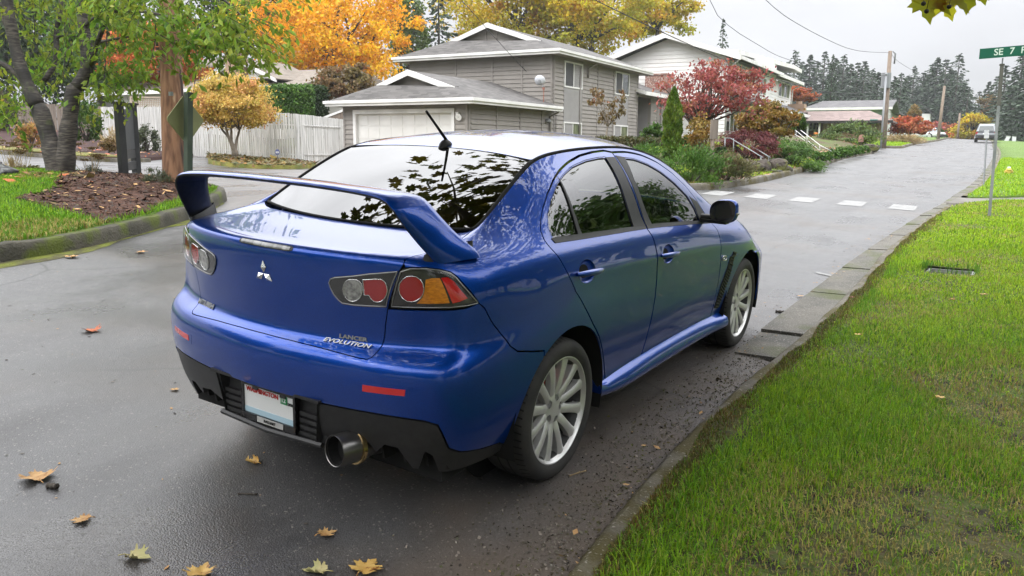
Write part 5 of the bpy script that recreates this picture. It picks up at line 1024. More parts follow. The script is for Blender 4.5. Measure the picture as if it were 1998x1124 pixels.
for i in range(n_ - 1):
    for t in np.arange(6) / 6:
        for src, dst in ((0, AT), (1, AL)):
            P = [np.array(full_st[min(max(i + k, 0), n_ - 1)][src]) for k in (-1, 0, 1, 2)]
            dst.append(.5 * (2 * P[1] + (P[2] - P[0]) * t + (2 * P[0] - 5 * P[1] + 4 * P[2] - P[3]) * t * t + (3 * P[1] - P[0] - 3 * P[2] + P[3]) * t ** 3))
AT.append(np.array(full_st[-1][0])); AL.append(np.array(full_st[-1][1])); AT, AL = np.array(AT), np.array(AL); MID = (AT + AL) / 2; TG = np.gradient(MID, axis=0)
prof = [(0, .003), (.04, .010), (.2, .015), (.5, .018), (.8, .015), (.95, .008), (1, 0), (.95, -.010), (.8, -.014), (.5, -.013), (.2, -.010), (.04, -.006), (0, -.003)]
rows = []
for a, b, t in zip(AT, AL, TG):
    n = np.cross(t, b - a); n /= np.linalg.norm(n); rows.append([tuple(a + (b - a) * c + n * h * (1.0 if abs(n[2]) > .6 else 1.15)) for c, h in prof])
mb = MB(); mb.grid([r[:7] for r in rows]); mb.mi = 1; mb.grid([r[6:] + [r[0]] for r in rows]); wing = mb.build('rear_wing', None, car, smooth=True, angle=70, mats=[MATS['car_paint'], MATS['black_plastic']], fix=False)  # lower and inner faces coloured black in place of a dark reflection
n0 = Vector(np.cross(np.array(rows[len(rows) // 2][3]) - np.array(rows[len(rows) // 2][2]), TG[len(rows) // 2]))
for s in (1, -1):
    mb = MB(); rws = []
    for z, gr_ in ((1.055, .018), (1.080, .014), (1.096, .006), (1.106, .0)):
        c0, c1_ = np.array([.682, .258, z]), np.array([.765, .445, z + .012 + .01]); d = (c1_ - c0); rw_ = []
        for k in range(20):
            a = 2 * math.pi * k / 20; m_ = (c0 + c1_) / 2 + d * .5 * math.cos(a) * (1 + gr_ * 3) + np.array([-d[1], d[0], 0]) / np.linalg.norm(d) * math.sin(a) * (.016 + gr_) ; rw_.append((m_[0] * s - (.012 + .10 * (1.11 - z)) * s, m_[1], m_[2] + .01 * math.cos(a)))
        rws.append(rw_ + [rw_[0]])
    mb.grid(rws); mb.build('wing_foot', MATS['black_plastic'], wing, smooth=True)
# diffuser, plate recess
df = [link_panel('diffuser', [panel_geo([(1.78, 2.09), (3.57, 2.11), (5.14, 2.07), (5.55, 1.98), (5.69, 1.70), (5.94, 1.1), (6.36, .88), (7.0, .76), (7.6, .68), (8.0, .3), (7.6, -.0), (6.0, .0), (5.5, .05), (5.3, .75), (5.0, .9), (4.55, .05), (4.35, .05), (4.1, .9), (3.7, .95), (3.35, .55), (3.2, .9), (2.6, 1.05), (2.0, .8), (1.78, .35)], off=-.004, gap=.001, flange=.06, side=s_)], 'black_plastic', car) for s_ in (1, -1)][0]
mb = MB(); mb.obox((-.31, .118, .285), (.62, 0, 0), (0, .05, 0), (0, .012, .22))
for s in (1, -1):
    mb.add([(.30 * s, .075, .49), (.30 * s, .13, .50), (.275 * s, .13, .30), (.272 * s, .095, .315)], [(0, 1, 2, 3)])
    for k in range(4): mb.obox((.172 * s, .104, .318 + k * .028), (.108 * s, 0, 0), (0, .016, 0), (0, 0, .016))
mb.obox((-.32, .062, .493), (.64, 0, 0), (0, .07, 0), (0, 0, .012)); mb.tube([(-.30, .10, .305), (0, .088, .297), (.30, .10, .305)], .012, 6); mb.build('plate_recess', MATS['black_plastic'], df)
mb = MB()
for s in (1, -1):
    for x in (.50, .59, .68, .755): mb.prism([(x * s, .17 + .25 * (x - .4), .40), (x * s, .20 + .28 * (x - .4), .262), (x * s, .50, .25), (x * s, .50, .40)], (.012 * s, 0, 0))
mb.obox((-.76, .32, .30), (1.52, 0, 0), (0, .02, 0), (0, 0, .14)); mb.build('diffuser_fins', MATS['matte_black'], df)
# number plate
PY, PZ = .098, .398
pl = MB().obox((-.152, PY, PZ - .076), (.304, 0, 0), (0, .004, 0), (0, 0, .152)).build('number_plate', MATS['plate_white'], car)
mb = MB()
for o, sz in (((-.1605, PY - .006, PZ - .083), (.321, .166)),):
    mb.obox((-.1605, PY - .008, PZ + .069), (.321, 0, 0), (0, .016, 0), (0, 0, .014)); mb.obox((-.1605, PY - .008, PZ - .083), (.321, 0, 0), (0, .016, 0), (0, 0, .030)); mb.obox((-.1605, PY - .008, PZ - .053), (.012, 0, 0), (0, .016, 0), (0, 0, .122)); mb.obox((.1485, PY - .008, PZ - .053), (.012, 0, 0), (0, .016, 0), (0, 0, .122))
    mb.obox((-.09, PY - .009, PZ + .058), (.03, 0, 0), (0, .008, 0), (0, 0, .014)); mb.obox((.075, PY - .009, PZ + .058), (.03, 0, 0), (0, .008, 0), (0, 0, .014))
mb.build('plate_frame', MATS['gloss_black'], pl)
MB().obox((-.065, PY - .0095, PZ - .079), (.155, 0, 0), (0, .002, 0), (0, 0, .024)).build('frame_strip', MATS['alloy'], pl)
MB().obox((-.146, PY - .0015, PZ - .052), (.292, 0, 0), (0, .002, 0), (0, 0, .024)).build('plate_picture', MATS['plate_blue'], pl)
def text(name, body, size, M, mat, parent, ext=.0015, shear=0., align='CENTER', bold=0., sx=1.):
    c = bpy.data.curves.new(name, 'FONT'); c.body = body; c.size = size; c.extrude = ext; c.align_x = align; c.align_y = 'CENTER'; c.shear = shear; c.offset = bold; c.resolution_u = 3
    o = bpy.data.objects.new(name + '_curve', c); COL.objects.link(o); bpy.context.view_layer.update()
    me = bpy.data.meshes.new_from_object(o.evaluated_get(bpy.context.evaluated_depsgraph_get())); bpy.data.objects.remove(o)
    me.transform(M @ Matrix.Diagonal((sx, 1, 1, 1))); me.name = name; me.materials.clear(); me.materials.append(MATS[mat]); o = bpy.data.objects.new(name, me); COL.objects.link(o)
    if parent: o.parent = parent
    return o
MT = Matrix.Rotation(R_(90), 4, 'X')
text('plate_lettering', 'WASHINGTON', .028, Matrix.Translation((-.038, PY - .002, PZ + .051)) @ MT, 'plate_red', pl, .001, bold=.0006)
MB().obox((.072, PY - .003, PZ + .030), (.038, 0, 0), (0, .002, 0), (0, 0, .034)).build('month_sticker', MATS['plate_green'], pl); text('plate_lettering', '12', .026, Matrix.Translation((.090, PY - .0035, PZ + .047)) @ MT, 'plate_white', pl, .001, bold=.0006)
text('plate_lettering', '2020', .016, Matrix.Translation((.130, PY - .0025, PZ + .036)) @ MT, 'ink', pl, .001, bold=.0005); text('frame_lettering', 'RALLIART', .016, Matrix.Translation((.012, PY - .0105, PZ - .067)) @ MT, 'ink', pl, .0008, bold=.0005)
# badges on the boot lid
def trunk_frame(x, z, sgn=1):
    uv = BODY.near(np.array([abs(x), .1, z]), (1, .1, 1), (0, 5)); p = BODY(*uv) * [sgn, 1, 1]; n = BODY.normal(*uv) * (-1 if BODY.flip else 1) * [sgn, 1, 1]; n = Vector(n); up = Vector((0, 0, 1)); up = (up - n * up.dot(n)).normalized(); ri = up.cross(n); return Matrix(((ri.x, up.x, n.x, p[0]), (ri.y, up.y, n.y, p[1]), (ri.z, up.z, n.z, p[2]), (0, 0, 0, 1)))
mb = MB(); Mt = trunk_frame(0, .957)
for ang in (90, 210, 330):
    c, sn = math.cos(R_(ang)), math.sin(R_(ang)); Lg, Wd = .053, .0153; pts = [(0.002, 0), (Lg / 2, Wd), (Lg, 0), (Lg / 2, -Wd)]; b = [Mt @ Vector((c * x - sn * y, sn * x + c * y, .002)) for x, y in pts]; tp = Mt @ Vector((c * Lg / 2, sn * Lg / 2, .013))
    mb.add(b + [tp], [(0, 1, 4), (1, 2, 4), (2, 3, 4), (3, 0, 4)])
mb.build('emblem', MATS['emblem_metal'], trunk)
text('lettering', 'MITSUBISHI', .033, trunk_frame(-.462, .742, -1) @ Matrix.Translation((0, 0, .002)), 'badge', trunk, .002, bold=.0006, sx=.92)
text('lettering', 'LANCER', .021, trunk_frame(.415, .756) @ Matrix.Translation((0, 0, .003)), 'badge', trunk, .002, shear=.0, bold=.0006, sx=1.55)
text('lettering', 'EVOLUTION', .023, trunk_frame(.392, .734) @ Matrix.Translation((0, 0, .003)), 'badge', trunk, .002, shear=.35, bold=.0002, sx=1.62)
# exhaust
ex0, ex1 = Vector((.418, .048, .333)), Vector((.462, .30, .312)); qd = (ex1 - ex0).to_track_quat('Z', 'Y').to_matrix().to_4x4(); Mx = Matrix.Translation(ex0) @ qd
mb = MB(); mb.lathe([(.056, .14), (.058, .0), (.0605, -.002), (.063, .002), (.063, .11), (.052, .118), (.050, .30)], 32, Mx); ex = mb.build('exhaust_pipe', MATS['exhaust_steel'], car, smooth=True, angle=40)
mb = MB(); mb.lathe([(.063, .085), (.071, .086), (.071, .104), (.063, .105)], 32, Mx); mb.build('exhaust_collar', MATS['gold_steel'], ex, smooth=True, angle=40); mb = MB(); mb.lathe([(.0, .06), (.0555, .055), (.0565, .010)], 24, Mx); mb.build('pipe_shade', MATS['void'], ex)  # black disc inside the tip stands for the shade within the pipe
# underside, wells, dark backing behind the gaps
mb = MB(); mb.obox((-.74, .30, .20), (1.48, 0, 0), (0, 4.0, 0), (0, 0, .12)); mb.obox((-.60, .42, .32), (1.2, 0, 0), (0, 3.9, 0), (0, 0, .2)); mb.obox((-.56, .35, .3), (1.12, 0, 0), (0, .6, 0), (0, 0, .6)); mb.build('underside', MATS['void'], car)
for s in (1, -1):
    for cy in (.985, 3.632):
        rows = []
        for a in np.linspace(R_(-18), R_(198), 19): rows.append([(x * s, cy + .405 * math.cos(a), .335 + .385 * math.sin(a)) for x in (.885, .82, .60)])
        mb = MB(); mb.grid(rows); mb.prism([(.60 * s, cy + .41 * math.cos(a), .335 + .40 * math.sin(a)) for a in np.linspace(0, 2 * math.pi, 24)[:-1]], (-.02 * s, 0, 0)); mb.build('wheel_well', MATS['void'], car, smooth=True, angle=40)
    # body backing 14 mm inside the skin (dark, behind shut lines)
    back = [panel_geo([(.01, 5.0), (3.4, 4.6), (8.3, 5.8), (8.5, 11.3), (3.0, 11.4), (0.01, 11.3)], off=-.016, gap=0, flange=0, side=s, cell=(.03, .02)), panel_geo([(10.6, 4.6), (10.9, 1.6), (14.6, 1.6), (14.7, 5.), (15.1, 11.4), (9.2, 11.5), (9.2, 8.4)], off=-.018, gap=0, flange=0, side=s, cell=(.03, .02))]
    link_panel('body_backing', back, 'void', car)
# cabin
mb = MB(); mb.obox((-.70, .70, .55), (1.40, 0, 0), (0, .55, 0), (0, .0, .50)); mb.obox((-.72, 1.0, .30), (1.44, 0, 0), (0, 2.2, 0), (0, 0, .06)); mb.obox((-.70, 3.0, .5), (1.40, 0, 0), (0, .45, 0), (0, 0, .45)); mb.tube([(-.68, 3.0, .93), (.68, 3.0, .93)], .09, 10); cab = mb.build('cabin_trim', MATS['cabin_grey'], car)
mb = MB(); mb.lathe([(.175, -.012), (.187, 0), (.175, .012), (.163, 0)], 24, Matrix.Translation((-.36, 2.78, .92)) @ Matrix.Rotation(R_(-65), 4, 'X'), close=True); mb.tube([(-.36, 2.78, .92), (-.36, 3.0, .84)], .03, 6); mb.build('steering_wheel', MATS['matte_black'], cab, smooth=True)
for x, y in ((.36, 2.05), (-.36, 2.05), (.38, 1.12), (-.38, 1.12)):
    mb = MB(); w = .25 if y > 1.5 else .30; rows = []
    for z, yy, ww, th in ((.50, y + .10, .9, .09), (.62, y + .03, 1.0, .10), (.85, y - .10, 1.0, .085), (1.02, y - .19, .85, .07), (1.10, y - .23, .5, .05), (1.12, y - .24, .42, .05), (1.22, y - .26, .46, .055), (1.27, y - .27, .3, .04)):
        if y < 1.5 and z > 1.11: z -= .05
        rows.append([(x + w * ww * math.copysign(abs(math.cos(a)) ** .6, math.cos(a)), yy + th * math.copysign(abs(math.sin(a)) ** .7, math.sin(a)), z) for a in np.linspace(0, 2 * math.pi, 17)])
    mb.grid(rows); mb.box((x, y + .27, .50), (w * 1.9, .5, .14)); mb.build('seat', MATS['seat_cloth'], car, smooth=True, angle=50)
mb = MB(); mb.box((0, 2.72, 1.335), (.2, .02, .06)); mb.build('inner_mirror', MATS['matte_black'], cab)
# wheels
def make_wheel():
    w = bpy.data.objects.new('wheel', None); COL.objects.link(w)
    mb = MB(); Mw = Matrix.Rotation(R_(90), 4, 'Y')       # axis along +x, outer face at +x
    mb.lathe([(.236, .085), (.246, .112), (.262, .122), (.285, .1225), (.303, .116), (.315, .104), (.322, .088), (.3255, .05), (.326, 0), (.3255, -.05), (.322, -.088), (.315, -.104), (.29, -.12), (.246, -.112), (.236, -.09)], 72, Mw); ty = mb.build('tyre', MATS['rubber'], w, smooth=True, angle=35)
    mb = MB()
    for k in range(60):
        a = 2 * math.pi * k / 60
        for h0, h1, da in ((.070, .106, .02), (-.106, -.070, -.02)):
            r0 = .3265; r1 = .3205; c0 = [Mw @ Vector((r * math.cos(a + d), r * math.sin(a + d), hh)) for r, hh, d in ((.3266, min(h0, h1, key=abs), 0), (.3175, max(h0, h1, key=abs), da), (.3175, max(h0, h1, key=abs), da + .02), (.3266, min(h0, h1, key=abs), .02))]; mb.add(c0, [(0, 1, 2, 3)])
    mb.lathe([(.3268, .02), (.3268, .028)], 72, Mw); mb.lathe([(.3268, -.028), (.3268, -.02)], 72, Mw); mb.build('tread', MATS['void'], ty)
    mb = MB(); mb.lathe([(.205, -.10), (.213, .02), (.220, .080), (.2285, .094)], 64, Mw); mb.build('barrel', MATS['alloy_dark'], w, smooth=True)
    mb = MB(); mb.lathe([(.228, .093), (.232, .100), (.236, .1075), (.2405, .1125), (.2455, .1125), (.2465, .104), (.238, .085)], 72, Mw); rim = mb.build('rim', MATS['alloy'], w, smooth=True, angle=30)
    for k in range(12):
        a = 2 * math.pi * (k + .5) / 12; rows = []
        for r, hw_, top, dp in ((.066, .019, .080, .035), (.088, .0195, .087, .035), (.12, .018, .093, .034), (.16, .0185, .0975, .032), (.20, .0205, .0995, .034), (.222, .024, .0995, .04), (.2345, .030, .101, .04)):
            sec = [(-hw_ * 1.15, top - dp), (-hw_ * 1.1, top - .007), (-hw_ * .55, top), (hw_ * .55, top), (hw_ * 1.1, top - .007), (hw_ * 1.15, top - dp)]
            rows.append([Mw @ Vector((r * math.cos(a) - t * math.sin(a), r * math.sin(a) + t * math.cos(a), hh)) for t, hh in sec])
        mb = MB(); mb.grid(rows); mb.build('spoke', MATS['alloy'], rim, smooth=True, angle=35)
    mb = MB(); pr = [(0.0001, .076), (.026, .076), (.030, .074)]; mb.lathe(pr, 32, Mw); mb.build('centre_cap', MATS['alloy'], rim, smooth=True)
    # hub face with five nut pockets
    o = [(.086 * math.cos(t), .086 * math.sin(t)) for t in np.linspace(0, 2 * math.pi, 49)[:-1]]; hs = [[(.0575 * math.cos(b) + .0195 * math.cos(t), .0575 * math.sin(b) + .0195 * math.sin(t)) for t in np.linspace(0, 2 * math.pi, 17)[:-1]] for b in [2 * math.pi * k / 5 + .3 for k in range(5)]]
    gx, gy = np.meshgrid(np.arange(-.09, .09, .009), np.arange(-.09, .09, .009)); V, F = cdt(np.array(o), [np.array(h_) for h_ in hs], np.c_[gx.ravel(), gy.ravel()], .004)
    mb = MB(); mb.add([Mw @ Vector((x, y, (.084 - .5 * max(0, math.hypot(x, y) - .05) ** 1.2) + .0)) for x, y in V], [tuple(f) for f in F])
    for h_ in hs:
        cx, cy = np.mean(h_, 0); mb.grid([[Mw @ Vector((cx + (x - cx) * k_, cy + (y - cy) * k_, hh)) for x, y in h_ + [h_[0]]] for k_, hh in ((1, .080), (.95, .045), (.01, .045))])
    mb.lathe([(.086, .070), (.088, .05), (.088, .0)], 48, Mw); mb.build('hub', MATS['alloy'], rim, smooth=True, angle=40)
    mb = MB()
    for h_ in hs: cx, cy = np.mean(h_, 0); mb.lathe([(.0001, .062), (.007, .062), (.009, .058), (.009, .045)], 6, Mw @ Matrix.Translation((cx, cy, 0)))
    mb.build('nuts', MATS['chrome'], rim)
    mb = MB(); mb.lathe([(.05, .025), (.165, .025), (.167, .02), (.167, -.002), (.165, -.006), (.05, -.006)], 48, Mw); mb.build('brake_disc', MATS['rotor'], w, smooth=True, angle=40)
    mb = MB(); mb.lathe([(.0001, -.02), (.205, -.02)], 32, Mw); mb.build('inner_dark', MATS['void'], w)
    rows = []
    for t in np.linspace(2.5, 3.6, 9): rows.append([Mw @ Vector((r * math.cos(t), r * math.sin(t), hh)) for r, hh in ((.11, -.02), (.115, .05), (.15, .058), (.18, .05), (.185, -.02))])
    mb = MB(); mb.grid(rows); mb.add(rows[0], [(0, 1, 2, 3, 4)]); mb.add(rows[-1], [(0, 1, 2, 3, 4)]); mb.build('caliper', MATS['caliper'], w, smooth=True, angle=40)
    return w
bpy.context.view_layer.update()
wh0 = make_wheel()
for k, (sx_, y) in enumerate(((1, .97), (1, 3.62), (-1, .97), (-1, 3.62))):
    w = wh0 if k == 0 else copy_tree(wh0)
    w.parent = car; w.location = (.7725 * sx_, y, .326); w.rotation_euler = (R_((.0, 24, 10, 40)[k]) , 0, 0) if sx_ > 0 else (R_(20 * k), 0, math.pi)
    w.name = 'wheel'
# ---------------------------------------------------------------- vegetation
def leafmat(name, c1_, c2_, scale=.8, island=.35, hue=.03, trans=.35, layers=(), lo=.4, hi=.6, rough=.55):
    return pm(name, c1_, rough, c2_, scale, 4, lo, hi, island=island, hue=hue, trans=trans, layers=layers, spec=.35)
leafmat('leaf_cherry', (.15, .25, .026), (.25, .31, .035), .7, .35, .03, .5, layers=(((.45, .33, .04), 1.7, .66, .74),)); leafmat('leaf_orange', (.76, .38, .016), (.80, .52, .022), .35, .3, .02, .4, layers=(((.66, .27, .03), .5, .58, .72), ((.30, .13, .012), 1.3, .60, .72)))
leafmat('leaf_yellow', (.58, .43, .025), (.33, .31, .025), .25, .35, .025, .4, layers=(((.50, .27, .025), .3, .55, .66),)); leafmat('leaf_round', (.62, .42, .12), (.50, .39, .075), .9, .3, .02, .4, layers=(((.58, .30, .13), 1.1, .52, .66), ((.36, .31, .05), 1.6, .55, .66)))
leafmat('leaf_brown', (.17, .105, .045), (.14, .11, .035), .6, .4, .02, .3, layers=(((.30, .12, .06), 1.2, .55, .68),)); leafmat('leaf_red', (.36, .105, .09), (.29, .085, .07), .8, .4, .02, .35, layers=(((.30, .17, .05), 1.1, .58, .7),)); leafmat('leaf_darkred', (.115, .025, .028), (.16, .045, .042), 2.2, .4, .02, .25)
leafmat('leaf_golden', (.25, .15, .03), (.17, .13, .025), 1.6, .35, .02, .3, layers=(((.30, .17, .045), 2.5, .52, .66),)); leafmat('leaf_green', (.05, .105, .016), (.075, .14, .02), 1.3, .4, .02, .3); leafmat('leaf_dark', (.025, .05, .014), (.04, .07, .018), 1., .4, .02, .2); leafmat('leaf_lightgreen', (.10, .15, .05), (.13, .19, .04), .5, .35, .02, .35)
leafmat('leaf_juniper', (.055, .125, .018), (.09, .18, .025), 2.2, .4, .015, .2); leafmat('leaf_cedar', (.075, .145, .014), (.13, .19, .02), 3.5, .4, .02, .2); leafmat('leaf_heather', (.14, .125, .055), (.11, .12, .045), 2.5, .4, .03, .2, layers=(((.2, .09, .08), 5, .58, .7),)); leafmat('leaf_hedge', (.055, .07, .02), (.10, .08, .03), 2, .4, .02, .2); leafmat('leaf_azalea', (.36, .20, .06), (.28, .19, .05), 3, .35, .03, .3, layers=(((.42, .16, .08), 6, .55, .66),))
leafmat('leaf_far_red', (.40, .10, .035), (.30, .09, .03), .5, .35, .02, .3); leafmat('leaf_far_orange', (.50, .16, .03), (.42, .13, .025), .6, .3, .02, .3); leafmat('leaf_sage', (.09, .11, .06), (.12, .135, .085), 4, .35, .02, .25); leafmat('straw', (.42, .32, .17), (.30, .22, .11), 3, .3, .01, .2); leafmat('leaf_canopy', (.10, .12, .012), (.17, .14, .018), 1.5, .35, .02, .4); leafmat('leaf_backlit', (.36, .44, .02), (.55, .48, .03), 2.5, .3, .02, .66, layers=(((.30, .13, .02), 6, .6, .7),))
leafmat('needles', (.036, .060, .034), (.058, .085, .045), .35, .45, .015, .08); leafmat('needles_pale', (.06, .085, .055), (.085, .105, .065), .3, .4, .015, .1)
pm('bark_grey', (.10, .085, .07), .9, (.06, .052, .045), 6, bump=.6, bscale=25, bdist=.02); pm('bark_dark', (.045, .038, .032), .9, (.07, .06, .05), 5, bump=.6, bscale=25, bdist=.02); pm('bark_pale', (.25, .21, .17), .9, (.17, .145, .115), 5, bump=.4, bscale=25)
def cherry_bark():
    m, N, L = node_tree('bark_cherry'); b = N['Principled BSDF']; b.inputs['Roughness'].default_value = .8; t = N.new('ShaderNodeTexCoord')
    def noi(s, sc, d=5):
        q = N.new('ShaderNodeMapping'); q.inputs['Scale'].default_value = sc; L.new(t.outputs['Object'], q.inputs[0]); x = N.new('ShaderNodeTexNoise'); x.inputs['Scale'].default_value = s; x.inputs['Detail'].default_value = d; L.new(q.outputs[0], x.inputs['Vector']); return x.outputs['Fac']
    def ramp(v, a, bb, c1_, c2_):
        r = N.new('ShaderNodeMapRange'); r.inputs[1].default_value = a; r.inputs[2].default_value = bb; L.new(v, r.inputs[0]); x = N.new('ShaderNodeMix'); x.data_type = 'RGBA'; L.new(r.outputs[0], x.inputs['Factor'])
        for s_, c in (('A', c1_), ('B', c2_)): L.new(c, x.inputs[s_]) if not isinstance(c, tuple) else setattr(x.inputs[s_], 'default_value', (*c, 1))
        return x.outputs['Result']
    bands = noi(7, (1, 1, 6.5)); c = ramp(bands, .42, .60, (.018, .014, .011), (.078, .066, .053)); c = ramp(noi(2.2, (1, 1, 1)), .48, .62, c, (.012, .010, .008)); c = ramp(noi(3.1, (1, 1, .6)), .60, .70, c, (.065, .085, .016))
    L.new(c, b.inputs['Base Color']); bp = N.new('ShaderNodeBump'); bp.inputs['Strength'].default_value = .7; bp.inputs['Distance'].default_value = .02; L.new(bands, bp.inputs['Height']); L.new(bp.outputs[0], b.inputs['Normal'])
cherry_bark()
def unit(v): return v / (np.linalg.norm(v, axis=-1, keepdims=True) + 1e-9)
def leaf_cards(C, size, droop=.3, asp=.45, r=rng, fold=.18, out=None, svar=.35):
    """leaf blades at points C: base, left, tip, right, midrib (two quads each)"""
    n = len(C); d = unit(r.normal(size=(n, 3)) + np.array([0, 0, -droop * 2])); 
    if out is not None: d = unit(d + out)
    u = unit(r.normal(size=(n, 3))); w = unit(np.cross(d, u)); nn = np.cross(w, d); s = (size * (1 + r.uniform(-svar, svar, n)))[:, None]
    base = C - d * s * .5; tip = C + d * s * .5; mid = C - nn * s * fold * .5; le = C - w * s * asp * .5; ri = C + w * s * asp * .5
    V = np.stack([base, le, tip, ri, mid], 1).reshape(-1, 3); i = np.arange(n)[:, None] * 5
    return V, np.r_[i + np.array([0, 4, 2, 1]), i + np.array([0, 3, 2, 4])]
def rhomb(C, size, r=rng, asp=.7, flat=0., svar=.35, d=None):
    n = len(C); d = unit(r.normal(size=(n, 3)) * [1, 1, 1 - flat]) if d is None else d; w = unit(np.cross(d, unit(r.normal(size=(n, 3))))); s = (size * (1 + r.uniform(-svar, svar, n)))[:, None] * .5
    return np.stack([C - d * s, C - w * s * asp, C + d * s, C + w * s * asp], 1).reshape(-1, 3), np.arange(n)[:, None] * 4 + np.arange(4)
def crown_points(r, c, rad, n, clumps=40, cr=.28, shell=.55, bottom=-.75, upper=None):
    """leaf positions gathered in clumps through an uneven ellipsoid"""
    k = unit(r.normal(size=(clumps, 3))) * (shell + (1 - shell) * r.random((clumps, 1)) ** .6) * (1 + r.normal(0, .10, (clumps, 1))); k = k[k[:, 2] > bottom]
    w = r.uniform(.5, 1.4, len(k)); i = r.choice(len(k), n, p=w / w.sum()); q = k[i] + r.normal(size=(n, 3)) * cr * .5 * (.6 + .8 * r.random((len(k), 1)))[i] * [1, 1, .75]
    return np.asarray(c) + q * rad, np.asarray(c) + k * rad
def limbs(mb, r, base, fork, tips, r0, n=7):
    fork = np.asarray(fork)
    for t in tips:
        t = np.asarray(t); m_ = fork + (t - fork) * .5 + r.normal(0, .06, 3) * np.linalg.norm(t - fork) + [0, 0, .08 * np.linalg.norm(t - fork)]
        mb.tube(smooth_line([fork, m_, t], np.linalg.norm(t - fork) / 6), list(np.linspace(r0, r0 * .18, len(smooth_line([fork, m_, t], np.linalg.norm(t - fork) / 6)))), n, False)
def tree(name, label, base, crown_c, rad, n, size, leaf, bark, trunk_r, cat='tree', group=None, clumps=40, cr=.3, shell=.5, bottom=-.75, nl=10, stems=1, seed=1, card='rhomb', fork_t=.45, lean=(0, 0), droop=.2, asp=.5):
    r = np.random.default_rng(seed); b = np.array(base, float); c = np.array(crown_c, float); t = thing(name, label, cat, tuple(b), group=group)
    P, K = crown_points(r, c - b, np.array(rad), n, clumps, cr, shell, bottom); mb = MB()
    fork = (c - b) * [1, 1, 0] * .6 + np.array([0, 0, (c[2] - b[2] - rad[2]) + rad[2] * fork_t])
    tips = K[r.permutation(len(K))[:nl]]
    for s in range(stems):
        f = fork + (r.normal(0, .14, 3) * rad * [1, 1, .3] if stems > 1 else 0); o = np.array([r.normal(0, .5), r.normal(0, .5), 0]) * trunk_r * (stems > 1)
        pth = smooth_line([o, o * 1.4 + (f - o) * .5 + r.normal(0, .04, 3) * f[2], f], max(.1, f[2] / 8)); mb.tube([(0, 0, -.15) + pth[0]] + list(pth), [trunk_r * 1.25] + list(np.linspace(trunk_r * 1.05, trunk_r * .6, len(pth))), 9)
        limbs(mb, r, b, f, tips[s::stems], trunk_r * .55)
    mb.build('trunk', MATS[bark], t, smooth=True, fix=False)
    if card == 'rhomb': V, F = rhomb(P, size, r, asp + .2)
    else: V, F = leaf_cards(P, size, droop, asp, r)
    mesh_np('crown', V, F, MATS[leaf], t); return t
def gp(px, py, D, dz=0):   # a ground point below a pixel at a depth
    p = atd(px, py, D); return np.array([p[0], p[1], gz(p[0], p[1]) + dz])
def px_tree(name, label, cx, cy, wpx, hpx, D, n, size, leaf, bark, tr=.15, base_px=None, depth_r=None, ground=None, **k):
    """tree whose crown has a measured size at a measured depth"""
    c = atd(cx, cy, D); rx, rz = wpx / 2 / FPX * D, hpx / 2 / FPX * D; b = np.array([c[0], c[1], gz(c[0], c[1])]) if base_px is None else np.array(atd(base_px[0], base_px[1], D))
    if ground is not None: b[2] = ground
    return tree(name, label, b, c, (rx, depth_r or rx, rz), n, size, leaf, bark, tr, **k)
def bush(name, label, c, rad, n, size, leaf, cat='shrub', group=None, seed=1, clumps=40, cr=.34, shell=.75, stems=6, card='rhomb', dirs=None, asp=.6):
    r = np.random.default_rng(seed); c = np.array(c, float); t = thing(name, label, cat, tuple(c), group=group); rad = np.array(rad, float)
    P, K = crown_points(r, np.array([0, 0, rad[2] * .35]), rad * [1, 1, .75], n, clumps, cr, shell, -.45); P[:, 2] = np.maximum(P[:, 2], -.02 + .1 * size)
    core = np.random.default_rng(seed + 5); mb = MB(); limbs(mb, core, 0, (0, 0, -.05), K[:stems], .02 + .015 * rad[0]); mb.build('stems', MATS['bark_dark'], t, smooth=True, fix=False)
    if dirs == 'out': d = unit(unit(P - [0, 0, -.3]) + r.normal(0, .35, P.shape)); V, F = rhomb(P, size, r, asp, d=d)
    elif dirs == 'droop': d = unit(unit(P * [1, 1, .2]) * .8 + r.normal(0, .3, P.shape) + [0, 0, -.7]); V, F = rhomb(P, size, r, asp, d=d)
    elif card == 'leaf': V, F = leaf_cards(P, size, .1, asp, r)
    else: V, F = rhomb(P, size, r, asp)
    mesh_np('foliage', V, F, MATS[leaf], t); return t
def conifer_mesh(seed, h=1., w=.2, whorls=46, dens=1.7, bare=.03, taper=.9, droop=.35, sz=.026):
    """needle sprays for a tree of unit height"""
    r = np.random.default_rng(seed); C = []; Dd = []; mb = MB(); mb.tube([(0, 0, 0), (0, 0, .5), (0, 0, .985)], [.013, .008, .0015], 6)
    for k in range(whorls):
        z = bare + (1 - bare) * (k / whorls) ** .92; L_ = w * (1 - z) ** taper * (1 + r.normal(0, .14)) + .006
        for j in range(int(5 + 2 * r.random())):
            a = r.uniform(0, 2 * math.pi); l = L_ * r.uniform(.6, 1.12); m_ = max(3, int(l / w * 13 * dens)); t = np.sqrt(r.uniform(.03, 1, m_)); zz = z + r.normal(0, .006)
            side = r.normal(0, .15, m_) * l * t; x = np.cos(a) * l * t - np.sin(a) * side; y = np.sin(a) * l * t + np.cos(a) * side; q = zz + .10 * l * t - droop * l * t ** 1.8 + r.normal(0, .0035, m_)
            C.append(np.c_[x, y, q]); Dd.append(unit(np.c_[np.cos(a) + r.normal(0, .45, m_), np.sin(a) + r.normal(0, .45, m_), r.normal(-.45, .3, m_)]))
    C = np.concatenate(C); V, F = rhomb(C, sz, r, .55, d=np.concatenate(Dd), svar=.5); return mb, V, F
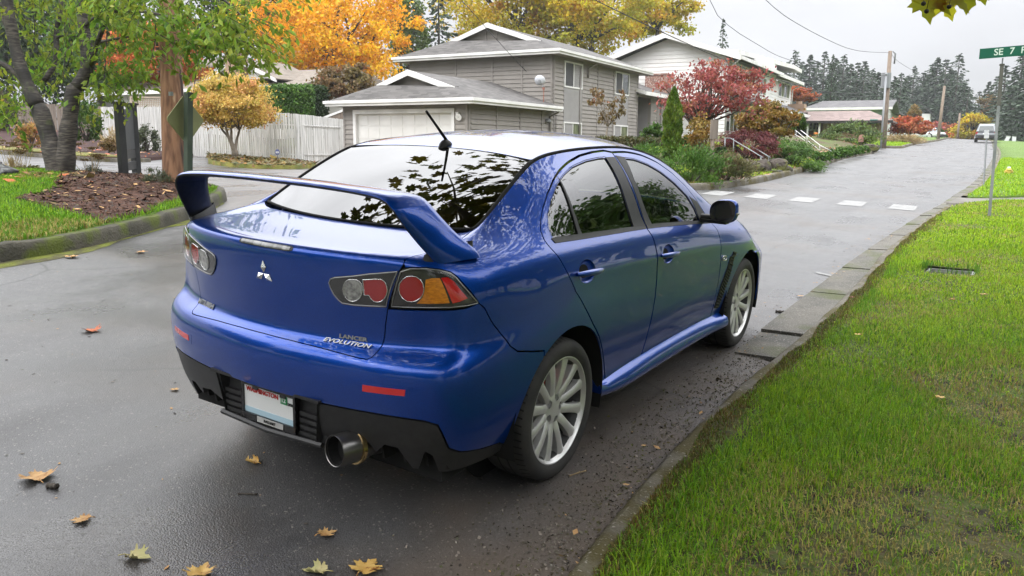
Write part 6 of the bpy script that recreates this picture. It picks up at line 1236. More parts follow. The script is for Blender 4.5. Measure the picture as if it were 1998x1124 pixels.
# ---- conifers: a few kinds, then copies
def conifer(label, base, h, seed, w=.19, group='tall conifers', mat='needles', **k):
    t = thing('conifer', label, 'conifer', tuple(base), group=group); mb, V, F = conifer_mesh(seed, 1, w, **k); mb.build('trunk', MATS['bark_dark'], t, smooth=True, fix=False); mesh_np('crown', V, F, MATS[mat], t); t.scale = (h, h, h); return t
FARC = 'tall dark conifer in the row beyond the far houses'; RIGC = 'tall dark conifer in the stand at the right edge beyond the lawn'
protos = [conifer(FARC, (0, 0, 0), 20, 3, .22), conifer(FARC, (0, 0, 0), 20, 8, .26, whorls=42), conifer(FARC, (0, 0, 0), 20, 15, .19, whorls=50, droop=.5), conifer(FARC, (0, 0, 0), 20, 21, .25, whorls=36, dens=1.3)]
used = [False] * 4
def far_conifer(px, ytop, D, k, wide=1., label=FARC, group='tall conifers beyond the far houses'):
    p = atd(px, 275, D); zb = gz(p[0], p[1]) - .5; top = atd(px, ytop, D)[2]; o = protos[k] if not used[k] else copy_tree(protos[k]); used[k] = True
    h = top - zb; o.location = (p[0], p[1], zb); o.scale = (h * wide, h * wide, h); o.rotation_euler = (0, 0, rng.uniform(0, 6.28)); o['label'] = label; o['group'] = group; o.name = 'conifer'
for i, (px, yt) in enumerate(((1512, 118), (1541, 98), (1570, 107), (1598, 101), (1619, 112), (1635, 106), (1650, 124), (1663, 122), (1676, 118), (1692, 133), (1704, 140), (1718, 152), (1735, 147), (1748, 141), (1760, 150), (1772, 128), (1790, 140), (1806, 122), (1815, 112), (1832, 116), (1843, 135), (1856, 104), (1872, 160), (1880, 168))):
    far_conifer(px, yt + 2, 118 + (i * 37) % 40, i % 4, (1.0, .9, 1.1, .95)[i % 4] * 1.75)
for i, (px, yt, D) in enumerate(((1902, 178, 140), (1918, 160, 128), (1933, 150, 120), (1948, 128, 112), (1966, 140, 110), (1978, 100, 104), (1994, 118, 98), (2012, 90, 95), (2035, 80, 100))): far_conifer(px, yt, D, (i + 1) % 4, 1.8, RIGC, 'conifers at the right edge')
for i, (px, yt, D, k, lb) in enumerate(((858, -40, 70, 1, 'very dark tall conifer rising beside the yellow trees behind the grey roof'), (1400, 42, 105, 3, 'thin sparse conifer top above the white house roof'), (1614, 108, 96, 2, 'narrow black-green conifer standing in front of the far row'))): far_conifer(px, yt, D, k, (1.15, .8, .9)[i], lb, None)
for i, (px, yt) in enumerate(((1526, 124), (1556, 122), (1584, 120), (1609, 122), (1628, 128), (1643, 132), (1656, 138), (1670, 136), (1684, 142), (1698, 150), (1711, 158), (1727, 160), (1742, 156), (1755, 160), (1766, 150), (1781, 150), (1798, 146), (1811, 138), (1824, 140), (1838, 144), (1850, 140), (1862, 146))): far_conifer(px, yt, 150 + (i * 29) % 30, (i + 2) % 4, 2.0)
def seq_free(o): 
    if o.get('group') is None and 'group' in o: del o['group']
# ---- large autumn trees behind the houses
px_tree('maple_tree', 'huge bright orange maple behind the low house roof', 640, 62, 300, 270, 58, 30000, .24, 'leaf_orange', 'bark_dark', .35, clumps=190, cr=.20, shell=.35, bottom=-.8, nl=26, seed=5, stems=2)
px_tree('maple_tree', 'broad yellow-green tree behind the grey house gable', 985, 10, 260, 220, 74, 17000, .30, 'leaf_yellow', 'bark_dark', .35, clumps=110, cr=.2, shell=.35, nl=24, seed=6, stems=2)
px_tree('maple_tree', 'tall yellow tree with orange patches left of the white gable', 1150, 25, 260, 190, 72, 17000, .30, 'leaf_yellow', 'bark_dark', .35, clumps=110, cr=.2, shell=.35, nl=24, seed=7, stems=2)
px_tree('maple_tree', 'golden tree thinning to bare twigs above the white gable', 1285, 15, 170, 130, 78, 9000, .30, 'leaf_yellow', 'bark_dark', .3, clumps=70, cr=.2, shell=.4, nl=22, seed=8)
px_tree('broadleaf_tree', 'pale green tree between the orange maple and the dark conifer', 798, 90, 75, 230, 66, 9000, .26, 'leaf_lightgreen', 'bark_dark', .25, clumps=80, cr=.25, shell=.4, seed=9)
px_tree('maple_tree', 'dull brown-pink maple beside the green hedge', 676, 162, 128, 76, 41, 7000, .17, 'leaf_brown', 'bark_dark', .12, clumps=60, cr=.26, shell=.4, seed=10, depth_r=1.6, nl=14, stems=3)
px_tree('broadleaf_tree', 'dark green tree behind the cherry branches at the left edge', 40, 70, 300, 300, 56, 12000, .36, 'leaf_dark', 'bark_dark', .35, clumps=90, cr=.26, shell=.3, seed=11)
px_tree('maple_tree', 'orange-brown tree half hidden behind the wooden utility pole', 330, 110, 190, 150, 50, 8000, .26, 'leaf_far_orange', 'bark_dark', .3, clumps=70, cr=.26, shell=.35, seed=12)
px_tree('broadleaf_tree', 'mid green tree behind the twin-stemmed cherry trunk', 190, 90, 190, 230, 52, 10000, .30, 'leaf_green', 'bark_dark', .3, clumps=80, cr=.26, shell=.3, seed=13)
px_tree('broadleaf_tree', 'tall green tree filling the gap above the orange maple left side', 470, -10, 190, 170, 68, 8000, .32, 'leaf_dark', 'bark_dark', .3, clumps=80, cr=.26, shell=.3, seed=14)
# ---- rounded ornamental tree on the verge
px_tree('ornamental_tree', 'small rounded orange and olive tree with slim pale stems in front of the white fence', 453, 208, 150, 112, 27.2, 27000, .075, 'leaf_round', 'bark_pale', .055, base_px=(457, 296), clumps=170, cr=.26, shell=.62, bottom=-.62, nl=26, stems=4, seed=20, fork_t=.25)
# ---- street trees and shrubs in the yards along the left kerb
def yg(px, py, D): p = atd(px, py, D); return np.array([p[0], p[1], min(p[2], yz(p[0], p[1]) + .3)])
px_tree('dogwood_tree', 'spreading red dogwood with bare forking limbs before the white house', 1386, 190, 205, 132, 25, 6000, .11, 'leaf_red', 'bark_grey', .085, base_px=(1378, 322), clumps=95, cr=.22, shell=.4, bottom=-.5, nl=34, stems=3, seed=30, fork_t=.1, card='leaf', droop=.5, asp=.55)
px_tree('young_tree', 'slender sapling with sparse yellow-brown leaves beside the wooden post', 1368, 268, 56, 118, 22, 1900, .075, 'leaf_golden', 'bark_grey', .03, base_px=(1366, 325), clumps=36, cr=.3, shell=.2, bottom=-.95, nl=16, stems=3, seed=31, fork_t=.0)
px_tree('young_tree', 'small tree with curled brown dead leaves against the grey siding', 1186, 208, 74, 76, 31, 560, .15, 'leaf_brown', 'bark_pale', .04, base_px=(1183, 282), clumps=26, cr=.22, shell=.3, bottom=-.9, nl=12, stems=2, seed=32, fork_t=.0, card='leaf', droop=.8, asp=.5)
def column(px, y0, y1, wpx, D, label):
    r = np.random.default_rng(40); b = atd(px, y1, D); h = (y1 - y0) / FPX * D; w = wpx / 2 / FPX * D; t = thing('columnar_cedar', label, 'cedar', tuple(b)); n = 9000; z = r.random(n) ** .85
    rad = w * np.minimum(1, (1 - z) * 3.2) ** .75 * (.72 + .28 * np.minimum(1, z * 5)); a = r.uniform(0, 2 * math.pi, n); lump = 1 + .12 * np.sin(a * 5 + z * 40) + .10 * np.sin(a * 3 - z * 25); q = rad * lump * (.55 + .45 * r.random(n) ** .4)
    P = np.c_[np.cos(a) * q, np.sin(a) * q, z * h]; d = unit(np.c_[np.cos(a) * .35, np.sin(a) * .35, np.ones(n)] + r.normal(0, .28, (n, 3))); V, F = rhomb(P, .11, r, .35, d=d); mesh_np('foliage', V, F, MATS['leaf_cedar'], t); mb = MB(); mb.tube([(0, 0, -.1), (0, 0, h * .9)], [.07, .01], 6); mb.build('stem', MATS['bark_dark'], t, fix=False)
column(1309, 176, 330, 34, 22.5, 'tall narrow bright green columnar cedar beside the driveway hedge')
def B(name, label, px, py, D, wpx, hpx, n, size, leaf, seed, depth=None, **k):
    """shrub: centre-bottom pixel, size in pixels at a depth"""
    c = atd(px, py, D); bush(name, label, c, (wpx / 2 / FPX * D, depth or wpx / 2 / FPX * D * .8, hpx / FPX * D * .93), n, size, leaf, seed=seed, **k)
B('juniper', 'bright green spreading juniper at the street corner behind the car roof', 1345, 362, 18.6, 120, 70, 9000, .07, 'leaf_juniper', 50, dirs='out', asp=.3)
B('juniper', 'low green juniper left of the columnar cedar', 1250, 335, 22, 120, 52, 6000, .08, 'leaf_juniper', 51, dirs='out', asp=.3)
B('heather', 'olive and dusty pink heather mound above the kerb', 1418, 352, 19.2, 92, 48, 6000, .06, 'leaf_heather', 52, dirs='out', asp=.4)
B('heather', 'low tawny ground-cover mound behind the wooden post', 1385, 322, 22, 80, 34, 3500, .07, 'leaf_heather', 53, dirs='out', asp=.4)
B('juniper', 'large cascading bright green juniper right of the railing steps', 1548, 333, 25.5, 90, 56, 12000, .075, 'leaf_juniper', 54, dirs='droop', asp=.3)
B('weeping_maple', 'low domed dark red weeping maple behind the steel railing', 1455, 308, 24.5, 112, 48, 9000, .085, 'leaf_darkred', 55, cat='maple', dirs='droop', asp=.25, stems=14)
B('shrub', 'small clipped dark green ball shrub beside the wooden post', 1405, 305, 21, 22, 17, 1200, .045, 'leaf_dark', 56)
px_tree('maple_tree', 'golden-brown layered maple at the corner of the white house', 1496, 240, 112, 74, 28, 9000, .10, 'leaf_golden', 'bark_grey', .08, base_px=(1490, 286), clumps=85, cr=.2, shell=.55, bottom=-.6, nl=20, stems=3, seed=57, fork_t=.0)
B('shrub', 'leafy green shrub against the grey house by the entry recess', 1273, 279, 29, 50, 30, 2200, .11, 'leaf_green', 58, card='leaf')
B('shrub', 'round green shrub beside the white stair railing', 1556, 252, 30, 26, 28, 1600, .09, 'leaf_green', 59)
B('shrub', 'low green leafy plant behind the yellow-brown sapling', 1342, 300, 23, 30, 30, 900, .10, 'leaf_green', 60, card='leaf')
B('shrub', 'yellow-green shrub peeking over the car roof by the garage side', 1083, 275, 29, 32, 16, 900, .08, 'leaf_lightgreen', 61)
B('shrub', 'tall loose yellow-green bush in front of the tan house wall', 1652, 288, 45, 100, 44, 5000, .13, 'leaf_lightgreen', 62, card='leaf')
for i, (px, py, w, h) in enumerate(((1598, 316, 24, 17), (1612, 312, 20, 15), (1624, 309, 22, 17), (1638, 306, 22, 17), (1652, 304, 20, 16), (1664, 302, 20, 15), (1676, 299, 18, 13), (1687, 297, 16, 11))):
    B('shrub', 'small rounded green shrub in the row along the left kerb', px, py, 27 + i * 1.6, w, h, 1100, .075, 'leaf_juniper', 70 + i, group='low shrubs in a row along the left kerb')
def hedge(label, px0, px1, ytop, ybot, D0, D1, depth, leaf, n, size, seed, name='hedge', cat='hedge'):
    r = np.random.default_rng(seed); a, b = atd(px0, ybot, D0), atd(px1, ybot, D1); h = atd(px0, ytop, D0)[2] - a[2]; t = thing(name, label, cat, tuple((a + b) / 2)); d = (b - a); L_ = np.linalg.norm(d[:2]); d = d / np.linalg.norm(d); back = np.array([-d[1], d[0], 0]); o = a - (a + b) / 2
    f = r.random(n); s = r.random((n, 3)); k = r.integers(0, 3, n); s[k == 0, 1] = r.normal(0, .04, (k == 0).sum()); s[k == 1, 2] = 1 + r.normal(0, .03, (k == 1).sum()); e = k == 2; s[e, 0] = np.where(r.random(e.sum()) < .5, 0, 1) + r.normal(0, .01, e.sum())
    P = o + s[:, :1] * d * L_ + s[:, 1:2] * back * depth + s[:, 2:] * [0, 0, h]; P += r.normal(0, .03, P.shape); V, F = rhomb(P, size, r, .7); mesh_np('foliage', V, F, MATS[leaf], t)
    mb = MB(); mb.obox(o + d * .12 + back * .12, d * (L_ - .24), back * (depth - .24), (0, 0, h - .14)); mb.build('branches', MATS['leaf_dark'], t)
hedge('low clipped brownish box hedge in front of the grey house windows', 1205, 1345, 270, 304, 25, 29, .9, 'leaf_hedge', 9000, .075, 80)
hedge('clipped bright green cedar hedge behind the white fence', 545, 614, 170, 250, 36, 37, 2., 'leaf_juniper', 12000, .11, 81)
hedge('dark green cedar hedge end beside the bright hedge', 612, 642, 172, 250, 38, 39, 1.5, 'leaf_dark', 5000, .12, 82)  # darker leaf colour than the hedge beside it
# far down the street
px_tree('maple_tree', 'wide low rust-red maple beyond the utility pole', 1772, 250, 72, 44, 66, 5000, .20, 'leaf_far_red', 'bark_dark', .12, base_px=(1776, 268), clumps=50, cr=.25, shell=.5, bottom=-.3, nl=14, seed=90)
px_tree('shrub', 'small crimson bush beside the grey shed', 1824, 254, 30, 24, 95, 1200, .26, 'leaf_red', 'bark_dark', .1, cat='shrub', clumps=20, seed=91)
B('shrub', 'round dark green shrub near the end of the left lawn', 1838, 274, 90, 16, 18, 900, .22, 'leaf_green', 92)
B('hedge', 'low burnt-orange hedge at the far end of the street', 1863, 274, 120, 38, 13, 1800, .25, 'leaf_far_orange', 93, cat='hedge', depth=1.2)
px_tree('shrub', 'hazy reddish bush behind the orange hedge', 1850, 256, 34, 30, 126, 1500, .32, 'leaf_far_red', 'bark_dark', .1, cat='shrub', clumps=24, seed=94)
px_tree('broadleaf_tree', 'rounded olive and gold tree at the end of the street', 1896, 250, 64, 52, 112, 4500, .34, 'leaf_yellow', 'bark_dark', .2, clumps=40, cr=.3, shell=.5, seed=95)
px_tree('broadleaf_tree', 'pale brown half-bare tree left of the right-hand conifers', 1940, 222, 62, 74, 118, 3000, .32, 'leaf_brown', 'bark_dark', .2, clumps=40, cr=.3, shell=.3, seed=96)
px_tree('maple_tree', 'salmon red treetop between the white house and the far conifers', 1563, 184, 50, 30, 84, 2500, .28, 'leaf_far_red', 'bark_dark', .2, clumps=40, cr=.3, seed=97)
px_tree('broadleaf_tree', 'pale gold feathery tree behind the rust-red maple', 1783, 228, 26, 40, 100, 1500, .28, 'leaf_golden', 'bark_dark', .12, clumps=20, cr=.3, seed=98)
B('grass_clump', 'tawny ornamental grasses under the rust-red maple', 1757, 281, 60, 70, 17, 2600, .28, 'straw', 99, cat='grass', dirs='out', asp=.12)
# left side of the side street
B('azalea', 'orange and yellow azalea on the red bark bed', 60, 286, 24.5, 50, 42, 2600, .075, 'leaf_azalea', 100)
B('rhododendron', 'large green rhododendron beside the brown board fence', 168, 272, 27, 62, 66, 1700, .16, 'leaf_green', 101, card='leaf', asp=.35)
B('shrub', 'variegated grey-green shrub in front of the white fence', 288, 293, 27.5, 42, 46, 1700, .10, 'leaf_sage', 102, card='leaf', asp=.4)
B('grass_clump', 'dry twiggy straw-coloured tuft at the end of the white fence', 222, 286, 25, 40, 30, 260, .32, 'straw', 103, cat='grass', dirs='out', asp=.06)
B('leaf_heap', 'reddish brown heap of cut foliage beside the black sign frame', 212, 295, 24, 34, 20, 1400, .09, 'leaf_brown', 104, cat='heap')
B('shrub', 'dull olive shrub at the far left edge above the bark bed', 10, 262, 33, 70, 70, 2600, .13, 'leaf_hedge', 105)
# plants on the corner island
B('lavender', 'grey-green lavender bush at the foot of the utility pole', 306, 378, 12.9, 66, 44, 2600, .055, 'leaf_sage', 110, dirs='out', asp=.16)
B('lavender', 'round dark green lavender bush right of the cherry trunk', 182, 366, 14.2, 54, 40, 2400, .055, 'leaf_sage', 111, dirs='out', asp=.18)
B('grass_clump', 'tuft of pale dry grass left of the cherry trunk', 30, 350, 14.6, 40, 34, 420, .26, 'straw', 112, cat='grass', dirs='out', asp=.035)
B('shrub', 'low green and brown plant beside the dry grass tuft', 66, 352, 14.4, 44, 24, 900, .07, 'leaf_heather', 113)
B('fern', 'small yellow-green fern at the cherry tree root', 152, 368, 13.0, 40, 22, 420, .10, 'leaf_lightgreen', 114, dirs='out', asp=.25)
for px, D in ((22, 14.8), (44, 15.0), (178, 13.9)):
    t = thing('sedum', 'rust-brown flat seed heads on thin stalks beside the cherry tree', 'plant', tuple(gp(px, 345, D, .15)), group='dried sedum heads around the cherry tree'); r = np.random.default_rng(px); mb = MB(); P = []
    for k in range(9):
        x, y, h = r.normal(0, .14), r.normal(0, .14), r.uniform(.35, .62); mb.tube([(x * .3, y * .3, 0), (x, y, h)], .004, 4); P.append(np.array([x, y, h]) + np.c_[r.normal(0, .045, (60, 2)), r.normal(0, .008, 60)])
    mb.build('stalks', MATS['straw'], t, fix=False); V, F = rhomb(np.concatenate(P), .03, r, .9); mesh_np('heads', V, F, MATS['leaf_brown'], t)
# ---- cherry tree on the island
def cherry():
    r = np.random.default_rng(77); D = 13.4
    def at(px, py, d=0): return atd(px, py, D + d)
    base = at(122, 372); t = thing('cherry_tree', 'twin-stemmed cherry tree with banded bark and green drooping leaves on the mulch bed', 'tree', tuple(base)); b = np.array(base); mb = MB(); m2 = MB()
    def br(pts, r0, r1, n=12, knob=()):
        q = smooth_line([at(*p) - b for p in pts], .10); rr = .74 * np.linspace(r0, r1, len(q)) * (1 + .05 * np.sin(np.arange(len(q)) * 1.3) + .03 * r.normal(size=len(q)))
        for kx, amp in knob: rr *= 1 + amp * np.exp(-((np.linspace(0, 1, len(q)) - kx) / .05) ** 2)
        mb.tube(q, list(rr), n, True)
    br([(112, 392), (114, 360), (112, 325), (98, 278), (86, 238), (74, 205)], .30, .145, 14, ((.0, .25), (.93, .25)))
    br([(74, 208), (55, 168), (40, 130), (28, 85), (20, 40), (12, -10), (6, -60)], .155, .10, 12, ((.02, .15),))
    br([(118, 392), (122, 350), (128, 300), (134, 250), (142, 190), (150, 168)], .26, .135, 14, ((.95, .3),))
    br([(150, 172), (168, 140), (170, 105), (165, 60), (160, 20), (158, -60)], .15, .085, 12, ((.2, .2),))
    br([(60, 180), (38, 150), (10, 128), (-30, 110)], .075, .05); br([(36, 100), (18, 60), (0, 30), (-30, 5)], .07, .045); br([(86, 158, .4), (108, 120, .5), (110, 60, .6), (118, 20, .6), (120, -50, .6)], .062, .05)
    br([(176, 130), (188, 90, -.3), (205, 45, -.5), (222, 18, -.8), (260, 14, -1.1)], .06, .03); br([(196, 82), (225, 76, -.4), (250, 72, -.8)], .035, .016); br([(150, 70), (120, 70, .4), (100, 85, .7)], .03, .016); br([(166, 50), (195, 30, -.4), (235, 22, -.8), (290, 24, -1.6), (350, 40, -2.2)], .05, .02)
    br([(160, -20), (220, -40, -.8), (320, -35, -1.6), (420, -10, -2.2), (480, 40, -2.4)], .05, .018); br([(20, 20), (-40, -20, .3), (-80, -60, .5)], .06, .03)
    for px, py, d in ((128, 40, .3), (132, 95, .3), (130, 130, .3), (250, 40, -.9), (60, 60, .4), (210, 110, -.4), (300, 70, -1.5), (400, 60, -2.)):
        br([(px, py - 60, d), (px + r.uniform(-12, 12), py, d), (px + r.uniform(-20, 20), py + 55, d)], .016, .006, 6)
    # leafy sprays hang below the branches
    C = []
    def spray(px, py, d, n, sx_, sy_, sd=.5): C.append(np.array([at(px + r.normal(0, sx_), py + r.normal(0, sy_), d + r.normal(0, sd)) for _ in range(n)]) - b)
    for px, py, d, n, sx_, sy_ in ((300, 8, -1.6, 22, 60, 18), (400, 22, -2.0, 34, 55, 28), (455, 55, -2.2, 28, 34, 26), (475, 85, -2.2, 9, 20, 12), (375, 60, -1.9, 18, 40, 20), (425, 100, -2.0, 7, 26, 10), (250, 20, -1.0, 22, 45, 20), (250, 85, -.2, 14, 40, 26), (215, 140, .3, 12, 40, 16), (270, 138, .2, 14, 40, 10), (290, 90, .1, 12, 26, 26), (60, 30, .6, 20, 50, 28), (90, 95, .8, 13, 36, 34), (125, 60, .7, 14, 40, 36), (105, 165, .8, 7, 26, 20), (20, 120, .8, 11, 30, 30), (15, 190, .7, 9, 22, 16), (30, 225, .6, 4, 16, 6), (175, 15, .4, 18, 45, 20), (178, 190, .5, 5, 14, 20), (212, 172, .3, 4, 14, 5), (140, -40, .2, 40, 150, 22), (360, -50, -1.8, 50, 110, 20), (485, 25, -2.3, 12, 18, 22), (0, -30, .5, 20, 60, 26)): spray(px, py, d, n, sx_, sy_)
    K = np.concatenate(C); P = []; T = []
    for k in K:
        m_ = int(r.integers(13, 23)); dr = unit(np.array([r.normal(), r.normal(), -.35])); s = np.linspace(0, 1, m_)[:, None]; sp_ = k + dr * s * .55 + np.array([0, 0, -.12]) * s ** 2; m2.tube([sp_[0], sp_[m_ // 2], sp_[-1]], [.005, .004, .002], 4, False)
        P.append(sp_ + r.normal(0, .045, (m_, 3))); T.append(np.repeat(dr[None], m_, 0))
    P = np.concatenate(P); T = np.concatenate(T); mb.add(m2.v, m2.f); mb.build('trunk', MATS['bark_cherry'], t, smooth=True, fix=False); V, F = leaf_cards(P, .122, .5, .42, r, .2, out=T * .5)
    mesh_np('crown', V, F, MATS['leaf_cherry'], t)
cherry()
# ---- plane tree whose crown hangs over the parked car and the photographer
def lobed(scale=1.):
    """outline of a five-lobed leaf (x across, y along)"""
    half = [(0, 1.0), (.10, .80), (.20, .72), (.17, .58), (.26, .50), (.48, .62), (.44, .46), (.62, .44), (.44, .30), (.34, .20), (.58, .10), (.40, .02), (.30, -.12), (.10, -.10), (0, 0)]
    return np.array(half + [(-x, y) for x, y in half[::-1][1:-1]]) * scale
LOBE = lobed()
def lobed_leaves(C, size, r, droop=.4, curl=.15):
    n = len(C); k = len(LOBE); d = unit(r.normal(size=(n, 3)) + [0, 0, -droop]); u = unit(r.normal(size=(n, 3)) + [0, 0, .8]); w = unit(np.cross(d, u)); nn = np.cross(w, d); s = (size * (1 + r.uniform(-.35, .3, n)))[:, None, None]
    L2 = LOBE - [0, .45]; P = C[:, None] + (w[:, None] * L2[None, :, :1] + d[:, None] * L2[None, :, 1:] - nn[:, None] * (curl * (np.abs(L2[None, :, :1]) ** 1.5 + .5 * L2[None, :, 1:] ** 2))) * s
    ctr = C[:, None] + d[:, None] * 0; V = np.concatenate([P, ctr], 1).reshape(-1, 3); i = np.arange(n)[:, None, None] * (k + 1); tri = np.array([(j, (j + 1) % k, k) for j in range(k)])
    return V, (i + tri[None]).reshape(-1, 3)
def plane_tree():
    r = np.random.default_rng(5); b = np.array([5.6, -4.2, gz(5.6, -4.2)]); t = thing('plane_tree', 'overhanging plane tree whose lobed leaf spray dips into the top right corner', 'tree', tuple(b)); mb = MB()
    q = smooth_line([(0, 0, -.2), (.05, .1, 1.5), (-.1, .3, 3.2), (-.4, .7, 5.2), (-.6, 1.0, 8.0)], .3); mb.tube(q, list(np.linspace(.36, .15, len(q))), 12)
    K = []
    lim = [((-.1, .3, 2.9), (-2.2, 2.6, 4.2), (-4.6, 4.6, 4.9), (-7.2, 6.4, 5.0)), ((-.1, .3, 3.2), (-3.0, 1.2, 4.6), (-6.0, 2.6, 5.6), (-9.2, 4.2, 5.8)), ((-.2, .4, 3.6), (-1.2, 3.4, 4.8), (-2.6, 6.4, 5.6), (-4.6, 9.2, 6.2)), ((-.3, .6, 4.4), (-2.8, -.6, 6.0), (-5.6, -1.2, 7.0), (-8.6, -1.0, 7.2)), ((-.4, .7, 5.2), (-2.6, 3.0, 7.6), (-5.0, 5.5, 9.0), (-7.6, 8.0, 9.4)), ((-.2, .5, 4.0), (-.6, 5.0, 5.2), (-1.2, 9.0, 6.0), (-1.6, 13, 6.6)), ((-.1, .4, 3.1), (-2.4, 3.2, 4.0), (-4.4, 5.8, 4.5), (-6.0, 8.0, 4.9)), ((-.1, .3, 3.0), (-3.2, 3.0, 3.9), (-5.8, 4.6, 4.4), (-8.4, 5.6, 4.9)), ((-.2, .5, 3.4), (-2.2, .6, 5.0), (-4.2, .9, 5.8), (-6.6, 1.2, 6.2)), ((-.3, .6, 4.2), (-1.6, 2.0, 6.0), (-3.2, 3.6, 7.2), (-5.4, 5.6, 7.8))]
    for L_ in lim:
        q = smooth_line(L_, .3); mb.tube(q, list(np.linspace(.13, .02, len(q))), 8)
        for p in q[len(q) // 4:]:
            for _ in range(3):
                e = p + r.normal(0, .75, 3) * [1, 1, .55]; mb.tube([p, (p + e) / 2 + [0, 0, .08], e], [.018, .012, .006], 5, False); K.append(e)
    K = np.array(K); K = K[(K[:, 0] < -1.6) | (K[:, 1] > 6)]; i = r.integers(0, len(K), 19000); P = K[i] + r.normal(0, .40, (19000, 3)) * [1, 1, .7]
    Wp = P + b; q = Wp - CAM; dep = q @ _f; ok = (Wp[:, 2] > 2.2) & ((q[:, 2] / np.maximum(np.hypot(q[:, 0], q[:, 1]), .1) > .30) | (dep < 0)); P = P[ok]
    V, F = lobed_leaves(P, .165, r); mb2 = MB()
    # the spray that dips into view, on a twig from the first limb
    tip = atd(1835, -6, 3.8) - b; s0 = np.array((-1.3, 2.2, 3.9)); mb.tube(smooth_line([s0, (s0 + tip) / 2 + [.2, .1, .5], tip + [.15, 0, .25], tip, atd(1800, 10, 3.75) - b], .1), .008, 5, False)
    mesh_np('crown', V, F, MATS['leaf_canopy'], t); mb.build('trunk', MATS['bark_pale'], t, smooth=True, fix=False)
    pts = np.array([atd(1808, 14, 3.7), atd(1832, 4, 3.75), atd(1868, 0, 3.7), atd(1890, -8, 3.8), atd(1850, 12, 3.85), atd(1795, -12, 3.8), atd(1915, -18, 3.8), atd(1872, -25, 3.7)]) - b; V, F = [], []; n0 = 0
    for j, p in enumerate(pts):
        rr = np.random.default_rng(200 + j); d = unit(-_u + rr.normal(0, .35) * _r + rr.normal(0, .3) * _f); w = unit(np.cross(d, unit(_f + rr.normal(0, .35, 3)))); nn = np.cross(w, d); L2 = LOBE - [0, .45]; s = rr.uniform(.13, .19)
        P_ = p + (w * L2[:, :1] + d * L2[:, 1:] - nn * .15 * (np.abs(L2[:, :1]) ** 1.5 + .4 * L2[:, 1:] ** 2)) * s; V.append(np.r_[P_, p[None]]); k = len(LOBE); F.append(np.array([(a, (a + 1) % k, k) for a in range(k)]) + n0); n0 += k + 1
    mesh_np('leaf_spray', np.concatenate(V), np.concatenate(F), MATS['leaf_backlit'], t)  # spray leaves get a brighter colour than the crown, painting in the backlight
    for px, py in ((1802, 7), (1808, 22), (1852, 13)):
        m3 = MB(); c = atd(px, py, 3.6) - b; m3.lathe([(.0001, -.011), (.008, -.0075), (.011, 0), (.008, .0075), (.0001, .011)], 10, Matrix.Translation(c)); m3.tube([c + [0, 0, .01], c + [.01, 0, .09]], .0015, 4); m3.build('seed_ball', MATS['bark_dark'], t, smooth=True)
plane_tree()

# ---- neighbours' trees round about (seen mirrored in the paint and glass)
ENV = ((13.5, 17, 11), (14.5, 26, 12), (16, 37, 13), (21, 20, 13), (18, 3, 11), (20, 11, 11), (18, -8, 11), (22, 18, 11), (24, 3, 12), (20, -16, 11), (-9, -16, 9), (-16, -11, 10), (-3, -24, 11), (-24, -18, 12), (6, -19, 10), (12, -26, 12))
for i, (x, y, h_) in enumerate(ENV):
    if i == 0: et = tree('broadleaf_tree', 'broad green tree standing on the lawns around the photographer', (x, y, gz(x, y)), (x, y, gz(x, y) + h_ * .55), (4.2, 4.2, h_ * .43), 7500, .42, 'leaf_green', 'bark_dark', .28, clumps=60, cr=.3, shell=.4, nl=14, seed=150, group='trees on the lawns around the photographer')
    else: o = copy_tree(et); o.name = 'broadleaf_tree'; o.location = (x, y, gz(x, y)); o.rotation_euler = (0, 0, i * 1.3); k = h_ / 11.; o.scale = (k * 1.15, k * 1.15, k)
# ---------------------------------------------------------------- street furniture
def pole_wood():
    m, N, L = node_tree('pole_wood'); b = N['Principled BSDF']; b.inputs['Roughness'].default_value = .85; t = N.new('ShaderNodeTexCoord')
    def noi(s, sc, d=5):
        q = N.new('ShaderNodeMapping'); q.inputs['Scale'].default_value = sc; L.new(t.outputs['Object'], q.inputs[0]); x = N.new('ShaderNodeTexNoise'); x.inputs['Scale'].default_value = s; x.inputs['Detail'].default_value = d; L.new(q.outputs[0], x.inputs['Vector']); return x.outputs['Fac']
    def ramp(v, a, bb, c1_, c2_):
        r = N.new('ShaderNodeMapRange'); r.inputs[1].default_value = a; r.inputs[2].default_value = bb; L.new(v, r.inputs[0]); x = N.new('ShaderNodeMix'); x.data_type = 'RGBA'; L.new(r.outputs[0], x.inputs['Factor'])
        for s_, c in (('A', c1_), ('B', c2_)): L.new(c, x.inputs[s_]) if not isinstance(c, tuple) else setattr(x.inputs[s_], 'default_value', (*c, 1))
        return x.outputs['Result']
    g_ = noi(16, (1, 1, .035)); c = ramp(g_, .35, .62, (.10, .045, .022), (.25, .13, .07)); c = ramp(noi(5, (1, 1, .12)), .60, .68, c, (.035, .018, .012)); c = ramp(noi(7, (1, 1, .3)), .66, .72, c, (.36, .24, .15))
    L.new(c, b.inputs['Base Color']); bp = N.new('ShaderNodeBump'); bp.inputs['Strength'].default_value = .8; bp.inputs['Distance'].default_value = .02; L.new(g_, bp.inputs['Height']); L.new(bp.outputs[0], b.inputs['Normal'])
pole_wood()
pm('post_green', (.030, .048, .030), .6, (.045, .065, .04), 3); pm('sign_back', (.22, .235, .10), .55, (.17, .18, .075), 2.5, metallic=.2); pm('sign_black', (.016, .017, .018), .55, (.026, .027, .028), 4); pm('sign_panel', (.030, .033, .035), .6, (.042, .045, .048), 2)
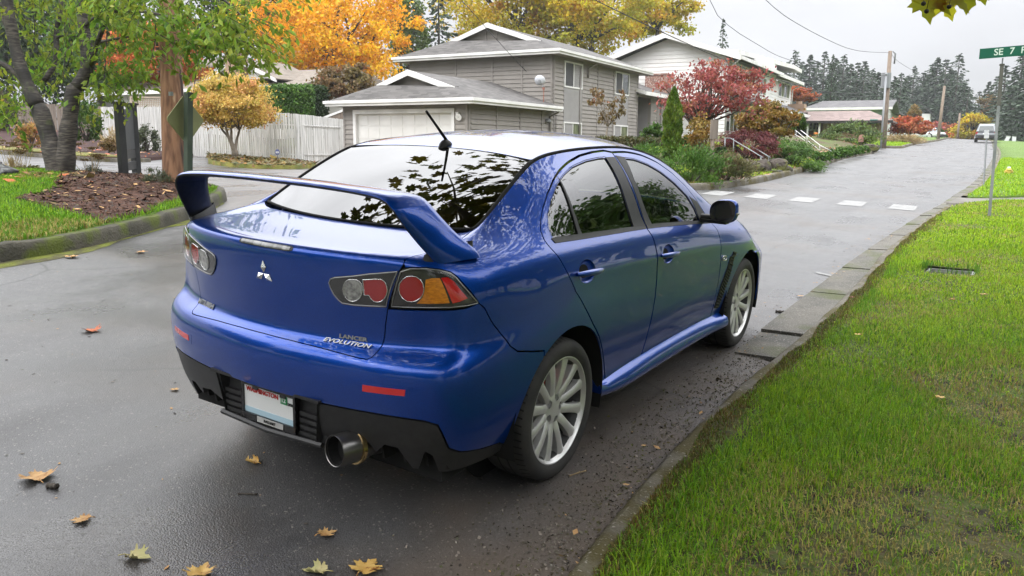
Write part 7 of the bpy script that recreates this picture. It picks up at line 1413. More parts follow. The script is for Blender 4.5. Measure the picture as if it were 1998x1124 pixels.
pm('sign_green', (.005, .105, .060), .4, (.006, .09, .05), 3); pm('reflective', (.60, .72, .62), .4); pm('steel', (.22, .235, .23), .45, (.15, .165, .155), 3, metallic=.5); pm('steel_dark', (.045, .05, .035), .6, (.06, .06, .045), 6); pm('wood_grey', (.24, .20, .165), .9, (.16, .135, .115), 3, stretch=(6, 6, .4)); pm('wood_pale', (.24, .19, .145), .9, (.17, .13, .10), 3, stretch=(6, 6, .4))
pm('yellow_paint', (.62, .46, .10), .55, (.52, .36, .08), 5); pm('rock', (.085, .07, .058), .9, (.045, .038, .032), 4, bump=1., bscale=9, bdist=.08, layers=(((.10, .105, .025), 3, .52, .62),)); pm('rail_white', (.62, .62, .62), .4); pm('wire', (.035, .035, .038), .6); pm('silver_paint', (.16, .17, .18), .3, metallic=.6, coat=.8); pm('white_paint', (.62, .63, .65), .3, coat=.8); pm('lamp_red', (.35, .02, .02), .3); pm('pumpkin', (.55, .16, .015), .5); pm('pink_wood', (.36, .20, .16), .8); pm('sign_white', (.62, .62, .66), .5); pm('blue_print', (.09, .11, .25), .5); pm('bag', (.02, .02, .022), .45, (.10, .105, .10), 9, lo=.5, hi=.55); pm('lid', (.30, .30, .29), .7, (.20, .20, .19), 6); pm('teal', (.02, .22, .17), .6)
# wooden utility pole beside the island tip
b = gp(340, 388, 13.0); t = thing('utility_pole', 'thick cracked brown wooden utility pole on the mulch island', 'utility pole', tuple(b)); tp = atd(322, -330, 13.0) - b
mb = MB(); q = np.linspace(0, 1, 14)[:, None] * (tp + [0, 0, .3]) - [0, 0, .3]; mb.tube(q, list(np.linspace(.185, .15, 14)), 20); mb.build('pole', MATS['pole_wood'], t, smooth=True)
mb = MB(); d = unit(CAM - b); s_ = np.cross(d, [0, 0, 1]); c = np.array([0, 0, 1.62]) + d * .18 - s_ * .05; mb.box(c, (.05, .05, .06)); mb.build('tag_plate', MATS['steel'], t)
# warning sign seen from behind
b = gp(362, 352, 12.0); t = thing('road_sign', 'olive back of a diamond road sign on a square dark green post', 'road sign', tuple(b)); M = Matrix.Rotation(YAW + R_(30), 4, 'Z')
c = atd(371, 234, 12.0) - b; mb = MB(); up = Vector(unit(c + np.array([.06, 0, .5]))); mb.tube([(0, 0, -.2), Vector(c) + Vector((0, 0, .40))], .065, 4); mb.build('post', MATS['post_green'], t)
a_ = unit(_r * .40 + _f * .91) * [1, 1, 0]; a_ = unit(a_); nrm = np.cross(a_, [0, 0, 1]); hw = .37; o = c + nrm * (.10 if nrm @ _f > 0 else -.10); pts = []
for k in range(4):
    e0 = [np.array([0, 0, hw]), a_ * hw, np.array([0, 0, -hw]), -a_ * hw]; p, q = e0[k], e0[(k + 1) % 4]; pts += [o + p * .93 + q * .07, o + p * .07 + q * .93]
mb = MB(); mb.prism(pts, nrm * .012); mb.build('sign_plate', MATS['sign_back'], t)
# black notice frame
b0, b1 = gp(243, 362, 14.3), gp(268, 353, 15.3); t = thing('notice_frame', 'black two-post wooden notice frame with panel and three slats, seen from behind', 'sign frame', tuple(b0)); d = b1 - b0; H = 1.47
for o in (np.zeros(3), d): mb = MB(); o = np.array([o[0], o[1], o[2]]); mb.box(o + [0, 0, H / 2 - .1], (.12, .12, H + .2)); mb.box(o + [0, 0, H + .012], (.17, .17, .035)); mb.build('post', MATS['sign_black'], t)
u_ = unit(d); n_ = np.array([-u_[1], u_[0], 0]); L_ = np.linalg.norm(d)
mb = MB(); mb.obox(u_ * .06 - n_ * .02 + [0, 0, .66], u_ * (L_ - .12), n_ * .04, (0, 0, .72)); mb.build('panel', MATS['sign_panel'], t)
for z in (.50, .29, .08): mb = MB(); mb.obox(u_ * .06 - n_ * .02 + [0, 0, z], u_ * (L_ - .12), n_ * .04, (0, 0, .15)); mb.build('slat', MATS['sign_black'], t)
# street-name sign
b = gp(1930, 431, 14.2); t = thing('street_sign', 'green street name sign on a tall grey square post by the path', 'street sign', tuple(b)); tp = atd(1955, 128, 14.2) - b; mid = tp * .75
mb = MB(); mb.tube([(0, 0, -.2), mid], .034, 4); mb.build('post', MATS['steel'], t); mb = MB(); mb.tube([mid - tp * .01, tp], .042, 4); mb.tube([tp, tp + [0, 0, .03]], [.045, .04], 8); mb.build('sleeve', MATS['steel_dark'], t)
l = atd(1911, 105.5, 14.2) - b; r_ = atd(2006, 97.5, 14.0) - b; x_ = unit(r_ - l); n_ = unit(np.cross(x_, [0, 0, 1])); hs_ = .088; up = np.array([0, 0, 1.]); Lr = np.linalg.norm(r_ - l)
mb = MB(); mb.tube([tp, (tp * [1, 1, 0] + [0, 0, l[2] - hs_ + .02])], .012, 6); mb.build('bracket', MATS['galv'], t)
mb = MB(); mb.obox(l - up * hs_ + n_ * .004, x_ * Lr, -n_ * .008, up * hs_ * 2); sp_ = mb.build('sign_blade', MATS['sign_green'], t)
Ms = Matrix(((x_[0], 0, n_[0], 0), (x_[1], 0, n_[1], 0), (x_[2], 1, n_[2], 0), (0, 0, 0, 1))); fl = 1 if n_ @ _f < 0 else -1
def sgn_text(txt, s, z): pos = l + x_ * s + up * z + n_ * .006 * fl; M4 = Matrix(((x_[0], 0, n_[0], pos[0]), (x_[1], 0, n_[1], pos[1]), (x_[2], 1, n_[2], pos[2]), (0, 0, 0, 1))); return text('lettering', txt, .155, M4, 'reflective', sp_, .001, align='LEFT', bold=.002)
sgn_text('SE', .225, .002); sgn_text('7', .47, .002); sgn_text('Pl', .645, .002)
# thin parking sign, hydrant, meter box
b = gp(1919, 368, 21.3); t = thing('parking_sign', 'small pale sign plates on a thin post in the lawn left of the street sign', 'sign', tuple(b)); tp = atd(1926, 255, 21.3) - b; mb = MB(); mb.tube([(0, 0, -.1), tp], .022, 6); mb.build('post', MATS['galv'], t)
for py, h in ((258, .10), (266, .11)): c = atd(1925, py, 21.25) - b; mb = MB(); mb.obox(c - _r * .065 - up * h / 2, _r * .13, _f * .006, up * h); mb.build('sign_plate', MATS['sign_white'], t)
b = gp(1967, 344, 27.); t = thing('fire_hydrant', 'short yellow fire hydrant with pale cap on the striped lawn', 'fire hydrant', tuple(b)); mb = MB(); mb.lathe([(.0001, -.05), (.10, -.05), (.10, .02), (.078, .03), (.078, .2), (.095, .205), (.095, .225), (.07, .24), (.04, .285), (.0001, .29)], 14); mb.build('barrel', MATS['yellow_paint'], t, smooth=True, angle=40)
for d in (-_r, _r): mb = MB(); mb.tube([np.array([0, 0, .15]), np.array([0, 0, .15]) + d * .13], .045, 8); mb.build('outlet', MATS['yellow_paint'], t, smooth=True, angle=40)
mb = MB(); mb.lathe([(.05, .27), (.045, .31), (.0001, .315)], 10); mb.build('cap', MATS['sign_white'], t, smooth=True)
mz = gz(1.92, 7.87) + .03; t = thing('meter_box', 'sunken grey water meter box lid in the near lawn', 'meter box', (1.925, 7.865, mz))
mb = MB()
for x, y, w, d in ((-.215, 0, .03, .39), (.215, 0, .03, .39), (0, -.18, .40, .03), (0, .18, .40, .03)): mb.box((x, y, -.015), (w, d, .09))
mb.build('frame', MATS['lid'], t); mb = MB(); mb.box((0, -.012, -.035), (.395, .33, .03)); mb.box((0, -.1, -.018), (.10, .03, .006)); mb.build('lid', MATS['lid'], t)
# handrails, steps, boulders, post
def rail(name, label, segs, posts, D, rad, mat, cat='railing', Dd=None):
    t = thing(name, label, cat, tuple(gp(segs[0][0][0], segs[0][0][1], D))); b = np.array(t.location); mb = MB()
    for s in segs: mb.tube([atd(p[0], p[1], p[2] if len(p) > 2 else D) - b for p in s], rad, 6)
    mb.build('handrail', MATS[mat], t, smooth=True); 
    for p in posts: m2 = MB(); m2.tube([atd(p[0], p[1], D) - b, atd(p[0] - .4, p[2], D) - b], rad, 6); m2.build('post', MATS['steel_dark' if mat == 'steel' else mat], t, smooth=True)
def c9(x, y): return (1180 + x / 4.995, 180 + y / 4.995)
rail('handrail', 'grey steel handrail nearer the street beside the stone steps', [[(*c9(1165, 448), 24.), (*c9(1225, 448), 24.), (*c9(1540, 636), 22.6)]], [(c9(1172, 448)[0], c9(0, 450)[1], c9(0, 575)[1]), (c9(1522, 0)[0], c9(0, 628)[1], c9(0, 710)[1])], 23.2, .016, 'galv')
rail('handrail', 'grey steel handrail in front of the dark red weeping maple, farther from the street', [[(*c9(1250, 448), 24.8), (*c9(1310, 450), 24.8), (*c9(1612, 636), 23.2)]], [(c9(1256, 0)[0], c9(0, 450)[1], c9(0, 612)[1]), (c9(1598, 0)[0], c9(0, 630)[1], c9(0, 785)[1])], 24., .016, 'galv')
def c3b(x, y): return (1500 + x / 4.012, 80 + y / 4.012)
segs = [[(*c3b(205, 665), 33), (*c3b(400, 815), 31), (*c3b(490, 862), 30)], [(*c3b(200, 690), 33), (*c3b(395, 855), 31)], [(*c3b(205, 730), 33), (*c3b(300, 790), 32)], [(*c3b(260, 705), 34), (*c3b(420, 830), 32)]]
rail('stair_railing', 'white metal stair railing climbing to the white house porch', segs, [(c3b(215, 0)[0], c3b(0, 680)[1], c3b(0, 760)[1]), (c3b(300, 0)[0], c3b(0, 740)[1], c3b(0, 820)[1]), (c3b(400, 0)[0], c3b(0, 815)[1], c3b(0, 865)[1])], 32, .011, 'rail_white')
def boulder(label, px, py, D, w, h, seed):
    r = np.random.default_rng(seed); c = atd(px, py, D); t = thing('boulder', label, 'boulder', tuple(c)); bm = bmesh.new(); bmesh.ops.create_icosphere(bm, subdivisions=3, radius=1)
    ax = unit(r.normal(size=(9, 3))); off = r.uniform(.62, .95, 9)
    for v in bm.verts:
        p = np.array(v.co)
        for a, o in zip(ax, off):
            k = p @ a - o
            if k > 0: p = p - a * k
        v.co = Vector(p * [w / 2, w / 2 * .8, h / 2] + [0, 0, h * .3])
    me = bpy.data.meshes.new('stone'); bm.to_mesh(me); bm.free(); me.materials.append(MATS['rock']); o = bpy.data.objects.new('stone', me); COL.objects.link(o); o.parent = t
boulder('brown mossy boulder left of the stone steps', 1462, 340, 22.6, .9, .55, 1); boulder('squared grey boulder at the foot of the steel handrail', 1487, 343, 22.6, .5, .6, 2); boulder('tilted mossy boulder right of the stone steps', 1517, 337, 23.4, .7, .55, 3); boulder('small dark boulder at the end of the shrub row', 1697, 295, 41, .9, .5, 4); boulder('dark boulder low under the big juniper', 1530, 338, 23.6, .5, .3, 5)
t = thing('stone_step', 'low flat concrete step at the kerb between the boulders', 'step', tuple(gp(1500, 346, 22.6, .12))); mb = MB(); mb.box((0, 0, .0), (.6, .5, .12)); mb.box((-.35, .1, .14), (.5, .6, .14)); mb.build('tread', MATS['concrete'], t)
b = gp(1389, 366, 18.6); t = thing('wooden_post', 'weathered wooden post carrying a narrow grey board near the kerb', 'post', tuple(b)); tp = atd(1391, 236, 18.6) - b; mb = MB(); mb.tube([(0, 0, -.1), tp], .05, 4); mb.build('post', MATS['wood_pale'], t); c = atd(1393, 253, 18.55) - b; mb = MB(); mb.obox(c - _r * .09 - up * .22, _r * .18, -_f * .03, up * .44); mb.build('board', MATS['wood_grey'], t)
b = gp(1680, 292, 44.); t = thing('mailbox', 'pink-brown house-shaped mailbox on a post at the lawn edge', 'mailbox', tuple(b)); H = 31 / FPX * 44; mb = MB(); mb.tube([(0, 0, -.1), (0, 0, H * .6)], .07, 4); mb.build('post', MATS['wood_pale'], t); mb = MB(); mb.prism([(-.13, -.25, H * .55), (.13, -.25, H * .55), (.13, -.25, H * .85), (.09, -.25, H * .97), (0, -.25, H), (-.09, -.25, H * .97), (-.13, -.25, H * .85)], (0, .5, 0)); mb.build('box', MATS['pink_wood'], t)
b = gp(541, 319, 28.); t = thing('security_sign', 'tiny octagonal security sign on a stake before the white fence bend', 'sign', tuple(b)); c = atd(541, 297, 28.) - b; mb = MB(); mb.tube([(0, 0, -.1), c], .01, 5); mb.build('stake', MATS['galv'], t); mb = MB(); mb.prism([c + _r * .085 * math.cos(a) + _u * .11 * math.sin(a) for a in np.linspace(0, 2 * math.pi, 9)[:-1] + .39], _f * .01); pl_ = mb.build('plate', MATS['blue_print'], t); mb = MB(); mb.obox(c - _r * .055 - _u * .035 - _f * .004, _r * .11, _u * .06, _f * .003); mb.build('print', MATS['sign_white'], pl_)
# bag at the left edge
b = gp(8, 358, 12.8, .17); t = thing('bag', 'black and grey crumpled bag lying on the lawn at the left edge', 'bag', tuple(b)); mb = MB(); rows = []; r = np.random.default_rng(3)
for i in range(9):
    ph = math.pi * i / 8; rows.append([(.30 * math.sin(ph) ** .8 * math.cos(a) * (1 + .18 * r.normal()), .2 * math.sin(ph) ** .8 * math.sin(a), .13 + .15 * math.cos(ph) * (1 + .25 * math.cos(a + 2.5))) for a in np.linspace(0, 2 * math.pi, 15)])
mb.grid(rows); mb.build('cover', MATS['bag'], t, smooth=True); mb = MB(); mb.tube([(.0, -.12, .22), (.15, -.2, .12), (.32, -.18, .04), (.40, -.1, .03)], .02, 6); mb.build('strap', MATS['matte_black'], t, smooth=True)
# pumpkin, bins, banner by the far porch
t = thing('pumpkin', 'orange pumpkin on the porch of the tan ranch house', 'pumpkin', tuple(atd(1591.5, 265, 63.))); mb = MB(); rows = []
for i in range(9): ph = math.pi * i / 8; rows.append([(.17 * math.sin(ph) ** .7 * (1 + .07 * math.cos(8 * a)) * math.cos(a), .17 * math.sin(ph) ** .7 * (1 + .07 * math.cos(8 * a)) * math.sin(a), .14 + .13 * math.cos(ph)) for a in np.linspace(0, 2 * math.pi, 25)])
mb.grid(rows); mb.build('fruit', MATS['pumpkin'], t, smooth=True); mb = MB(); mb.tube([(0, 0, .24), (.02, 0, .33)], .02, 6); mb.build('stalk', MATS['bark_dark'], t)
t = thing('hanging_banner', 'small teal banner under the eave of the tan ranch house', 'banner', tuple(atd(1704, 241, 61.2))); mb = MB(); mb.obox((-.25, 0, 0), (.5, .1, 0), (0, .02, 0), (0, 0, .28)); mb.tube([(-.25, 0, .29), (.3, .1, .29)], .02, 5); mb.build('cloth', MATS['teal'], t)
for px, lb, lean in ((1962, 'white tilted utility box at the far edge of the right lawn', .25), (1978, 'upright pale green utility box at the far edge of the right lawn', 0)):
    b = gp(px, 276, 92); t = thing('utility_box', lb, 'utility box', tuple(b)); mb = MB(); mb.prism([(-.2, 0, -.1), (.2, 0, -.1), (.2 + lean, 0, .55), (-.2 + lean, 0, .6)], (0, .35, 0)); mb.build('cabinet', MATS['sign_white'], t); mb = MB(); mb.prism([(-.23 + lean, -.03, .6), (.23 + lean, -.03, .55), (.23 + lean, -.03, .6), (-.23 + lean, -.03, .66)], (0, .41, 0)); mb.build('lid', MATS['lid'], t)
# far utility poles
def upole(label, pb, pt, D, r0, arm=True, extra=None):
    b = np.array(atd(*pb, D)); t = thing('utility_pole', label, 'utility pole', tuple(b), group=None); tp = atd(*pt, D) - b; mb = MB(); mb.tube([(0, 0, -.4), tp], [r0, r0 * .7], 10); mb.build('pole', MATS['wood_pale'], t, smooth=True)
    if arm: mb = MB(); c = tp * .87; mb.tube([c + _r * .3, c + _r * .32 + up * .6, c + _r * .15 + up * .75], .05, 6); mb.build('bracket', MATS['galv'], t, smooth=True); mb = MB(); mb.tube([tp * .62 - _r * .15, tp * .62 + [0, 0, .9] - _r * .15], .28, 8); mb.build('transformer', MATS['galv'], t, smooth=True, angle=40)
    return t
upole('tall pale wooden utility pole with transformer at the left lawn corner', (1724, 289), (1737, 100), 49.5, .155)
upole('leaning bare wooden utility pole beyond the grey shed', (1830, 272), (1843, 168), 78, .16, False); upole('short thin utility pole in front of the rounded olive tree', (1868, 272), (1873, 221), 110, .17, False)
b = atd(1718.5, 288, 49.); t = thing('lamp_post', 'thin grey metal post standing against the tall pale utility pole', 'post', tuple(b)); tp = atd(1729, 147, 49.) - b; mb = MB(); mb.tube([(0, 0, -.3), tp], .06, 8); mb.build('shaft', MATS['galv'], t, smooth=True); mb = MB(); mb.tube([tp, tp + [0, 0, .15]], [.09, .05], 8); mb.build('cap', MATS['galv'], t, smooth=True)
b = atd(1885, 268, 112.); t = thing('street_lamp', 'slim street lamp with arm in front of the rounded olive tree', 'street lamp', tuple(b)); tp = atd(1889, 232, 112.) - b; mb = MB(); mb.tube([(0, 0, -.3), tp], .09, 8); mb.build('pole', MATS['galv'], t, smooth=True); mb = MB(); c = tp * .6; mb.tube([c, c - _r * 1.0 + [0, 0, .2], c + [0, 0, .3]], .06, 6); mb.build('arm', MATS['galv'], t, smooth=True)
def wire(label, pts, rad=.012):
    P = smooth_line([atd(*p) for p in pts], 1.2); t = MB(); b = P[0]; t.tube(P - b, rad, 5, False); o = t.build('overhead_wire', MATS['wire']); o.location = b; tag(o, label, 'wire')
wire('dark service cable running down to the mast on the grey garage roof', [(840, -70, 27), (905, 5, 30), (985, 95, 34), (1058, 172, 38.5)], .013)
wire('thin pale cable sagging from the gable to the dish on the garage roof', [(955, 52, 42), (985, 88, 41), (1020, 112, 40.5), (1075, 140, 40)], .010)
wire('highest wire arching over the sky to the top of the tall pale pole', [(1460, -35, 26), (1530, 30, 31), (1620, 80, 38), (1674, 99, 43), (1737, 103, 49.5)], .012)
wire('wire crossing the white gable and sagging to the middle of the tall pale pole', [(1120, -20, 22), (1286, 60, 26), (1440, 128, 33), (1551, 165, 39), (1637, 182, 44), (1729, 178, 49.5)], .016)
wire('lower wire just beneath the sagging wire to the tall pale pole', [(1551, 170, 39), (1650, 188, 44), (1726, 186, 49.5)], .013)
wire('short wire between the conifers and the upper half of the tall pale pole', [(1600, 136, 60), (1674, 157, 55), (1730, 147, 49.5)], .013)
wire('faint wire from the tall pale pole toward the far conifers', [(1738, 104, 49.5), (1760, 125, 60), (1830, 165, 78)], .012)
wire('long wire passing above the white house eave', [(1380, -25, 24), (1436, 60, 30) if False else (1400, 30, 27), (1470, 82, 31), (1560, 122, 38), (1728, 148, 49.5)], .010)
# vehicles far away
def small_car(name, label, loc, rz, L_, W, H, paint, suv=True):
    t = thing(name, label, 'car', loc, rz); mb = MB(); rows = []        # length along y, rear at -L/2
    sec = [(-.5, .30, .62, .80), (-.49, .24, .78, .90), (-.44, .20, .86, .96), (-.2, .18, .88, 1.), (.2, .18, .86, 1.), (.38, .19, .78, .98), (.47, .22, .66, .92), (.5, .28, .5, .8)]
    for y, z0, z1, w in sec:
        z0, z1 = z0 * H, z1 * H * (.66 if suv else .64); hw = W / 2 * w; rows.append([(-hw * .9, y * L_, z0), (-hw, y * L_, z0 + .3 * (z1 - z0)), (-hw * .99, y * L_, z0 + .7 * (z1 - z0)), (-hw * .9, y * L_, z1), (hw * .9, y * L_, z1), (hw * .99, y * L_, z0 + .7 * (z1 - z0)), (hw, y * L_, z0 + .3 * (z1 - z0)), (hw * .9, y * L_, z0)])
    mb.grid(rows); mb.add(rows[0], [tuple(range(8))]); mb.add(rows[-1], [tuple(range(8))]); body = mb.build('body', MATS[paint], t, smooth=True, angle=45)
    top = [(-.46, .60, .88), (-.40, .90, .80), (-.30, 1.0, .76), (.05, 1.0, .76), (.16, .92, .80), (.32, .60, .88)] if suv else [(-.36, .56, .86), (-.24, .88, .74), (-.1, 1.0, .70), (.08, 1.0, .70), (.28, .58, .86)]
    rows = [[(-W / 2 * w, y * L_, .58 * H), (-W / 2 * w * (.86 if z > .7 else 1), y * L_, z * H), (W / 2 * w * (.86 if z > .7 else 1), y * L_, z * H), (W / 2 * w, y * L_, .58 * H)] for y, z, w in top]; mb = MB(); mb.grid(rows); mb.build('cabin', MATS[paint], t, smooth=True, angle=45)
    y0, y1 = top[0][0] * L_, top[1][0] * L_; mb = MB(); mb.prism([(-W * .33, y0 - .01 + (y1 - y0) * .1, .64 * H), (W * .33, y0 - .01 + (y1 - y0) * .1, .64 * H), (W * .29, y1 - .03, .88 * H if suv else .84 * H), (-W * .29, y1 - .03, .88 * H if suv else .84 * H)], (0, -.02, 0)); mb.build('rear_window', MATS['house_glass'], t)
    for s in (-1, 1):
        mb = MB(); mb.prism([(s * W * .425, -.33 * L_, .63 * H), (s * W * .425, .16 * L_, .63 * H), (s * W * .36, .06 * L_, .93 * H), (s * W * .36, -.28 * L_, .93 * H)], (s * .025, 0, 0)); mb.build('side_window', MATS['house_glass'], t); mb = MB(); mb.box((s * W * .41, -.488 * L_, .50 * H), (.16, .05, .22)); mb.build('tail_light', MATS['lamp_red'], t)
        for y in (-.30, .31): mb = MB(); mb.tube([(s * (W / 2 - .24), y * L_, .33), (s * (W / 2 - .02), y * L_, .33)], .34, 18); wl = mb.build('wheel', MATS['rubber'], t, smooth=True, angle=40); mb = MB(); mb.tube([(s * (W / 2 - .02), y * L_, .33), (s * (W / 2), y * L_, .33)], .21, 14); mb.build('rim', MATS['alloy'], wl)
    mb = MB(); mb.box((0, -.497 * L_, .30 * H), (W * .8, .06, .22)); mb.build('bumper', MATS['black_plastic'], t); mb = MB(); mb.box((0, -.505 * L_, .46 * H), (.5, .02, .13)); mb.build('number_plate', MATS['plate_white'], t); return t
p = gp(1922, 282, 77.5); small_car('parked_car', 'distant silver-grey SUV parked at the far right kerb, seen from behind', tuple(p), R_(2), 4.6, 1.85, 1.72, 'silver_paint')
p = atd(1800, 272, 90.); small_car('parked_car', 'white car half hidden behind the rust-red maple', tuple(p), R_(62), 4.5, 1.75, 1.42, 'white_paint', False)
# ---------------------------------------------------------------- fallen leaves and litter on the road
pm('leaf_tan', (.50, .31, .13), .7, (.40, .22, .08), 22, layers=(((.30, .15, .05), 45, .58, .66),)); pm('leaf_ochre', (.55, .36, .11), .6, (.48, .28, .07), 20, layers=(((.22, .09, .02), 40, .60, .66),)); pm('leaf_olive', (.36, .34, .14), .6, (.42, .36, .17), 14, layers=(((.18, .14, .05), 30, .62, .7),)); pm('leaf_rust', (.42, .11, .02), .6, (.34, .07, .015), 25); pm('leaf_pink', (.50, .18, .17), .6, (.42, .2, .12), 25)
def fallen(label, px, py, size, rz, mat, curl=.5, roll=0., dz=.004, seed=0, stem=True, tilt=0.):
    r = np.random.default_rng(seed + 300); p = hit(px, py, dz); o = thing('fallen_leaf', label, 'leaf', (p[0], p[1], gz(p[0], p[1]) + dz), rz); k = len(LOBE)
    q = resample(LOBE, .09) - [0, .42]; size *= .88; q = q * (1 + .06 * r.normal(size=(len(q), 1))); pts = np.c_[*[a.ravel() for a in np.meshgrid(np.arange(-.6, .61, .11), np.arange(-.55, .62, .11))]]; V, F = cdt(q, (), pts, .04)
    x, y = V[:, 0], V[:, 1]; z = curl * (.55 * np.abs(x) ** 1.6 + .35 * np.abs(y) ** 1.8) + .035 * np.sin(9 * x + seed) * np.cos(7 * y) + .03 * np.abs(np.sin(4 * np.arctan2(x, y + .45)))
    if roll: a = x * roll; x = np.sin(a) / roll; z = z * .4 + (1 - np.cos(a)) / roll
    P = np.c_[x, y, z] * size
    if tilt: P = P @ np.array(Matrix.Rotation(tilt, 3, 'X')).T
    P[:, 2] -= P[:, 2].min() - .001; mesh_np('blade', P, F, MATS[mat], o, smooth=True)
    if stem: mb = MB(); mb.tube(smooth_line([(0, -.42 * size, .006 + .02 * curl * size), (.03 * size, -.62 * size, .012), (.10 * size, -.85 * size, .008)], .01), [.0022] * len(smooth_line([(0, -.42 * size, .006 + .02 * curl * size), (.03 * size, -.62 * size, .012), (.10 * size, -.85 * size, .008)], .01)), 5); mb.build('stem', MATS[mat], o, smooth=True, fix=False)
fallen('large curled tan leaf nearest the left edge of the road', 72, 930, .150, 1.2, 'leaf_tan', .8, seed=1); fallen('small tan leaf with frayed edge below the large curled one', 155, 1015, .078, 2.2, 'leaf_tan', .5, seed=2); fallen('pale olive folded leaf with long stem at the bottom left', 272, 1088, .10, -1.1, 'leaf_olive', .4, 2.2, seed=3)
fallen('ochre leaf cut by the bottom edge left of the rolled green one', 394, 1116, .105, .5, 'leaf_ochre', .7, seed=4); fallen('rolled green-yellow leaf at the bottom edge', 612, 1116, .095, 1.9, 'leaf_olive', .5, 2.6, seed=5); fallen('orange-brown five-lobed leaf lying flat at the bottom edge under the exhaust', 718, 1106, .115, .15, 'leaf_ochre', .25, seed=6)
fallen('small tan leaf between the exhaust and the bottom edge', 640, 1041, .075, -.4, 'leaf_tan', .55, seed=7); fallen('tight rolled yellow leaf behind the number plate', 490, 902, .085, 1.5, 'leaf_ochre', .5, 4.2, seed=8); fallen('rust-orange crumpled leaf on the road left of the rear bumper', 177, 645, .135, 1.4, 'leaf_rust', .9, 1.2, seed=9); fallen('tiny pale round leaf below the left end of the bumper', 342, 760, .05, .6, 'leaf_tan', .4, stem=False, seed=10)
fallen('tan leaf by the moss at the left kerb', 141, 502, .14, .9, 'leaf_tan', .6, seed=11); fallen('pale leaf on the road beside the left tail light', 272, 493, .11, 2.5, 'leaf_tan', .5, seed=12)
fallen('orange leaf standing in the concrete gutter ahead of the front wheel', 1573, 646, .062, .4, 'leaf_rust', .9, 1.5, .03, seed=13); fallen('orange-brown leaf at the kerb just below the gutter leaf', 1588, 686, .06, 1.8, 'leaf_ochre', .7, dz=.05, seed=14); fallen('pink leaf on the kerb beside the mossy gutter slab', 1663, 580, .06, .2, 'leaf_pink', .6, dz=.07, seed=15)
fallen('small orange leaf in the grass nearest the kerb', 1673, 653, .055, 1.1, 'leaf_ochre', .5, dz=.12, seed=16); fallen('bright orange leaf in the brown grass at lower right', 1836, 776, .055, -.6, 'leaf_ochre', .6, dz=.12, seed=17); fallen('tan leaf in the bright grass behind the meter box', 1917, 575, .075, .8, 'leaf_tan', .6, dz=.12, seed=18); fallen('pale narrow leaf in the grass below the meter box', 1855, 585, .06, 1.3, 'leaf_tan', .4, 2., dz=.12, seed=19)
def bit(name, label, px, py, l, rz, mat, cat, w=.004):
    p = hit(px, py); t = thing(name, label, cat, (p[0], p[1], gz(p[0], p[1]) + w), rz); mb = MB(); q = smooth_line([(-l / 2, 0, 0), (-l * .1, l * .04, 0), (l / 2, -l * .02, .002)], l / 8); mb.tube(q, list(w * (1 + .3 * np.sin(np.arange(len(q)) * 2.1))), 6); mb.build('stick', MATS[mat], t, smooth=True); mb = MB(); mb.tube([(l * .1, 0, 0), (l * .2, l * .12, .002)], w * .6, 5); mb.build('spur', MATS[mat], t)
bit('twig', 'short dark twig behind the exhaust on the road', 483, 966, .085, .5, 'bark_dark', 'twig'); bit('twig', 'pale curved twig beside the rear wheel', 1127, 925, .10, 1.2, 'straw', 'twig', .003); bit('pine_cone', 'lumpy grey-brown scrap of bark beside the large curled leaf', 102, 954, .05, .3, 'bark_grey', 'debris', .012); bit('twig', 'stubby black twig on the gutter edge ahead of the front wheel', 1521, 611, .07, .1, 'bark_dark', 'twig', .012)
# uncountable crumbs on the asphalt, bark chips and leaf litter on the beds
def litter(name, P, size, mats, asp=.45, flat=.85, seed=1, lift=.003):
    r = np.random.default_rng(seed); k = r.integers(0, len(mats), len(P))
    for i, m in enumerate(mats):
        Q = P[k == i]; d = unit(r.normal(size=(len(Q), 3)) * [1, 1, 1 - flat]); w = unit(np.cross(d, unit(r.normal(0, 1 - flat, (len(Q), 3)) + [0, 0, 1]))); s = (size * np.exp(r.normal(0, .45, len(Q))))[:, None] * .5
        V = np.stack([Q - d * s, Q - w * s * asp, Q + d * s, Q + w * s * asp], 1).reshape(-1, 3) + [0, 0, lift]; tag(mesh_np(name, V, np.arange(len(Q))[:, None] * 4 + np.arange(4), MATS[m]), kind='stuff')
r = np.random.default_rng(31); n = 1100; xy = np.c_[r.uniform(-5.4, .9, n), r.uniform(-1.0, 9.5, n) ** 1.0]; litter('road_crumbs', np.c_[xy, g(xy[:, 0], xy[:, 1])], .016, ['bark_dark', 'bark_dark', 'leaf_tan', 'concrete', 'walk'], seed=2)
n = 900; y = r.uniform(-.6, 12, n); x = np.array([at_y(ASPH, a) for a in y]) - np.abs(r.normal(0, .16, n)) + .12; litter('kerb_debris', np.c_[x, y, g(x, y) + .012], .018, ['bark_dark', 'leaf_tan', 'leaf_brown'], seed=3)
r = np.random.default_rng(35); n = 9000; y = r.uniform(-1.2, 4.2, n); x = np.interp(y, GUT[:, 1], GUT[:, 0]) - np.abs(r.normal(0, .22, n)); litter('gravel', np.c_[x, y, g(x, y) + .001], .0085, ['drive', 'kerb_grey', 'concrete', 'rock', 'kerb_grey'], .75, .5, 36, .0015)
def in_bed(n, poly, seed): r = np.random.default_rng(seed); p = np.asarray(poly); q = r.uniform(p.min(0), p.max(0), (n * 3, 2)); return q[in_poly(q, p)][:n]
q = in_bed(5200, MUL, 4); zz = g(q[:, 0], q[:, 1]) + .195 + island_bump(q[:, 0], q[:, 1]) + .01; litter('bark_chips', np.c_[q, zz], .06, ['mulch', 'mulch', 'bark_dark', 'mulch'], .3, .8, 5); k = r.random(len(q)) < .05; litter('leaf_litter', np.c_[q, zz][k] + [0, 0, .012], .065, ['leaf_tan', 'leaf_tan', 'leaf_brown', 'leaf_brown'], .6, .8, 6)
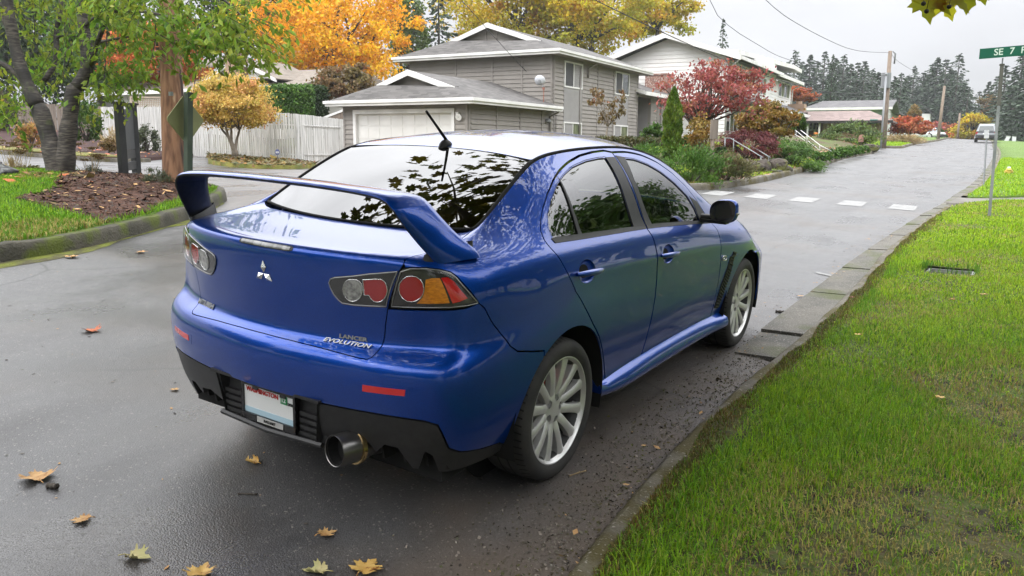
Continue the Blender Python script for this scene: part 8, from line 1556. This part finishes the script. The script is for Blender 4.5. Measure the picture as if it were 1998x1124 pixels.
qq = np.c_[r.normal(-10.9, .9, 200), r.normal(4.7, .45, 200)]; litter('leaf_litter', np.c_[qq, g(qq[:, 0], qq[:, 1]) + .21 + island_bump(qq[:, 0], qq[:, 1])], .085, ['leaf_tan', 'leaf_rust', 'leaf_brown', 'leaf_brown'], .6, .8, 7)
q = in_bed(700, np.array(list(inset(FK, .15)) + [(-22.3, 15.2), (-24, 17.3), (-29.5, 17.4), (-45, 18)]), 8); litter('leaf_litter', np.c_[q, g(q[:, 0], q[:, 1]) + .14 + .5 * ss(-27, -32, q[:, 0]) * ss(12, 16, q[:, 1])], .12, ['leaf_tan', 'leaf_rust'], .6, .8, 9)
yk = inset(YK, .5); i = r.integers(0, len(yk), 2600); q = yk[i] + np.c_[r.normal(0, .55, 2600), r.normal(0, .5, 2600)]; k = (q[:, 0] > -14); q = q[k]; ok = in_poly(q, np.array(list(inset(YK, .16)) + [(-40, 50), (-45, 23.2), (-16.0, 22.9)])); q = q[ok]; litter('leaf_litter', np.c_[q, g(q[:, 0], q[:, 1]) + .14 + yard_bump(q[:, 0], q[:, 1])], .10, ['leaf_tan', 'leaf_brown', 'leaf_rust', 'leaf_pink'], .6, .75, 10)
q = in_bed(2600, np.array(list(VB) + [(-25.5, 19.0), (-22.5, 16.8)]), 12); litter('leaf_litter', np.c_[q, g(q[:, 0], q[:, 1]) + .14], .12, ['leaf_heather', 'leaf_golden', 'leaf_brown', 'leaf_heather'], .6, .7, 11)
# ---------------------------------------------------------------- grass
leafmat('grass_green', (.17, .34, .014), (.25, .41, .022), 1.1, .35, .02, .4); leafmat('grass_deep', (.085, .20, .012), (.13, .25, .016), 2., .35, .02, .35); leafmat('grass_straw', (.40, .34, .11), (.30, .25, .075), 3., .35, .02, .3); leafmat('grass_lime', (.29, .45, .016), (.34, .48, .026), .8, .3, .015, .4); pm('moss', (.115, .095, .016), .95, (.07, .085, .012), 9, bump=.8, bscale=60)
def blobs(x, y, seed, s):
    r = np.random.default_rng(seed); v = np.zeros_like(x)
    for _ in range(9): a = r.uniform(0, 2 * math.pi); f = s * r.uniform(.5, 2.2); v += np.sin((x * math.cos(a) + y * math.sin(a)) * f + r.uniform(0, 6.28))
    return v / 3
def blades(P, h, w, r, lean=.5, patch=None):
    n = len(P); a = r.uniform(0, 2 * math.pi, n); hh = h * (1 + r.uniform(-.45, .45, n)); le = np.abs(r.normal(0, lean, n)) + .08; d = np.c_[np.cos(a), np.sin(a), np.zeros(n)]; sd = np.c_[-np.sin(a), np.cos(a), np.zeros(n)]; tw = r.normal(0, .6, n)[:, None]; sd = unit(sd + d * tw); w = (w * (1 + r.uniform(-.3, .3, n)))[:, None]
    up = np.array([0, 0, 1.]); c1_, s1 = np.cos(le * .6)[:, None], np.sin(le * .6)[:, None]; c2_, s2 = np.cos(np.minimum(le * 1.9, 2.2))[:, None], np.sin(np.minimum(le * 1.9, 2.2))[:, None]; H = hh[:, None]
    m_ = P + (d * s1 + up * c1_) * H * .55; t = m_ + (d * s2 + up * c2_) * H * .5
    V = np.stack([P - sd * w * .5, P + sd * w * .5, m_ + sd * w * .42, m_ - sd * w * .42, t + sd * w * .06, t - sd * w * .06], 1).reshape(-1, 3); i = np.arange(n)[:, None] * 6; return V, np.r_[i + np.array([0, 1, 2, 3]), i + np.array([3, 2, 4, 5])]
def grow(P, h, w, seed, mats, lean=.5):
    """mats: list of (material, mask)"""
    r = np.random.default_rng(seed)
    for m, k in mats:
        Q = P[k]
        if len(Q): V, F = blades(Q, h[k] if np.ndim(h) else h, w[k] if np.ndim(w) else w, r, lean); tag(mesh_np('grass', V, F, MATS[m]), kind='stuff')
def lawn_grass():
    r = np.random.default_rng(9); out = []
    for (y0, y1, x1, dens, hh, ww) in ((-1.2, 3.2, 4.3, 14500, .042, .0040), (3.2, 6.0, 5.6, 8500, .042, .0052), (6.0, 10.0, 6.6, 4600, .042, .0075), (10.0, 17.8, 7.5, 2300, .042, .012)):
        n = int((y1 - y0) * (x1 - 1.15) * dens); x = r.uniform(1.15, x1, n); y = r.uniform(y0, y1, n); e = np.interp(y, GUT[:, 1], GUT[:, 0]) + .125; k = x > e + r.uniform(-.03, .12, n) + .05 * blobs(x, y, 3, 5); q = np.c_[x, y, y * 0] - CAM; dep = q[:, :2] @ (_f[:2] / np.linalg.norm(_f[:2])); lat = q[:, :2] @ _r[:2]
        k &= (dep > .7) & (lat < dep * .72 + 1.4) & ~((x > 1.66) & (x < 2.19) & (y > 7.50) & (y < 8.09)) & in_poly(np.c_[x, y], np.array(LA)); x, y = x[k], y[k]; z = g(x, y) + .05 + lawn_bump(x, y) * ss(0, .15, x - np.interp(y, GUT[:, 1], GUT[:, 0]) - .125); out.append((np.c_[x, y, z], np.full(len(x), hh), np.full(len(x), ww)))
    P = np.concatenate([o[0] for o in out]); h = np.concatenate([o[1] for o in out]); w = np.concatenate([o[2] for o in out]); x, y = P[:, 0], P[:, 1]; n = len(P)
    dead = 1.15 * ss(1.3, 2.4, x - .06 * y) * ss(7.5, 2.2, y) + .55 * blobs(x, y, 21, 2.2) + .25 * blobs(x, y, 22, 6.) - .25; u = r.random(n); thin = (dead > .55) & (r.random(n) < .45); P, h, w, x, y, dead, u = [a[~thin] for a in (P, h, w, x, y, dead, u)]; h = h * (1 - .28 * np.clip(dead, 0, 1)) * (1 + .30 * blobs(x, y, 23, 4.)); h = np.clip(h, .018, .09)
    straw = u < np.clip(.10 + .55 * dead, .03, .62); far = ss(3.0, 8, y); u2 = r.random(len(P)); lime = ~straw & (u2 < .15 + .6 * far); deep = ~straw & ~lime & (u2 > .72); gr = ~straw & ~lime & ~deep
    grow(P, h, w, 10, [('grass_straw', straw), ('grass_lime', lime), ('grass_deep', deep), ('grass_green', gr)], .75)
    # clumped longer tufts at the kerb and round the meter box
    n = 5200; y = r.uniform(-1, 9, n); x = np.interp(y, GUT[:, 1], GUT[:, 0]) + .20 + np.abs(r.normal(0, .07, n)); kk = blobs(x, y, 40, 6) > -.1; P = np.c_[x, y, g(x, y) + .055][kk]; grow(P, .07, .0042, 11, [('grass_green', r.random(len(P)) < .5), ('grass_deep', r.random(len(P)) < .4)], .8)
    n = 170; a = r.uniform(0, 4, n); f = a % 1; x = np.where(a < 1, 1.69 + .47 * f, np.where(a < 2, 2.17, np.where(a < 3, 1.69 + .47 * f, 1.68))); y = np.where(a < 1, 8.08, np.where(a < 2, 7.66 + .42 * f, np.where(a < 3, 7.63, 7.66 + .42 * f))); P = np.c_[x, y, g(x, y) + .06 + lawn_bump(x, y)] + np.c_[r.normal(0, .02, (n, 2)), np.zeros(n)]; grow(P, .085, .007, 12, [('grass_deep', np.ones(n, bool))], .6)
lawn_grass()
def kerb_moss():
    r = np.random.default_rng(51); n = 42000; y = r.uniform(-1, 14, n) ** 1.0; x = np.interp(y, GUT[:, 1], GUT[:, 0]) + .095 + np.abs(r.normal(0, .065, n)) + .02 * blobs(x=y, y=y, seed=5, s=3); k = x < np.interp(y, GUT[:, 1], GUT[:, 0]) + .24; x, y = x[k], y[k]
    P = np.c_[x, y, g(x, y) + .060]; u = r.random(len(P)); leafmat('moss_brown', (.15, .105, .025), (.10, .085, .02), 4., .35, .02, .2); grow(P, .022, .004, 52, [('moss_brown', u < .75), ('grass_straw', u > .93), ('grass_deep', (u >= .75) & (u <= .93))], 1.0)
kerb_moss()
def far_grass():
    r = np.random.default_rng(19); n = 60000; y = r.uniform(18.2, 46, n); x = r.uniform(1.3, 9, n); k = in_poly(np.c_[x, y], np.array(LB)); k &= (x - CAM[0]) < (y - CAM[1]) * .10 + 1.2; x, y = x[k], y[k]; P = np.c_[x, y, g(x, y) + .07 + .04 * ss(0, 3, x - 1.4)]; u = r.random(len(P)); grow(P, .055, .022, 20, [('grass_lime', u < .6), ('grass_green', u >= .6)], .7)
    n = 26000; q = np.c_[r.uniform(-14, -4.5, n), r.uniform(53.5, 72, n)]; q = q[in_poly(q, np.array(list(inset(LK, .15)) + [(-60, 150), (-60, 55)]))]; u = r.random(len(q)); grow(np.c_[q, g(q[:, 0], q[:, 1]) + .13], .08, .05, 21, [('grass_lime', u < .6), ('grass_green', u >= .6)], .7)
far_grass()
def island_grass():
    r = np.random.default_rng(29); n = 190000; x = r.uniform(-15, -5.2, n); y = r.uniform(.4, 6.4, n); q = np.c_[x, y]; k = in_poly(q, np.array(list(ISLI) + [(-45, -14)])) & ~in_poly(q + r.normal(0, .06, q.shape), MUL); dv = q - CAM[:2]; k &= (dv @ (_f[:2] / np.linalg.norm(_f[:2])) > 0) & (dv @ -_r[:2] < (dv @ _f[:2]) * .70 + .8); x, y = x[k], y[k]; P = np.c_[x, y, g(x, y) + .165 + island_bump(x, y)]; u = r.random(len(P)); br = blobs(x, y, 33, 1.6) > 1.05
    grow(P, .055, .011, 30, [('grass_green', (u < .45) & ~br), ('grass_deep', (u >= .45)), ('grass_straw', br & (u < .5))], .55)
island_grass()
def yard_grass():
    r = np.random.default_rng(39); n = 60000; x = r.uniform(-10, -3.4, n); y = r.uniform(15.6, 30, n); q = np.c_[x, y]; k = in_poly(q, np.array(list(inset(YK, .2)) + [(-40, 50), (-45, 23.2), (-16.0, 22.9)])) & (blobs(x, y, 34, .8) > -.15); x, y = x[k], y[k]; P = np.c_[x, y, g(x, y) + .12 + yard_bump(x, y)]; u = r.random(len(P)); grow(P, .07, .02, 40, [('grass_green', u < .4), ('grass_lime', (u >= .4) & (u < .7)), ('grass_straw', u >= .7)], .6)
yard_grass()
# ---------------------------------------------------------------- damp autumn air
def haze():
    mb = MB(); mb.obox((-160, -45, -6), (260, 0, 0), (0, 330, 0), (0, 0, 70)); o = mb.build('haze'); tag(o, kind='stuff'); m = bpy.data.materials.new('haze'); m.use_nodes = True; nt = m.node_tree; nt.nodes.remove(nt.nodes['Principled BSDF']); v = nt.nodes.new('ShaderNodeVolumePrincipled'); v.inputs['Color'].default_value = (.86, .88, .92, 1); v.inputs['Density'].default_value = .0005; v.inputs['Anisotropy'].default_value = .2
    nt.links.new(v.outputs[0], nt.nodes['Material Output'].inputs['Volume']); o.data.materials.append(m)
haze()
